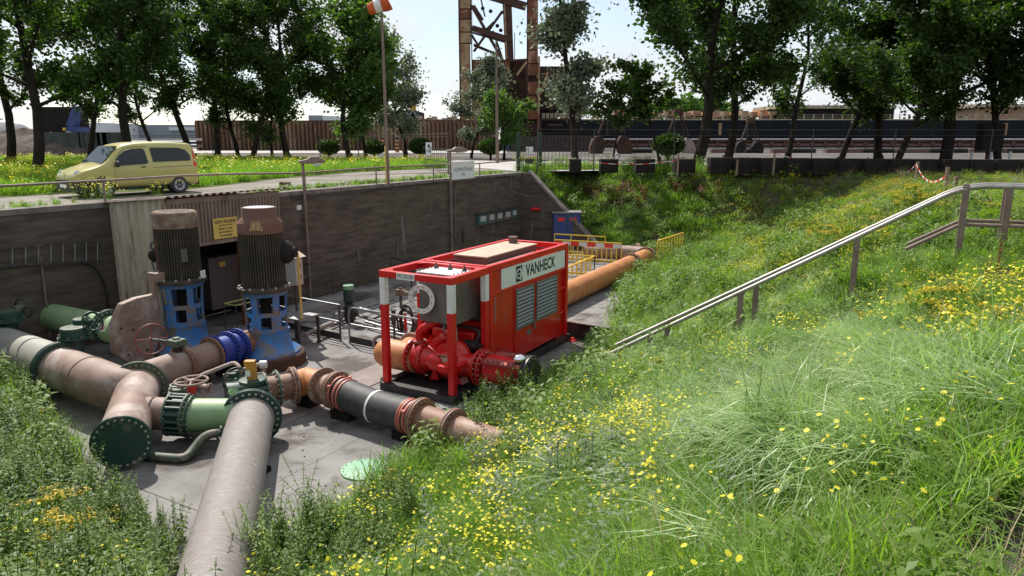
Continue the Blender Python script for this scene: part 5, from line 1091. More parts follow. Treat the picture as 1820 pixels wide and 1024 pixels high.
KIND = {
 'a': tree_meshes(1, 15, 3.6, 5.6, .30, 24000, .235, 'leaf_dark', open_=.22, clump=.52),
 'b': tree_meshes(2, 15, 3.8, 5.2, .24, 16000, .225, 'leaf_dark', lean=(.05, 0), open_=.3, clump=.46),
 'c': tree_meshes(3, 13, 3.2, 4.6, .22, 14000, .29, 'leaf_mid', lean=(-.2, 0), open_=.25, clump=.55),
 'd': tree_meshes(4, 7, 1.8, 2.9, .15, 9000, .25, 'leaf_mid', clump=.5),
 'e': tree_meshes(5, 12, 2.2, 3.4, .15, 14000, .25, 'leaf_grey', open_=.15, clump=.5),
 'f': tree_meshes(6, 16, 3.8, 8.4, .38, 42000, .27, 'leaf_dark', open_=.1, clump=.62, lean=(.03, 0)),
 'g': tree_meshes(7, 13, 3.4, 5.8, .28, 26000, .26, 'leaf_dark', lean=(.34, 0), clump=.56),
 'h': tree_meshes(8, 6.5, 3.2, 2.2, .09, 3000, .24, 'leaf_dark', open_=.2, clump=.36, flat=.4),
 'i': tree_meshes(9, 16, 3.0, 3.2, .28, 16000, .30, 'leaf_grey', open_=.1, clump=.6),
}
def plant_tree(kind, px, py, rot, sc, label, Y=None, group='trees beyond the pit', mirror=False):
    p = at(px, py) if Y is None else aty(px, py, Y); p = V((p.x, p.y, 0)); t = thing('tree', p, label, 'tree', group)
    for me, nm in zip(KIND[kind], ('trunk', 'crown')):
        put(me, nm, t, (0, 0, 0), (0, 0, 0))
    t.rotation_euler = (0, 0, rot); t.scale = (sc*(-1 if mirror else 1), sc, sc); return t
TR = [
 ('a', 68, 314, .4, .92, 'dark tree in the lawn nearest the left edge, left of the car'),
 ('a', 240, 303, 2.2, .98, 'thick-trunked dark tree rising right behind the car roof'),
 ('b', 158, 290, 1.4, .95, 'slim dark tree behind the bonnet of the car'),
 ('b', 345, 288, 4.1, 1.12, 'dark tree right of the rear of the car'),
 ('a', 20, 296, 5.2, 1.0, 'dark tree at the very left edge behind the first trunk'),
 ('b', 275, 280, 3.0, .95, 'dark tree further back behind the car'),
 ('a', 388, 284, 1.0, 1.0, 'dark tree at the left end of the sheet pile wall'),
 ('b', 425, 286, 2.6, .8, 'thin dark tree leaning before the left part of the sheet pile wall'),
 ('b', 448, 289, .2, 1.0, 'third dark tree in the row before the sheet pile wall'),
 ('d', 485, 288, 1.1, .95, 'small tree between the two dark trunks before the pile wall'),
 ('a', 512, 287, 3.3, .98, 'dark tree left of the lamp head and the sky gap'),
 ('c', 622, 286, .1, 1.12, 'light green tree with a trunk curving to the left'),
 ('d', 650, 285, 2.0, 1.15, 'low bushy green tree just left of the windsock pole'),
 ('e', 722, 282, .5, 1.15, 'silvery tree behind the windsock pole'),
 ('e', 838, 281, 2.4, .86, 'silvery tree in front of the left crane leg'),
 ('d', 896, 284, 4.0, .84, 'small bright green tree in front of the crane'),
 ('i', 1022, 293, 1.2, 1.0, 'tall grey green tree just right of the gate'),
 ('h', 1090, 297, .0, .95, 'thin small-crowned tree in front of the left grab'),
 ('f', 1238, 301, .6, 1.0, 'massive dark tree on the right with a forked trunk behind the blocks'),
 ('a', 1292, 292, 4.4, 1.12, 'dark tree right beside the massive forked tree'),
 ('g', 1492, 292, .1, .88, 'dark tree leaning right behind the striped tape'),
 ('g', 1588, 302, -.2, .80, 'strongly leaning dark tree behind the tape corner'),
 ('f', 1678, 300, 2.0, 1.0, 'thick dark tree right of the leaning ones'),
 ('b', 1775, 300, 3.6, 1.0, 'dark tree nearest the right edge'),
 ('f', 1880, 302, 1.3, 1.0, 'dark tree cut by the right edge of the view'),
 ('a', 1560, 291, 3.0, 1.1, 'dark tree further back between the two leaning ones'),
 ('b', 1400, 284, 1.0, 1.15, 'dark tree far back in the gap left of the leaning trees'),
 ('h', 1172, 296, 2.4, 1.1, 'thin leaning tree between the grab and the massive tree'),
]
for k, px, py, rot, sc, lb in TR: plant_tree(k, px, py, rot, sc, lb)
# clipped bushes along the road
bl = np.random.default_rng(5); n = 2600; d_ = bl.normal(0, 1, (n, 3)); d_ /= np.linalg.norm(d_, axis=1)[:, None]; rad = .35+.65*bl.random(n)**.4
c = d_*rad[:, None]*np.array([.95, .95, .62])+np.array([0, 0, 1.05]); a = bl.normal(0, 1, (n, 3)); a /= np.linalg.norm(a, axis=1)[:, None]; b = np.cross(a, bl.normal(0, 1, (n, 3))); b /= np.linalg.norm(b, axis=1)[:, None]
vv = np.stack([c-a*.11, c+b*.05, c+a*.11, c-b*.05], 1).reshape(-1, 3); bush_me = np_mesh('crown', vv, np.arange(4*n).reshape(-1, 4), M['leaf_dark'], tone=np.repeat(bl.random(n), 4))
mb = MB(); mb.tube([V((0, 0, -.1)), V((0, 0, .7))], .09, 7); [mb.tube([V((0, 0, .25)), V((.35*math.cos(k), .35*math.sin(k), .85))], .05, 5) for k in (0, 2, 4)]; stem_me = mb.mesh('stem', M['bark'])
for i, (px, py, sc) in enumerate([(585, 285, 1.1), (667, 284, 1.05), (748, 284, 1.15), (872, 285, 1.15), (1187, 290, 1.35)]):
    p = at(px, py); t = thing('clipped_bush', p, ['round clipped bush at the roadside, leftmost of the row', 'round clipped bush just left of the windsock pole', 'round clipped bush beside the small white gate sign', 'round clipped bush by the street pole under the crane', 'larger round bush in front of the brown grab'][i], 'bush', 'clipped bushes beside the road')
    put(bush_me, 'crown', t); put(stem_me, 'stem', t); t.scale = (sc,)*3; t.rotation_euler = (0, 0, i*1.3)
# ================================================================ background structures
def pb(mb, x0, y0, x1, y1, Y, D):          # a box whose front face spans these photo pixels at depth Y
    a, b = aty(x0, y0, Y), aty(x1, y1, Y); return mb.box(V(((a.x+b.x)/2, Y+D/2, (a.z+b.z)/2)), (abs(b.x-a.x), D, abs(a.z-b.z)))
def pbar(mb, p, q, Y, w, h=None): return mb.bar(aty(*p, Y), aty(*q, Y), w, h)
pw = thing('sheet_pile_wall', aty(620, 268, 122), 'long rusty brown corrugated sheet pile wall beyond the trees', 'wall')
a, b = aty(350, 268, 122), aty(886, 268, 122); ht = aty(600, 215, 122).z
nseg = 9
for k in range(nseg):
    p = a.lerp(b, k/nseg); mb = MB(); corr(mb, V((p.x, p.y, -.1)), V((1, 0, 0)), (b.x-a.x)/nseg+.02, Z, ht, V((0, -1, 0)), .74, .42, True)
    mb.build('sheet_pile_panel', mat('rusty_pile', (.15, .085, .055), .85, 0, (.085, .05, .038), .5, .5, col3=(.22, .15, .10), s3=.25, a3=.55, stretch=(1, 1, .3)) if k == 0 else bpy.data.materials['rusty_pile'], pw, smooth=False)
mb = MB(); mb.box(V(((a.x+b.x)/2, 122.5, ht+.0)), (b.x-a.x, .5, .18)); mb.build('capping_beam', M['rustdark'], pw)
# crane
cr_ = thing('gantry_crane', aty(900, 268, 128), 'huge rusty harbour gantry crane, cropped by the top of the view', 'crane'); Y = 128
def cpart(name, m, *bxs):
    mb = MB(); [pb(mb, *q) for q in bxs]; return mb.build(name, M[m], cr_)
for y0, y1, m in ((-60, -18, 'tan'), (-17, 15, 'tan'), (17, 33, 'rust'), (35, 56, 'tan'), (58, 76, 'tan'), (78, 216, 'tan')): cpart('leg_section', m, (817, y0, 836, y1, Y, 2.4))
cpart('leg', 'rustdark', (816, -60, 817.4, 216, Y-.1, 2.8), (836, -60, 840, 216, Y+.2, 1.6))
mb = MB(); mb.prism([aty(890, -60, Y), aty(907, -60, Y), aty(913, 106, Y), aty(898, 106, Y)], V((0, 2, 0))); mb.build('leg', M['rustdark'], cr_)
mb = MB(); mb.prism([aty(892, -60, Y-.1), aty(895, -60, Y-.1), aty(902, 104, Y-.1), aty(899, 104, Y-.1)], V((0, .3, 0))); mb.build('leg_rib', M['tan'], cr_)
for y0, y1 in ((-60, 60), (62, 88), (90, 112), (114, 134), (146, 168), (170, 190), (196, 212)): cpart('leg_section', 'rust', (939, y0, 956, y1, Y, 2.2))
cpart('leg', 'rustdark', (937, -60, 939.4, 230, Y+.3, 2), (940, 112, 956, 240, Y+1, 1.8)); cpart('leg_rib', 'tan', (956.5, 100, 959, 232, Y-.4, .5))
for p, q in (((962, 125), (1030, 195)), ((1030, 125), (965, 195)), ((980, 118), (980, 198)), ((1005, 118), (1005, 198)), ((962, 150), (1032, 150)), ((842, 80), (890, 100)), ((860, 58), (878, 40))):
    mb = MB(); pbar(mb, p, q, Y+2, .45); mb.build('brace', M['rustdark'], cr_)
cpart('cab_wall', 'rust', (838, 106, 906, 130, Y+.5, 8)); cpart('cab_wall', 'roofbrown', (838, 130, 892, 168, Y+.4, 8)); cpart('cab_wall', 'tan', (838, 168, 886, 214, Y+.4, 8))
cpart('machine_house', 'rustdark', (888, 108, 937, 200, Y+4, 9)); cpart('machine_house', 'dark', (890, 194, 1032, 274, Y+3, 9)); cpart('machine_house', 'rustdark', (960, 118, 1035, 198, Y+8, .5))
for p, q, w in (((838, 10), (896, 112), .5), ((842, 10), (858, 36), .45), ((893, 20), (842, 92), .4), ((838, 62), (852, 84), .4), ((848, -30), (862, 30), .25), ((876, 55), (893, 104), .35), ((906, 6), (892, 24), .35)):
    mb = MB(); pbar(mb, p, q, Y+.6, w); mb.build('brace', M['rustdark'], cr_)
for p, q, w in (((839, 50), (910, 72), .9), ((839, 58), (908, 78), .3), ((868, -8), (935, 12), 1.2), ((840, -40), (940, -30), 1.4), ((906, 108), (938, 106), .35), ((936, 110), (918, 134), .4), ((960, 168), (974, 128), .4)):
    mb = MB(); pbar(mb, p, q, Y+.3, w); mb.build('girder', M['rustdark' if w != .4 else 'tan'], cr_)
for px in (839, 855, 914): cpart('mast', 'rustdark', (px, -60 if px != 914 else 58, px+1.3, 78 if px != 914 else 106, Y-.2, .15))
for px, py in ((858, 15), (872, 20), (884, 46), (890, 54)): mb = MB(); mb.ball(aty(px, py, Y), .35, 8); mb.build('lamp', M['dark'], cr_)
mb = MB()
for k in range(9): pb(mb, 963+k*7.4, 201, 968.8+k*7.4, 210, Y+2.2, .3)
for k in range(9): pass
for k in range(9):
    m2 = MB(); pb(m2, 963+k*7.4, 201, 968.8+k*7.4, 210, Y+2.2, .3); m2.build('window', M['hatch'], cr_)
for p, q in (((903, 212), (934, 250)), ((912, 206), (944, 246)), ((958, 212), (1030, 212)), ((960, 214), (960, 272)), ((974, 222), (1000, 222)), ((978, 190), (985, 160)), ((990, 195), (983, 160)), ((1000, 195), (1010, 160)), ((1014, 195), (1004, 150))):
    mb = MB(); pbar(mb, p, q, Y-.5, .35); mb.build('stair' if p[0] < 920 else 'brace', M['rustdark'], cr_)
mb = MB(); pb(mb, 862, 240, 906, 280, 116, .2)
cg = thing('stone_kiosk', aty(990, 280, 112), 'weathered grey-brown concrete kiosk at the crane foot', 'kiosk'); mb = MB(); pb(mb, 908, 238, 1050, 270, 112, 5); mb.build('body', mat('dark_kiosk_wall', (.07, .055, .048), .9, 0, (.05, .04, .035), 1, .5), cg)
mb = MB(); pb(mb, 907, 235, 1052, 238.5, 111.6, 6); mb.build('roof', M['cblock'], cg)
sk_ = thing('blue_skip', aty(900, 268, 114), 'small blue skip standing at the crane foot', 'skip'); mb = MB(); pb(mb, 894, 246, 906, 266, 114, 3); mb.build('body', M['bluebin'], sk_)
# ship
sh_ = thing('cargo_ship', aty(1500, 250, 170), 'long dark blue cargo ship moored behind the quay on the right', 'ship'); Y = 170
mb = MB(); a, b = aty(1032, 213, Y), aty(2300, 213, Y); mb.prism([V((a.x-4, Y, -2)), V((b.x, Y, -2)), V((b.x, Y, a.z)), V((a.x-9, Y, a.z))], V((0, 28, 0))); mb.build('hull', M['hull'], sh_)
mb = MB(); pb(mb, 1020, 211.6, 2300, 213.6, Y-.1, .3); mb.build('gunwale', M['hatch'], sh_)
for px in (1563, 1785, 1278): mb = MB(); pb(mb, px, 219, px+4, 240, Y-.3, .3); mb.build('hull_stain', M['tan'], sh_)
mb = MB(); pb(mb, 1378, 187, 1592, 193, Y+4, 16); mb.build('hatch_cover', M['hatch'], sh_); mb = MB(); pb(mb, 1385, 193, 1588, 212, Y+5, 14); mb.build('hatch_coaming', M['dark'], sh_)
mb = MB(); pb(mb, 1735, 185, 2100, 191, Y+4, 16); mb.build('hatch_cover', M['hatch'], sh_); mb = MB(); pb(mb, 1738, 191, 2090, 212, Y+5, 14); mb.build('hatch_coaming', M['deck'], sh_)
mb = MB(); pb(mb, 1032, 194, 1092, 200, Y+3, 10); mb.build('hatch_cover', M['hatch'], sh_)
for k, px in enumerate(range(1096, 1378, 17)):
    mb = MB(); pb(mb, px, 196+(k*7) % 5, px+13, 204+(k*5) % 4, Y+4+k % 3, 6); mb.build('deck_gear', M['deck' if k % 3 else 'pipe_orange'], sh_)
    mb = MB(); pb(mb, px+2, 199, px+4, 212, Y+2, .4); mb.build('stanchion', M['hatch' if k % 2 else 'tan'], sh_)
for px in (1053, 1061, 1120): mb = MB(); pb(mb, px, 196, px+4, 212, Y+2, 1); mb.build('davit', M['yellow'], sh_)
for y in (205, 209): mb = MB(); pb(mb, 1032, y, 1376, y+.9, Y+1.5, .15); mb.build('rail', mat('faded_pink_rail', (.42, .24, .2), .8) if y == 205 else bpy.data.materials['faded_pink_rail'], sh_)
for y in (204, 208): mb = MB(); pb(mb, 1380, y, 2100, y+.6, Y+1.5, .1); mb.build('rail', M['hatch'], sh_)
for k in range(22): mb = MB(); pb(mb, 1395+k*17, 203, 1395.8+k*17, 212, Y+1.5, .1); mb.build('stanchion', M['hatch'], sh_)
# quay rail, brown quay strip and blocks
qr = thing('quay_conveyor', aty(1400, 255, 146), 'long low brown conveyor with a white edge along the quay before the ship', 'conveyor')
mb = MB(); pb(mb, 1030, 246.4, 2200, 248, 146, .3); mb.build('white_edge', M['white'], qr); mb = MB(); pb(mb, 1030, 248, 2200, 253, 147, 2); mb.build('body', M['rustdark'], qr)
mb = MB(); pb(mb, 1030, 255, 2200, 260, 146.5, 2); mb.build('girder', M['brownbox'], qr)
mb = MB(); pb(mb, 1030, 253, 2200, 262, 149, .5); mb.build('back_panel', M['cblock'], qr)
for k in range(40): mb = MB(); pb(mb, 1035+k*24, 253, 1038+k*24, 263, 146, .5); mb.build('support_leg', M['rustdark'], qr)
for i, (x0, x1) in enumerate([(1120, 1160), (1265, 1325), (1330, 1352), (1374, 1400), (1402, 1450), (1470, 1530), (1535, 1590), (1592, 1650), (1655, 1720), (1725, 1790), (1792, 1850)]):
    mb = MB(); pb(mb, x0, 265, x1, 273, 98, 1.2); o = mb.build('barrier_block', M['brownbox' if i % 2 else 'cblock'], loc=at((x0+x1)/2, 273), bev=.03); tag(o, ORD[i]+' low block from the left beyond the road, before the ship', 'concrete block', 'low barrier blocks on the quay yard')
# grabs
def grab(px, py, sc, m, label, open_=.5):
    p = at(px, py); t = thing('clamshell_grab', p, label, 'crane grab', 'clamshell grabs standing in the yard'); P = lambda x, y, z: p+V((x, y, z))*sc
    for s in (-1, 1):
        mb = MB(); pts = [(s*1.0, .0), (s*.55, 1.0), (s*1.1, 2.0), (s*1.75, 1.9), (s*2.2, 1.3), (s*2.4, .6), (s*2.3, .0)]; mb.prism([P(x, -.7, z) for x, z in pts], V((0, 1.8*sc, 0))); mb.build('shell', M[m], t, bev=.03)
        mb = MB(); mb.bar(P(s*1.5, -.6, 2.2), P(s*.35, -.3, 5.2), .16*sc); mb.build('arm', M['rustdark'], t); mb = MB(); mb.bar(P(s*1.2, .6, 2.2), P(s*.3, .3, 5.2), .16*sc); mb.build('arm', M['rustdark'], t)
    mb = MB(); mb.box(P(0, 0, 5.4), (1.2*sc, 1.0*sc, .9*sc)); mb.build('head', M['rustdark'], t, bev=.05)
    mb = MB(); mb.box(P(0, 0, 3.2), (.9*sc, .7*sc, 2.2*sc)); mb.build('sheave_block', M['dark'], t)
grab(1085, 273, 1.15, 'rustdark', 'dark clamshell grab with long arms behind the gate fence')
grab(1202, 272, 1.0, 'roofbrown', 'brown clamshell grab with dusty shells behind the round bush')
grab(1330, 272, .8, 'cblock', 'low dark grab half hidden behind the twin tree trunks')
# fences and gates
def fence(pts, hgt, label, wires=(1.0, .93), group=None, pr=.035):
    t = thing('wire_fence', pts[0], label, 'fence')
    for w_ in wires:
        mb = MB(); mb.tube([p+Z*hgt*w_ for p in pts], .022 if w_ == 1 else .012, 6); mb.build('wire', M['raildark'], t)
    for p in pts: mb = MB(); mb.cyl(V((p.x, p.y, 0)), p+Z*(hgt+.05), pr, 8); mb.build('post', M['raildark'], t)
    return t
fence([at(797, 310), at(718, 295), at(638, 292), at(570, 290.5), at(380, 288), at(200, 285), at(20, 284), at(-150, 284)], 2.1, 'thin dark wire fence running behind the lawn from the gate post')
fence([at(955, 306), at(1055, 304), at(1196, 303), at(1440, 303), at(1585, 303), at(1755, 303), at(1950, 304)], 2.35, 'dark wire fence running to the right from the green gate', (1.0, .86, .5))
gl = thing('bar_gate', at(775, 305), 'leaf of a dark bar gate with a small white sign, left of the name sign', 'gate')
ga, gb = at(754, 300), at(796, 309.5)
for k in range(13): q = ga.lerp(gb, k/12); mb = MB(); mb.cyl(q+Z*.12, q+Z*1.35, .016, 6); mb.build('bar', M['raildark'], gl)
for z in (.15, .62, 1.3): mb = MB(); mb.bar(ga+Z*z, gb+Z*z, .04); mb.build('rail', M['raildark'], gl)
q = ga.lerp(gb, .25)-V((0, .06, 0)); mb = MB(); mb.box(q+Z*1.25, (.36, .02, .75)); s_ = mb.build('gate_sign', M['panelwhite'], gl)
mb = MB(); e = q+Z*1.42-V((0, .015, 0)); mb.prism([e+V((-.08, 0, -.08)), e+V((.08, 0, -.08)), e+V((.04, 0, .1)), e+V((-.04, 0, .1))], V((0, -.006, 0))); mb.build('sign_symbol', M['ink'], s_)
for z in (1.18, 1.08): mb = MB(); mb.box(q+Z*z-V((0, .013, 0)), (.24, .006, .05)); mb.build('sign_line', M['meter'], s_)
gr = thing('bar_gate', at(935, 304), 'narrow gate between two thick dark green posts with a white notice', 'gate')
ga, gb = at(921, 305), at(960, 303)
for q, w_ in ((ga, .22), (gb, .2)): mb = MB(); mb.box(q+Z*1.1, (w_, .2, 2.2)); mb.build('gate_post', M['greenpost'], gr, bev=.01)
for z in (.2, .75, 1.25, 1.7, 1.95): mb = MB(); mb.bar(ga+Z*z, gb+Z*z, .03 if z != .75 else .07); mb.build('rail', M['yellow' if z == .75 else 'raildark'], gr)
for k in range(1, 9): q = ga.lerp(gb, k/9); mb = MB(); mb.cyl(q, q+Z*1.95, .014, 6); mb.build('bar', M['raildark'], gr)
q = ga.lerp(gb, .5)-V((0, .08, 0)); mb = MB(); mb.box(q+Z*1.18, (.42, .02, .42)); mb.build('notice', M['panelwhite'], gr); mb = MB(); mb.box(q+Z*.55, (.5, .12, .3)); mb.build('lock_box', M['raildark'], gr)
pk_ = thing('picket_fence', at(985, 303), 'dark upright bar fence just right of the green gate posts', 'fence')
ga, gb = at(968, 303), at(1052, 303)
for k in range(14): q = ga.lerp(gb, k/13); mb = MB(); mb.cyl(q, q+Z*2.0, .014, 6); mb.build('bar', M['raildark'], pk_)
for z in (.25, 1.95): mb = MB(); mb.bar(ga+Z*z, gb+Z*z, .035); mb.build('rail', M['raildark'], pk_)
sl2 = thing('ladder_hoop', at(1080, 305), 'bright bent tube leaning on the dark block by the fence', 'tube'); q = at(1078, 305); mb = MB(); mb.tube(soft([q, q+V((.5, 0, 1.0)), q+V((.75, 0, 1.0)), q+V((.45, 0, 0))], .12, 3), .035, 8); mb.build('hoop', M['galv'], sl2)
# blocks along the fence
for i, (x0, x1, y0) in enumerate([(1013, 1033, 287), (1067, 1099, 285), (1130, 1164, 285), (1200, 1236, 287)]):
    a, b = at(x0, 307), at(x1, 307); mb = MB(); mb.box(V(((a.x+b.x)/2, a.y+.4, .36)), (b.x-a.x, .8, .75)); tag(mb.build('concrete_block', M['cblock'], loc=V(((a.x+b.x)/2, a.y+.4, 0)), bev=.03), ['narrow dark block nearest the green gate', 'dark block with the bright bent tube leaning on it', 'dark block between the tube and the round bush', 'dark block left of the massive tree trunk'][i], 'concrete block', 'dark blocks standing apart along the road')
for i in range(15):
    x0 = 1262+i*46; a, b = at(x0, 308+min(i, 9)*.7), at(x0+44, 308+min(i, 9)*.7); mb = MB(); mb.box(V(((a.x+b.x)/2, a.y+.4, .40)), (b.x-a.x, .8, .86)); tag(mb.build('concrete_block', M['cblock'], loc=V(((a.x+b.x)/2, a.y+.4, 0)), bev=.03), ORD[i]+' dark block from the left in the closed row on the right', 'concrete block', 'closed row of dark blocks on the right')
# striped road posts, white posts
for i, px in enumerate((667, 679.5, 706, 718.5)):
    q = at(px, 271); t = thing('striped_bollard', q, 'striped bollard before the pile wall, '+['leftmost of four', 'second of four, left of the windsock pole', 'third of four', 'rightmost of four'][i], 'bollard', 'striped bollards before the pile wall')
    for k in range(8): mb = MB(); mb.cyl(q+Z*(.25*k), q+Z*(.25*k+.25), .3, 10); mb.build('band', M['black' if k % 2 else 'pipe_orange'], t)
for i, px in enumerate((1689, 1724, 1758, 1792)):
    q = at(px, 297); mb = MB(); mb.box(q+Z*.5, (.14, .1, 1.05)); tag(mb.build('marker_post', M['white'], loc=q), 'white marker post behind the dark blocks, '+['leftmost of four', 'second of four', 'third of four', 'rightmost of four'][i], 'marker post', 'white marker posts behind the dark blocks')
# wooden posts and barrier tape
wp = [(1585, 322, 38), (1628, 340, 29.5), (1681, 352, 24.0), (1695, 384, 18.5)]; tops = []
for i, (px, py, Y_) in enumerate(wp):
    b = aty(px, py, Y_); tp = aty(px+1, [285, 287, 297, 314][i], Y_); b.z = float(hxy(b.x, b.y))-.1; tops.append(tp); mb = MB(); mb.box((b+tp)/2, (.09, .09, tp.z-b.z)); tag(mb.build('wooden_post', M['wood'], loc=b), ['wooden post where the striped tape begins, beside the leaning tree', 'second wooden post along the striped tape', 'wooden post with the striped tape hanging down it', 'wooden post just beyond the top of the handrails'][i], 'post')
tape_r, tape_w = M['redwhite_r'], M['panelwhite']
def tape(a, b, sag, label, n=14, w=.07, twist=0.):
    t = thing('barrier_tape', a, label, 'barrier tape')
    P = [a.lerp(b, k/n)-Z*sag*4*(k/n)*(1-k/n) for k in range(n+1)]
    for k in range(n):
        mb = MB(); p, q = P[k], P[k+1]; mb.add([p-Z*w/2, q-Z*w/2, q+Z*w/2, p+Z*w/2], [(0, 1, 2, 3)]); mb.build('tape_segment', tape_r if k % 2 else tape_w, t)
tape(tops[0]-Z*.05, tops[1]-Z*.1, .5, 'red and white tape sagging between the first two wooden posts')
tape(tops[1]-Z*.1, tops[2]-Z*.3, .42, 'red and white tape sagging between the second and third wooden posts')
tape(tops[2]-Z*.25+V((.07, -.06, 0)), tops[2]-Z*1.05+V((.2, -.06, 0)), .0, 'red and white tape hanging straight down the third post', 7, .06)
tape(tops[3]-Z*.3, aty(1860, 372, 16.5), .12, 'twisted red and white tape crossing behind the top of the handrails', 22, .05)
tape(tops[0]-Z*.05, at(1374, 303)+Z*1.0, .35, 'faded tape sagging left from the first wooden post', 14, .04)
for px, h_ in ((1374, 1.1), (1204, 1.1), (1540, .9), (1309, .8)):
    q = at(px, 312); mb = MB(); mb.box(q+Z*h_/2, (.08, .08, h_)); tag(mb.build('wooden_post', M['wood'], loc=q), {1374: 'thin wooden stake in front of the closed block row, left part', 1204: 'wooden stake before the round bush', 1540: 'pale stake in front of the block row near the leaning trees', 1309: 'short pale stake beside the twin trunks'}[px], 'stake')
tape(at(935, 303)+Z*.5, at(1012, 306)+Z*.7, .15, 'orange tape strung between the gate and the first block', 12, .03); tape(at(1012, 306)+Z*.8, at(1204, 310)+Z*.75, .3, 'orange tape strung behind the separate dark blocks', 16, .03)
# poles
wsb = at(690, 328); ws = thing('windsock_pole', wsb, 'tall brown pole with an orange and white windsock at the top of the view', 'windsock')
tp = aty(677, -18, wsb.y); mb = MB(); mb.tube([wsb, tp], .075, 10, True, .045); mb.build('pole', M['railbrown'], ws)
mb = MB(); q = wsb-V((.06, .06, 0)); mb.cyl(q, q+Z*1.55, .03, 8); mb.build('yellow_stay', M['signyellow'], ws)
s0 = aty(690, 2, wsb.y); s1 = aty(655, 17, wsb.y); ds = (s1-s0)
for k, m in enumerate(('windsock', 'white', 'windsock')):
    mb = MB(); a, b = s0+ds*(k/3), s0+ds*((k+1)/3); mb.tube([a, a.lerp(b, .5)-Z*.02, b], [.34-.05*k, .32-.05*k, .30-.05*k], 18, k == 2); mb.build('windsock_band', M[m], ws)
stp = at(884, 290); mb = MB(); e = aty(882, 72, stp.y); mb.tube([stp, e], .13, 8, True, .07); tag(mb.build('street_pole', M['railbrown'], loc=stp), 'tall slim pale street pole in front of the crane', 'pole')
# left background: rubble, steel fence, trailer, far sheds
rb = MB(); rr_ = random.Random(3)
pc = at(20, 287); 
for i in range(26):
    for j in range(10): pass
nx, ny = 40, 16; vs = []
for i in range(nx+1):
    for j in range(ny+1):
        x = (i/nx-.5)*16; y = (j/ny-.5)*9; h = max(0, 3.0*(1-(abs(x)/8)**2.2)*(1-(abs(y)/4.5)**2))*(.8+.35*mnoise.noise(V((x*.8, y*.8, 1))))+.25*mnoise.noise(V((x*3, y*3, 2)))
        vs.append(V((pc.x+x, pc.y+4+y, h)))
rb.add(vs, [(i*(ny+1)+j, (i+1)*(ny+1)+j, (i+1)*(ny+1)+j+1, i*(ny+1)+j+1) for i in range(nx) for j in range(ny)])
tag(rb.build('rubble_heap', M['rubble'], loc=pc), 'heap of grey brown rubble at the left edge behind the lawn', 'rubble heap')
ct = thing('steel_sheet_fence', at(115, 285), 'dark blue-grey steel sheet screen behind the bonnet of the car', 'fence')
a, b = at(78, 286), at(156, 286); dct = mat('dark_blue_grey_sheet', (.055, .065, .075), .6, 0, (.04, .048, .055), 1, .5)
for k in range(3): p = a.lerp(b, k/3); mb = MB(); corr(mb, V((p.x, p.y, 0)), (b-a), (b-a).length/3-.05, Z, 2.4, V((0, -1, 0)), .3, .05); mb.build('panel', dct, ct, smooth=False)
mb = MB(); mb.box(a.lerp(b, .5)+V((0, .15, 1.2)), ((b-a).length-.1, .1, 2.3)); mb.build('backing', dct, ct)
tt_ = thing('tank_trailer', aty(10, 240, 75), 'silver tank trailer above the rubble at the left edge', 'trailer')
a, b = aty(-60, 226, 75), aty(50, 229, 75); mb = MB(); mb.tube([a, a.lerp(b, .55), a.lerp(b, .8), a.lerp(b, .95), b], [.85, .85, .72, .5, .15], 18); mb.build('tank', M['white'], tt_); mb = MB(); mb.box(a.lerp(b, .4)-Z*1.0, (5, 2, .3)); mb.build('chassis', M['galv'], tt_)
mb = MB(); mb.box(a.lerp(b, .4)-V((0, 0, 2.0)), (5.5, 2, 2.0)); mb.build('stand', M['cblock'], tt_)
mb = MB(); mb.box(a.lerp(b, .4)+Z*.85, (2.4, .5, .12)); mb.build('walkway', M['galv'], tt_)
bx = thing('blue_loader', aty(133, 250, 85), 'dark blue loading machine standing behind the steel sheet screen', 'machine')
mb = MB(); pb(mb, 117, 226, 140, 238, 85, 3); mb.build('cab', M['bluebin'], bx); mb = MB(); pbar(mb, (128, 226), (140, 190), 86, .9); mb.build('boom', M['bluebin'], bx); mb = MB(); pb(mb, 60, 190, 135, 238, 88, 3); mb.build('hopper', M['cblock'], bx); mb = MB(); pb(mb, 100, 238, 150, 270, 85, 4); mb.build('base', M['cblock'], bx); mb = MB(); pb(mb, 111, 227, 116, 232, 84.8, .2); mb.build('lamp_panel', M['yellow'], bx)
fw_, fg = mat('pale_far_cladding', (.62, .62, .62), .8, 0, (.5, .51, .52), .05, .5), mat('grey_far_cladding', (.25, .27, .29), .8, 0, (.2, .22, .24), .05, .5)
def far(name, rects, Y, D, label, cat='building'):
    t = thing(name, aty((rects[0][0]+rects[0][2])/2, rects[0][3], Y), label, cat)
    for i, (x0, y0, x1, y1, m) in enumerate(rects): mb = MB(); pb(mb, x0, y0, x1, y1, Y-i*.3, D); mb.build('wall' if i == 0 else 'panel', m, t)
far('warehouse', [(150, 218, 178, 250, fw_)], 190, 20, 'white far warehouse end seen behind the slim tree')
far('warehouse', [(175, 222, 350, 248, fg), (196, 226, 202, 246, fw_), (300, 226, 345, 232, fw_)], 210, 30, 'grey far warehouse seen between the trunks behind the car')
far('warehouse', [(352, 214, 450, 230, fw_)], 260, 20, 'pale far shed roof above the left end of the pile wall')
far('warehouse', [(548, 205, 572, 217, fg), (573, 206, 592, 217, fw_)], 300, 20, 'small grey far building in the sky gap above the pile wall')
far('stockpile_cover', [(668, 196, 738, 218, M['cblock'])], 150, 16, 'dark sloped machine house above the pile wall right of the windsock pole', 'building')
mb = MB()
qd = thing('quay_deck_gear', aty(790, 210, 150), 'faded red and yellow ship gear showing above the pile wall', 'ship gear')
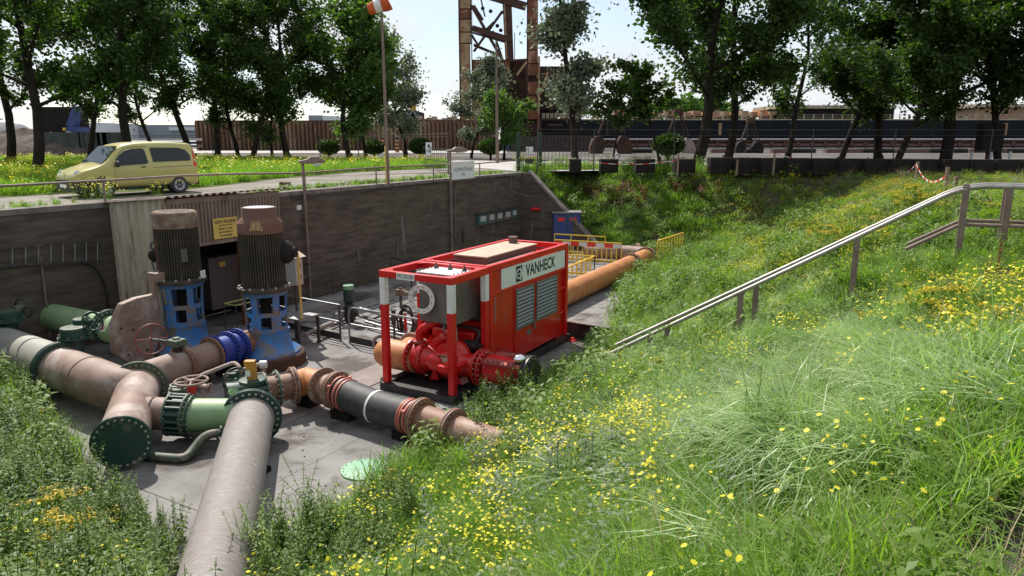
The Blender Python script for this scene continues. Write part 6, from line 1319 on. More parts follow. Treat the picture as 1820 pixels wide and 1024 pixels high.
for k, px in enumerate(range(740, 862, 9)): mb = MB(); pb(mb, px, 206+(k*5) % 7, px+8, 216, 150+k % 3, 3); mb.build('gear', M[['deck', 'roofbrown', 'tan', 'hatch'][k % 4]], qd)
for p, q in (((722, 200), (738, 216)), ((745, 214), (735, 198)), ((720, 216), (734, 196))): mb = MB(); pbar(mb, p, q, 149, .3); mb.build('strut', M['galv'], qd)
mb = MB(); pb(mb, 728, 186, 738, 200, 152, 2); mb.build('lamp_house', M['yellow'], qd)
fsl = thing('low_concrete_wall', aty(250, 258, 150), 'pale low concrete ledges beyond the fence behind the car roof', 'wall')
for y0, y1, m in ((246, 250, 'road'), (252, 256, 'cblock'), (258, 262, 'gravel')): mb = MB(); pb(mb, 150, y0, 350, y1, 140-y0*.1, 2); mb.build('ledge', M[m], fsl)
# signal cabinet on the right under the trees
sc_ = thing('signal_post', at(1752, 300), 'dark cabinet on a post with a red lamp, under the right trees', 'signal'); q = at(1752, 300); mb = MB(); mb.cyl(q, q+Z*1.2, .12, 8); mb.build('pole', M['rustdark'], sc_); mb = MB(); mb.box(q+Z*1.9, (1.3, .7, 1.7)); mb.build('cabinet', M['dark'], sc_); mb = MB(); mb.ball(q+V((.2, -.1, 3.0)), .16, 10); mb.build('lamp', M['redink'], sc_); mb = MB(); mb.cyl(q+Z*2.7+V((.2, -.1, 0)), q+Z*2.95+V((.2, -.1, 0)), .05, 6); mb.build('lamp_stem', M['rustdark'], sc_)
# far wood beyond the harbour
fr_ = np.random.default_rng(9); n = 9000; X0, X1 = aty(1110, 200, 420).x, aty(1345, 200, 420).x; xs = fr_.uniform(X0, X1, n); prof = aty(1200, 166, 420).z
hmax = prof*(.55+.45*np.clip(np.sin((xs-X0)/(X1-X0)*math.pi)*1.3, 0, 1))*(.9+.1*np.sin(xs*.5)+.05*np.sin(xs*1.3)); c = np.stack([xs, fr_.uniform(420, 450, n), hmax*fr_.random(n)**.35], 1)
a = fr_.normal(0, 1, (n, 3)); a /= np.linalg.norm(a, axis=1)[:, None]; b = np.cross(a, fr_.normal(0, 1, (n, 3))); b /= np.linalg.norm(b, axis=1)[:, None]
vv = np.stack([c-a*1.0, c+b*.7, c+a*1.0, c-b*.7], 1).reshape(-1, 3); o = bpy.data.objects.new('distant_wood', np_mesh('distant_wood', vv, np.arange(4*n).reshape(-1, 4), M['leaf_mid'], tone=np.repeat(fr_.random(n), 4))); COL.objects.link(o); tag(o, 'distant green wood beyond the ship', 'wood', kind='stuff')
# ================================================================ PLANTS
class PM:                        # numpy plant mesh: quads with material index and tone
    def __init__(s): s.v = []; s.f = []; s.m = []; s.t = []; s.n = 0
    def quads(s, vv, mi, tone):  # vv (n,4,3)
        n = len(vv); s.v.append(vv.reshape(-1, 3)); s.f.append(np.arange(n*4).reshape(-1, 4)+s.n); s.n += n*4
        s.m.append(np.full(n, mi)); s.t.append(np.repeat(np.broadcast_to(tone, (n,)), 4)); return s
    def blades(s, g, n, L, w, spread, t0, bend, mi=0, seg=4, az=None, azs=3.14, base=(0, 0, 0)):
        p = np.array(base)+np.stack([g.normal(0, spread, n), g.normal(0, spread, n), np.zeros(n)], 1)
        a = g.uniform(-math.pi, math.pi, n) if az is None else g.normal(az, azs, n); Ln = L*(.6+.5*g.random(n)); th = np.abs(g.normal(0, t0, n)); bd = bend*(.4+.9*g.random(n))
        tone = g.random(n); wd = np.stack([-np.sin(a), np.cos(a), np.zeros(n)], 1); tw = g.normal(0, .5, n)
        wd = wd*np.cos(tw)[:, None]+np.stack([np.zeros(n), np.zeros(n), np.sin(tw)], 1)*.5; c = p; hw = w*(.7+.6*g.random(n))
        for k in range(seg):
            ang = th+bd*(k+.5)/seg; d = np.stack([np.sin(ang)*np.cos(a), np.sin(ang)*np.sin(a), np.cos(ang)], 1); c2 = c+d*(Ln/seg)[:, None]
            w1 = hw*(1-(k/seg)**2*.9)*.5; w2 = hw*(1-((k+1)/seg)**2*.97)*.5
            s.quads(np.stack([c-wd*w1[:, None], c+wd*w1[:, None], c2+wd*w2[:, None], c2-wd*w2[:, None]], 1), mi, tone); c = c2
        return c
    def stem(s, pts, w, mi, tone=.3):
        pts = np.asarray(pts, float)
        for ax in (np.array([1, 0, 0.]), np.array([0, 1, 0.])):
            vv = np.stack([pts[:-1]-ax*w/2, pts[:-1]+ax*w/2, pts[1:]+ax*w*.35, pts[1:]-ax*w*.35], 1); s.quads(vv, mi, tone)
    def leaf(s, c, d, up, L, w, mi, tone):   # folded pointed leaf: two quads
        c, d, up = np.asarray(c), np.asarray(d), np.asarray(up); sd = np.cross(d, up); sd /= (np.linalg.norm(sd)+1e-9)
        m, e = c+d*L*.45+up*L*.05, c+d*L-up*L*.22
        s.quads(np.array([[c, m+sd*w/2, e, m], [c, m, e, m-sd*w/2]]), mi, tone)
    def head(s, c, r, mi, tone, g, petals=0):
        n = g.normal(0, .35, 3)+np.array([0, 0, 1.]); n /= np.linalg.norm(n); x = np.cross(n, [1, 0, 0.]); x /= np.linalg.norm(x); y = np.cross(n, x); h = []
        k = 6; P = [np.asarray(c)+(x*math.cos(2*math.pi*i/k)+y*math.sin(2*math.pi*i/k))*r for i in range(k)]
        if petals:
            for i in range(petals):
                a = 2*math.pi*i/petals; b = .8*math.pi/petals; q = lambda aa, rr: np.asarray(c)+(x*math.cos(aa)+y*math.sin(aa))*rr
                h.append([np.asarray(c), q(a-b, r*.75), q(a, r), q(a+b, r*.75)])
            s.quads(np.array(h), mi, tone)
        else: s.quads(np.array([[P[0], P[1], P[2], P[3]], [P[0], P[3], P[4], P[5]]]), mi, tone)
    def mesh(s, name, mats):
        return np_mesh(name, np.concatenate(s.v), np.concatenate(s.f), [M[m] for m in mats], tone=np.concatenate(s.t), mi=np.concatenate(s.m))
def P_tuft(seed, n, L, w, spread, t0, bend, m, az=None, azs=.7):
    g = np.random.default_rng(seed); p = PM(); p.blades(g, n, L, w, spread, t0, bend, 0, 4, az, azs); return p.mesh('tuft', [m])
def P_nettle(seed, h=1.0, stems=4, leafm='nettle', lw=.5, drop=-.35, ll=.10):
    g = np.random.default_rng(seed); p = PM()
    for k in range(stems):
        a = g.uniform(0, 6.28); r = .12*g.random(); H_ = h*(.65+.4*g.random()); ln = g.normal(0, .08, 2); n = 12
        pts = np.array([[r*math.cos(a)+ln[0]*t*t*H_*1.5, r*math.sin(a)+ln[1]*t*t*H_*1.5, H_*t] for t in np.linspace(0, 1, n)]); p.stem(pts, .009, 0)
        m = int(H_/.055)
        for j in range(2, m):
            t = j/m; c = pts[0]*(1-t)+pts[-1]*t; c = np.array([np.interp(t, np.linspace(0, 1, n), pts[:, i]) for i in range(3)]); rot = (j % 2)*1.57+a
            sz = ll*(1.15-.75*t)*(.7+.5*g.random())
            for q in (0, math.pi):
                aa = rot+q+g.normal(0, .25); d = np.array([math.cos(aa), math.sin(aa), drop+g.normal(.25, .25)]); d /= np.linalg.norm(d); p.leaf(c, d, np.array([0, 0, 1.]), sz, sz*lw, 0, g.random())
    return p.mesh('nettle', [leafm])
def P_thistle(seed, h=.85, bloom=True):
    g = np.random.default_rng(seed); p = PM()
    for k in range(3):
        a = g.uniform(0, 6.28); H_ = h*(.6+.45*g.random()); ln = g.normal(0, .07, 2); n = 10; r = .08
        pts = np.array([[r*math.cos(a)+ln[0]*t*H_, r*math.sin(a)+ln[1]*t*H_, H_*t] for t in np.linspace(0, 1, n)]); p.stem(pts, .01, 0)
        for j in range(20):
            t = .06+.88*j/20; c = np.array([np.interp(t, np.linspace(0, 1, n), pts[:, i]) for i in range(3)]); aa = j*2.4+a; d = np.array([math.cos(aa), math.sin(aa), .35]); d /= np.linalg.norm(d); L = .15*(1.15-.8*t); tn = g.random()
            for q in range(3):    # lobed leaf: three spiky pieces
                c2 = c+d*L*.28*q; sd = np.cross(d, [0, 0, 1.])
                for s_ in (-1, 1):
                    dd = d*.6+sd*s_*.7+np.array([0, 0, g.normal(0, .25)]); dd /= np.linalg.norm(dd); p.leaf(c2, dd, np.array([0, 0, 1.]), L*.42, L*.2, 0, tn)
            p.leaf(c, d, np.array([0, 0, 1.]), L, L*.25, 0, tn)
        if bloom:
            for q in range(3):
                e = pts[-1]+g.normal(0, .03, 3)*np.array([1, 1, .5]); p.stem([pts[-2], e], .006, 0); p.head(e, .016, 1 if q == 0 else 0, .5, g); p.head(e-np.array([0, 0, .012]), .013, 0, .2, g)
    return p.mesh('thistle', ['thistle', 'purple'])
def P_ragwort(seed, h=.75, heads=26, pm='petal_deep', stems=3, r=.014, leafm='weed', spread=.10):
    g = np.random.default_rng(seed); p = PM()
    for k in range(stems):
        a = g.uniform(0, 6.28); H_ = h*(.75+.3*g.random()); ln = g.normal(0, .12, 2); n = 8; pts = np.array([[.05*math.cos(a)+ln[0]*t*t*H_, .05*math.sin(a)+ln[1]*t*t*H_, H_*t] for t in np.linspace(0, 1, n)]); p.stem(pts, .008, 0)
        for j in range(14):
            t = .05+.8*j/14; c = np.array([np.interp(t, np.linspace(0, 1, n), pts[:, i]) for i in range(3)]); aa = j*2.4; d = np.array([math.cos(aa), math.sin(aa), .3+g.normal(0, .2)]); d /= np.linalg.norm(d); L = .10*(1.1-.6*t); p.leaf(c, d, np.array([0, 0, 1.]), L, L*.3, 0, g.random())
        for j in range(heads//stems):
            e = pts[-1]+np.array([g.normal(0, spread*.6), g.normal(0, spread*.6), abs(g.normal(0, .02))]); p.stem([pts[-1]-np.array([0, 0, .07]), e-np.array([0, 0, .004])], .003, 0); p.head(e, r*(.7+.6*g.random()), 1, g.random(), g, 6)
    return p.mesh('ragwort', [leafm, pm])
def P_daisy(seed, h=.38, n=9, r=.016, petals=0, leafy=14):
    g = np.random.default_rng(seed); p = PM()
    for k in range(n):
        a = g.uniform(0, 6.28); H_ = h*(.6+.5*g.random()); b = g.normal(0, .12, 2); e = np.array([b[0], b[1], H_]); p.stem([[b[0]*.2, b[1]*.2, 0], [b[0]*.7, b[1]*.7, H_*.55], e], .0035, 0, .6); p.head(e+np.array([0, 0, .004]), r*(.75+.5*g.random()), 1, g.random(), g, petals)
    for k in range(leafy):
        a = g.uniform(0, 6.28); d = np.array([math.cos(a), math.sin(a), g.uniform(.2, 1.2)]); d /= np.linalg.norm(d); p.leaf(np.array([g.normal(0, .05), g.normal(0, .05), g.uniform(0, h*.5)]), d, np.array([0, 0, 1.]), .08, .022, 0, g.random())
    return p.mesh('flowers', ['weed', 'petal'])
def P_weed(seed, h=.35, n=70, L=.07, m='weed', w=.4):
    g = np.random.default_rng(seed); p = PM()
    for k in range(7): a = g.uniform(0, 6.28); p.stem([[0, 0, 0], [math.cos(a)*h*.3, math.sin(a)*h*.3, h*(.6+.4*g.random())]], .006, 0)
    for k in range(n):
        a = g.uniform(0, 6.28); z = h*g.random()**.8; rr = h*.45*(.3+.7*z/h)*g.random()**.5; b = g.uniform(0, 6.28); d = np.array([math.cos(a), math.sin(a), g.normal(.2, .4)]); d /= np.linalg.norm(d); p.leaf([math.cos(b)*rr, math.sin(b)*rr, z], d, np.array([0, 0, 1.]), L*(.6+.7*g.random()), L*w, 0, g.random())
    return p.mesh('weed', [m])
def P_dock(seed, h=.8):
    g = np.random.default_rng(seed); p = PM()
    for k in range(2):
        b = g.normal(0, .06, 2); p.stem([[0, 0, 0], [b[0], b[1], h]], .009, 1)
        for j in range(130): t = .3+.7*g.random(); a = g.uniform(0, 6.28); d = np.array([math.cos(a), math.sin(a), .6]); d /= np.linalg.norm(d); c = np.array([b[0]*t, b[1]*t, h*t])+d*.02*g.random(); p.leaf(c, d, np.array([0, 0, 1.]), .028, .018, 1, g.random())
    for j in range(7): a = j*.9; d = np.array([math.cos(a), math.sin(a), .6]); d /= np.linalg.norm(d); p.leaf([0, 0, .04], d, np.array([0, 0, 1.]), .25, .07, 0, g.random())
    return p.mesh('dock', ['weed', 'dock'])
def proto(me): return bpy.data.objects.new(me.name+'_source', me)
def scatter(name, label, cat, protos, pts, scl, tilt=.12, rot=None):
    pts = np.asarray(pts, float); n = len(pts)
    if n == 0: return
    uu, vv_ = SA*pts[:, 0]+CA*pts[:, 1], CA*pts[:, 0]-SA*pts[:, 1]      # trodden, shorter growth round the top of the stairs
    scl = np.broadcast_to(scl, (n,))*(1-.55*np.exp(-((uu-13.5)/3.6)**2-((vv_-2)/3.4)**2))
    which = rng.integers(0, len(protos), n); coll = []
    for i, pr in enumerate(protos):
        k = which == i
        if not k.any(): continue
        q = pts[k]; m = len(q); me = bpy.data.meshes.new(name); me.vertices.add(m); me.vertices.foreach_set('co', q.astype(np.float32).ravel())
        r_ = np.stack([rng.normal(0, tilt, m), rng.normal(0, tilt, m), rng.uniform(-3.14, 3.14, m) if rot is None else rng.normal(rot, .5, m)], 1)
        a = me.attributes.new('turn', 'FLOAT_VECTOR', 'POINT'); a.data.foreach_set('vector', r_.astype(np.float32).ravel())
        a = me.attributes.new('size', 'FLOAT', 'POINT'); a.data.foreach_set('value', np.broadcast_to(scl, (n,))[k].astype(np.float32))
        o = bpy.data.objects.new(name, me); COL.objects.link(o)
        ng = bpy.data.node_groups.new('plants_on_points', 'GeometryNodeTree'); ng.interface.new_socket('Geometry', in_out='INPUT', socket_type='NodeSocketGeometry'); ng.interface.new_socket('Geometry', in_out='OUTPUT', socket_type='NodeSocketGeometry')
        N = ng.nodes.new; gi, go, ip, oi = N('NodeGroupInput'), N('NodeGroupOutput'), N('GeometryNodeInstanceOnPoints'), N('GeometryNodeObjectInfo'); oi.inputs['Object'].default_value = pr; oi.inputs['As Instance'].default_value = True
        a1, a2 = N('GeometryNodeInputNamedAttribute'), N('GeometryNodeInputNamedAttribute'); a1.data_type = 'FLOAT_VECTOR'; a1.inputs['Name'].default_value = 'turn'; a2.data_type = 'FLOAT'; a2.inputs['Name'].default_value = 'size'
        L = ng.links.new; L(gi.outputs[0], ip.inputs['Points']); L(oi.outputs['Geometry'], ip.inputs['Instance']); L(a1.outputs[0], ip.inputs['Rotation']); L(a2.outputs[0], ip.inputs['Scale']); L(ip.outputs[0], go.inputs[0])
        o.modifiers.new('plants', 'NODES').node_group = ng; tag(o, label, cat, kind='stuff')
        if len(protos) > 1: o['group'] = label
PIPE_A, PIPE_D = np.array(gp0[:2]), np.array(dg[:2])/np.linalg.norm(dg[:2])
def project(x, y, z):
    zz = z-CAM_H; d = y*CP-zz*SP; up = y*SP+zz*CP; return 910+F_PX*x/d, 512-F_PX*up/d, d
def sample(n, ulo, uhi, vlo, vhi, dens, lim=.2, margin=.0):
    """n candidates over a strip of bank; kept with probability dens(px, py, d, u, v, h)"""
    u = rng.uniform(ulo, uhi, n); v = rng.uniform(vlo, vhi, n); h = height(u, v); x, y = SA*u+CA*v, CA*u-SA*v; px, py, d = project(x, y, h)
    ok = (d > 1.7) & (px > -260) & (px < 2900) & (py > 235) & (py < 1420) & (h > -3.96-margin*0)
    ok &= ~((v < -18.7) & (u < 34.9)) & ~((u < 36) & (v < -14) & (u > 20))
    t = (x-PIPE_A[0])*PIPE_D[0]+(y-PIPE_A[1])*PIPE_D[1]; dist = np.abs((x-PIPE_A[0])*PIPE_D[1]-(y-PIPE_A[1])*PIPE_D[0]); ok &= ~((t > -.5) & (dist < .52) & (h < -2.6))
    pr = dens(px, py, d, u, v, h); ok &= rng.random(n) < pr
    return np.stack([x, y, h-.03], 1)[ok], d[ok], px[ok], py[ok]
def blob(px, py, cx, cy, rx, ry): return np.exp(-(((px-cx)/rx)**2+((py-cy)/ry)**2))
def patch(u, v, f, s=0.): return .5+.5*np.sin(u*f+2.1*np.sin(v*f*.7+s)+s)*np.sin(v*f*1.3+1.7*np.sin(u*f*.6)+s*2)
lod = lambda d, a, d0=7., e=1.3: a*np.clip((d0/np.maximum(d, 1))**e, 0, 1)
AREA = lambda r: (r[1]-r[0])*(r[3]-r[2])
def spread_on(density, dens, rgn=(-2.5, 43.5, -20.2, 15.8)):    # density: plants per m2 at full weight
    out = sample(int(AREA(rgn)*density), *rgn, dens); return out
left = lambda px, py: 1/(1+np.exp((px-470+(900-py)*.3)/60.))       # the nettle bank in the lower left
tufts = [proto(P_tuft(20+i, 52, .40, .010, .07, .35, 1.1, 'blade')) for i in range(3)]
longs = [proto(P_tuft(30+i, 62, .80, .011, .06, .28, 1.8, 'blade')) for i in range(3)]
pales = [proto(P_tuft(40+i, 70, .9, .012, .06, .35, 2.0, 'blade_pale', az=a, azs=1.0)) for i, a in enumerate((3.3, 4.5))]
fars = [proto(P_tuft(50+i, 46, .45, .016, .14, .35, 1.0, 'blade')) for i in range(2)]
farpale = [proto(P_tuft(55, 46, .55, .016, .14, .4, 1.3, 'blade_pale'))]
# near and far grass
pal = lambda px, py: np.clip(blob(px, py, 1400, 730, 270, 140)*1.8+blob(px, py, 1560, 640, 110, 70)+blob(px, py, 1180, 560, 140, 60)*.8+blob(px, py, 900, 720, 80, 40)*.6, 0, 1)
bare = lambda px, py: 1-np.clip(blob(px, py, 1830, 1010, 170, 130)*1.7, 0, 1)
p_, d_, a, b = spread_on(60, lambda px, py, d, u, v, h: lod(d, 1., 5.5, 1.6)*(d < 15)*(1-.75*left(px, py))*(1-.7*pal(px, py))*bare(px, py)*(.25+.75*patch(u, v, 1.9)))
scatter('grass', 'short green grass covering the near bank', 'grass', tufts, p_, .75+.6*rng.random(len(p_)))
p_, d_, a, b = spread_on(42, lambda px, py, d, u, v, h: lod(d, 1., 6, 1.5)*(d < 17)*(1-.9*left(px, py))*(1-.8*pal(px, py))*bare(px, py)*np.clip(patch(u, v, 1.8, 2)*1.6-.4, 0, 1))
scatter('long_grass', 'long bright green grass tufts on the near bank', 'grass', longs, p_, .55+.5*rng.random(len(p_)), .2)
p_, d_, a, b = spread_on(58, lambda px, py, d, u, v, h: lod(d, 1., 6.5, 1.4)*(d < 18)*pal(px, py)*(1-left(px, py))*np.clip(patch(u, v, 2.6, 1)*1.7-.35, 0, 1))
scatter('pale_grass', 'pale silvery long grass flattened on the near right bank', 'grass', pales, p_, .65+.45*rng.random(len(p_)), .22, rot=0)
p_, d_, a, b = spread_on(20, lambda px, py, d, u, v, h: np.where(d < 12, 0, 1)*lod(d, 1., 16, 1.1)*(.55+.45*patch(u, v, .8)))
scatter('bank_grass', 'green grass over the farther banks of the pit', 'grass', fars, p_, 1.15*np.where((b < 375) & (a > 1400), .4, np.where((a > 1300) & (d_ > 13), .6, 1))*(.7+.6*rng.random(len(p_))))
p_, d_, a, b = spread_on(14, lambda px, py, d, u, v, h: np.where(d < 12, 0, 1)*lod(d, 1., 16, 1.1)*np.clip(pal(px, py)+patch(u, v, .5, 3)*.5-.2, 0, 1)*(px > 1050))
scatter('pale_bank_grass', 'pale grass patches on the farther right bank', 'grass', farpale, p_, np.where((b < 375) & (a > 1400), .4, 1)*.7+.5*rng.random(len(p_)))
straw = [proto(P_tuft(58+i, 16, .75, .006, .09, .35, .9, 'straw')) for i in range(2)]
p_, d_, a, b = spread_on(10, lambda px, py, d, u, v, h: lod(d, 1, 8, 1.)*np.clip(patch(u, v, 1.5, 7)*1.4-.4, 0, 1))
scatter('dry_grass', 'dry straw stalks among the green grass', 'grass', straw, p_, .6+.5*rng.random(len(p_)), .3)
# nettles and leafy weeds
nets = [proto(P_nettle(60+i, 1.05, 4, ll=.135)) for i in range(3)]
p_, d_, px_, py_ = spread_on(26, lambda px, py, d, u, v, h: (d < 17)*np.clip(left(px, py)*.9*np.where(py > 905, .45, 1)+blob(px, py, 520, 980, 90, 90)*.5, 0, 1)*lod(d, 1, 9, 1.))
scatter('nettles', 'dense stinging nettles on the lower left bank', 'weeds', nets, p_, .62+.42*rng.random(len(p_)), .15)
weeds = [proto(P_weed(70+i, .38, 80, .075)) for i in range(3)]; wgrey = [proto(P_weed(75+i, .45, 90, .07, 'thistle', .35)) for i in range(2)]
p_, d_, a, b = spread_on(26, lambda px, py, d, u, v, h: lod(d, 1, 7, 1.2)*bare(px, py)*(.15+.85*left(px, py)+.6*np.clip(patch(u, v, 1.4, 5)-.55, 0, 1)+.6*blob(px, py, 1000, 850, 170, 140)))
scatter('leafy_weeds', 'low leafy weeds between the grass', 'weeds', weeds, p_, .6+.7*rng.random(len(p_)), .2)
p_, d_, a, b = spread_on(24, lambda px, py, d, u, v, h: lod(d, 1, 7, 1.2)*bare(px, py)*np.clip(.9*blob(px, py, 1040, 850, 190, 170)+.8*blob(px, py, 1330, 800, 60, 90)+.3*blob(px, py, 1720, 620, 110, 70)+.25*left(px, py)+.03, 0, 1)*(.4+.6*patch(u, v, 1.7, 4)))
scatter('grey_weeds', 'grey green thistle leaves in the middle of the near bank', 'weeds', wgrey, p_, .6+.7*rng.random(len(p_)), .2)
p_, d_, a, b = spread_on(6, lambda px, py, d, u, v, h: np.where(d < 12, 0, 1)*lod(d, 1, 18, 1.)*np.clip(.1+patch(u, v, .6, 6)*.8+(u > 33)*.7, 0, 1))
scatter('bank_weeds', 'dark leafy weeds on the far banks', 'weeds', [proto(P_weed(80+i, .6, 70, .13)) for i in range(2)], p_, np.where((b < 375) & (a > 1430), .35, 1)*(.7+.8*rng.random(len(p_))), .2)
p_, d_, a, b = spread_on(9, lambda px, py, d, u, v, h: np.clip(.6*blob(px, py, 1110, 352, 40, 14)+.5*blob(px, py, 1230, 345, 40, 12)+.5*blob(px, py, 1060, 345, 25, 12), 0, 1))
scatter('withered_weeds', 'brown withered weeds on the far bank', 'weeds', [proto(P_weed(85, .7, 80, .12, 'dock'))], p_, .7+.5*rng.random(len(p_)))
def floor_poly(name, label, cat, protos, poly, n, lo, hi, z=-4.):
    P = [at(*q, z) for q in poly]; xs, ys = [p.x for p in P], [p.y for p in P]; x = rng.uniform(min(xs), max(xs), n*3); y = rng.uniform(min(ys), max(ys), n*3)
    ok = in_poly(x, y, [(p.x, p.y) for p in P]); t = (x-PIPE_A[0])*PIPE_D[0]+(y-PIPE_A[1])*PIPE_D[1]; ok &= ~((t > -.5) & (np.abs((x-PIPE_A[0])*PIPE_D[1]-(y-PIPE_A[1])*PIPE_D[0]) < .5)); x, y = x[ok][:n], y[ok][:n]
    scatter(name, label, cat, protos, np.stack([x, y, np.maximum(hxy(x, y), -4)], 1), lo+(hi-lo)*rng.random(len(x)), .15)
def in_poly(px, py, poly):
    inside = np.zeros(len(px), bool); n = len(poly)
    for i in range(n):
        x1, y1 = poly[i]; x2, y2 = poly[(i+1) % n]; inside ^= ((y1 > py) != (y2 > py)) & (px < (x2-x1)*(py-y1)/((y2-y1)+1e-9)+x1)
    return inside
floor_poly('nettles', 'nettles growing over the slab edge left of the grey pipe', 'weeds', nets, [(150, 905), (230, 900), (300, 930), (352, 985), (330, 1120), (60, 1150)], 70, .45, .8)
floor_poly('nettles', 'tall nettles over the slab edge right of the grey pipe', 'weeds', nets, [(420, 1010), (470, 975), (560, 960), (640, 930), (700, 890), (760, 1000), (560, 1150), (380, 1180)], 60, .55, .95)
floor_poly('leafy_weeds', 'tall leafy weeds hiding the end of the brown pipe', 'weeds', nets+weeds, [(815, 765), (850, 735), (905, 712), (960, 720), (930, 800), (860, 830)], 85, .7, 1.0)
floor_poly('slab_weeds', 'small weeds and grass creeping over the slab edge by the round plate', 'weeds', weeds+tufts, [(560, 915), (640, 890), (720, 850), (800, 790), (860, 760), (900, 830), (700, 960), (560, 1000)], 70, .4, .8)
# yellow flowers
dz = [proto(P_daisy(90+i, .5, 11, .0145, 8)) for i in range(3)]; dzf = [proto(P_daisy(95+i, .62, 13, .022, 0, 8)) for i in range(2)]
fl_n = lambda px, py, u, v: np.clip(1.3*blob(px, py, 1010, 1000, 240, 70)+.9*blob(px, py, 1080, 690, 110, 120)+1.0*blob(px, py, 1640, 880, 200, 150)+.8*blob(px, py, 230, 960, 150, 100)+.9*blob(px, py, 1200, 640, 200, 60)+.8*blob(px, py, 1500, 520, 200, 70)+.4*blob(px, py, 1000, 780, 80, 80)+.05, 0, 1)
p_, d_, a, b = spread_on(24, lambda px, py, d, u, v, h: (d < 11)*lod(d, 1, 8, .8)*fl_n(px, py, u, v)*(1-.7*pal(px, py))*np.clip(patch(u, v, 1.9, 3)*2.2-.8, 0, 1))
scatter('yellow_flowers', 'small yellow daisy flowers on the near bank', 'flowers', dz, p_, .8+.5*rng.random(len(p_)), .2)
p_, d_, a, b = spread_on(46, lambda px, py, d, u, v, h: np.where(d < 6.5, 0, 1)*lod(d, 1, 17, .8)*np.clip(.7+.5*blob(px, py, 1350, 430, 330, 120), 0, 1)*np.clip(patch(u, v, 1.0, 3)*1.5-.2, 0, 1)*np.clip((v+7.5)/3+.2+.8*(u > 35), 0, 1)*np.where((px < 1080) & (u < 33), .3, 1)*(1-.75*pal(px, py))*(1-.8*blob(px, py, 1740, 440, 170, 130)))
scatter('yellow_flower_field', 'yellow flowers scattered over the sunlit upper bank', 'flowers', dzf, p_, np.where((b < 375) & (a > 1430), .38, np.where(d_ > 14, .6, .85))*(.8+.5*rng.random(len(p_))), .2)
rag = [proto(P_ragwort(100+i, .8, 66, r=.0115)) for i in range(3)]
cl = lambda px, py: np.clip(blob(px, py, 1665, 535, 42, 26)*1.1+blob(px, py, 1850, 600, 30, 40)*.8+blob(px, py, 120, 920, 42, 22)*1.3+blob(px, py, 1620, 352, 40, 14)*.6+blob(px, py, 1530, 318, 90, 8)*.8+blob(px, py, 1500, 415, 60, 14)*.4, 0, 1)
p_, d_, a, b = spread_on(34, lambda px, py, d, u, v, h: np.clip(cl(px, py-620/np.maximum(d, 3)), 0, 1)*(d < 40)+.006*np.clip(patch(u, v, .8, 8)-.4, 0, 1)*(d > 9))
scatter('ragwort', 'golden yellow ragwort clumps', 'flowers', rag, p_, np.where((b < 375) & (a > 1430), .5, 1)*(.7+.4*rng.random(len(p_))), .15)
# lawn beyond the wall
def in_poly(px, py, poly):
    inside = np.zeros(len(px), bool); n = len(poly)
    for i in range(n):
        x1, y1 = poly[i]; x2, y2 = poly[(i+1) % n]; c = ((y1 > py) != (y2 > py)) & (px < (x2-x1)*(py-y1)/((y2-y1)+1e-9)+x1); inside ^= c
    return inside
n = 60000; x = rng.uniform(-62, 0, n); y = rng.uniform(19, 66, n); px, py, d = project(x, y, 0*x); ok = in_poly(px, py, [(-250, 362), (0, 350), (110, 343), (330, 336), (500, 316), (640, 305), (790, 298.5), (790, 292), (600, 290), (300, 285), (-250, 284)])
cx_, cy_ = (car.location+rt@V((2.1, 0, 0)))[:2]; ok &= ~(np.hypot(x-cx_, y-cy_) < 2.3); ok &= rng.random(n) < np.clip((34/d)**1.0, 0, 1)*.8
lp = np.stack([x, y, 0*x], 1)[ok]
scatter('lawn_grass', 'tall rough lawn grass behind the car', 'grass', [proto(P_tuft(120+i, 40, .55, .022, .16, .35, .8, 'blade')) for i in range(2)], lp, .7+.5*rng.random(len(lp)))
k = rng.random(len(lp)) < .11*(.3+patch(lp[:, 0], lp[:, 1], .35)); q = lp[k]; scatter('lawn_flowers', 'yellow flowers through the lawn behind the car', 'flowers', [proto(P_daisy(125, .6, 12, .032, 0, 6))], q, .8+.5*rng.random(len(q)))
# weeds along the track edge over the wall, and at the rail foot
n = 1500; u = rng.uniform(-5, 34, n); v = np.where((u < 16.4), -20.75, -19.4)-np.abs(rng.normal(0, .5, n)); ok = ~((u > 11.8) & (u < 17)) & (rng.random(n) < .35+.6*patch(u, v, .8)); q = np.stack([SA*u+CA*v, CA*u-SA*v, 0*u], 1)[ok]
scatter('track_weeds', 'small weeds along the edge of the track above the wall', 'weeds', [proto(P_weed(130, .16, 40, .06)), proto(P_tuft(131, 30, .16, .01, .05, .5, .8, 'blade'))], q, .6+.8*rng.random(len(q)), .2)
q = V(at(160, 356)); g_ = rng.normal(0, 1, (14, 2)); q = np.array([[q.x+a_*.9, q.y+b_*.35, 0] for a_, b_ in g_]); scatter('track_flowers', 'yellow flowering weeds at the wall edge before the car', 'flowers', [dzf[0]], q, 1.0)
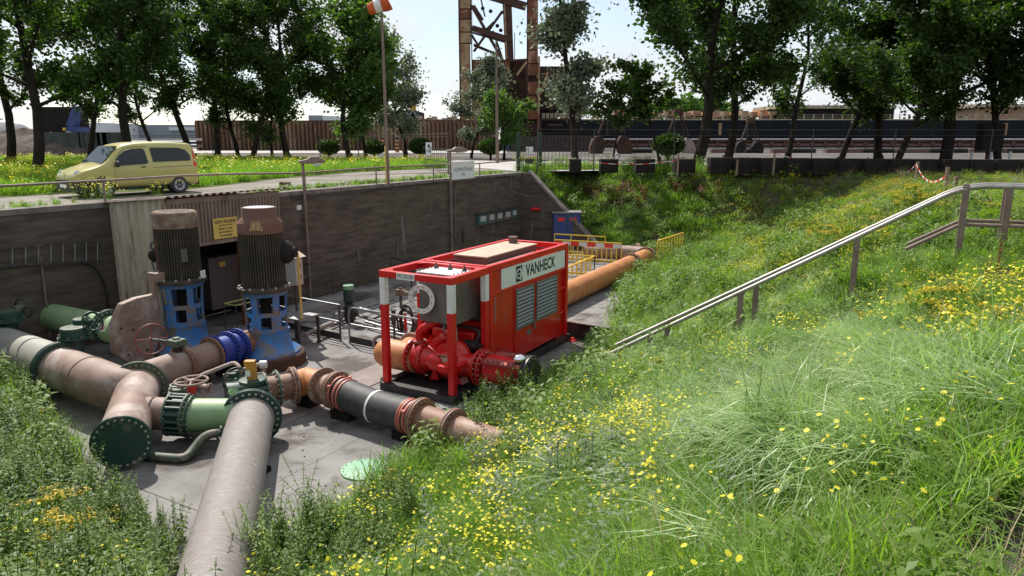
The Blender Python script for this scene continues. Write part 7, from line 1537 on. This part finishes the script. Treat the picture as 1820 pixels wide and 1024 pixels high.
# single tall plants that stand out
def single(name, me, px, py, sc, label, cat='plant', rotz=0., z=None):
    lo = None
    for s in np.linspace(1.8, 40, 900):      # walk the view ray down to the bank
        r_ = ray(px, py).normalized(); p = CAM+r_*s
        if p.z < float(hxy(p.x, p.y)): lo = p; break
    if lo is None: return
    o = bpy.data.objects.new(name, me); COL.objects.link(o); o.location = V((lo.x, lo.y, float(hxy(lo.x, lo.y))-.02)); o.scale = (sc,)*3; o.rotation_euler = (0, 0, rotz); tag(o, label, cat)
nm, tm, rm, dm = P_nettle(200, 1.35, 5, ll=.135), P_thistle(201, 1.0), P_ragwort(202, .95, 84, r=.010), P_dock(203, .8); nm2, tm2 = P_nettle(204, 1.2, 7, 'weed', .3, .2, .12), P_thistle(205, .9)
single('nettle', nm, 560, 985, 1.0, 'tall nettle stalk standing alone right of the grey pipe')
single('nettle', nm, 505, 1000, .95, 'tall nettle in front of the lower right side of the grey pipe', rotz=2)
single('nettle', nm, 455, 1015, .9, 'nettle overlapping the right edge of the grey pipe', rotz=4)
single('thistle', tm, 772, 985, 1.05, 'thistle with pale purple blooms right of the round green plate')
single('thistle', tm2, 1040, 860, .95, 'tall thistle with grey leaves left of the flowered middle bank', rotz=1)
single('thistle', tm, 975, 900, .9, 'thistle in the middle foreground beside long grass', rotz=3)
single('tall_weed', nm2, 1335, 835, .72, 'dark upright leafy weed alone in the pale grass')
single('tall_weed', nm2, 1010, 800, .75, 'dark leafy weed below the check valve on the bank', rotz=2)
single('ragwort', rm, 1005, 745, .75, 'tall golden ragwort on the bank right of the check valve', 'flower')
single('ragwort', rm, 940, 760, .65, 'golden ragwort overlapping the outlet of the check valve', 'flower', 2)
single('ragwort', rm, 700, 905, .7, 'ragwort rising over the concrete beside the round plate', 'flower', 1)
single('ragwort', rm, 640, 925, .6, 'slender ragwort in front of the round green plate', 'flower', 4)
single('dock', dm, 1768, 520, 1.0, 'rust red dock seed spike below the handrail posts')
single('dock', dm, 1742, 535, .7, 'shorter rust red dock spike left of the taller one', rotz=2)
for i, (px, py, sc, rz) in enumerate([(585, 1000, 1.0, 1), (430, 1040, 1.0, 3), (535, 1030, 1.05, 5), (470, 1060, 1.1, 2.2)]):
    single('nettle', [nm, nm2][i % 2], px, py, sc, ['slim tall plant at the concrete edge, right of the nettles by the pipe', 'plant at the very bottom against the right side of the grey pipe', 'tall nettle between the other nettles right of the pipe', 'leafy tall plant lowest beside the grey pipe'][i], rotz=rz)
gm_ = MB(); gm_.ball((0, 0, 0), .02, 6, (1, 1, .6)); gp_ = proto(gm_.mesh('grit', M['pebble'])); n = 5200
u = rng.uniform(5.5, 34, n); v = rng.uniform(-17, -6.8, n); k = rng.random(n) < np.clip(patch(u, v, 1.2, 2)**2*.55+np.exp(-((v-foot_v(u))/.5)**2), 0, 1); u, v = u[k], v[k]
scatter('floor_grit', 'small grit and crumbs lying on the concrete floor', 'grit', [gp_], np.stack([SA*u+CA*v, CA*u-SA*v, np.maximum(height(u, v), -3.995)], 1), .3+1.2*rng.random(len(u))**2)
# dark cinder patch at the lower right
us2 = np.arange(-2.5, 4.4, .25); vs2 = np.arange(-.9, 4.2, .25); A, B_ = np.meshgrid(us2, vs2, indexing='ij'); H2 = height(A, B_)+.012+.03*np.sin(A*7)*np.sin(B_*9); co2 = np.stack([SA*A+CA*B_, CA*A-SA*B_, H2], -1).reshape(-1, 3); n1, n2 = A.shape
i2 = (np.arange(n1-1)[:, None]*n2+np.arange(n2-1)[None, :]).reshape(-1); cin = bpy.data.objects.new('cinder_ground', np_mesh('cinder_ground', co2, np.stack([i2, i2+n2, i2+n2+1, i2+1], -1), M['mulch'], True)); COL.objects.link(cin); struct(cin)
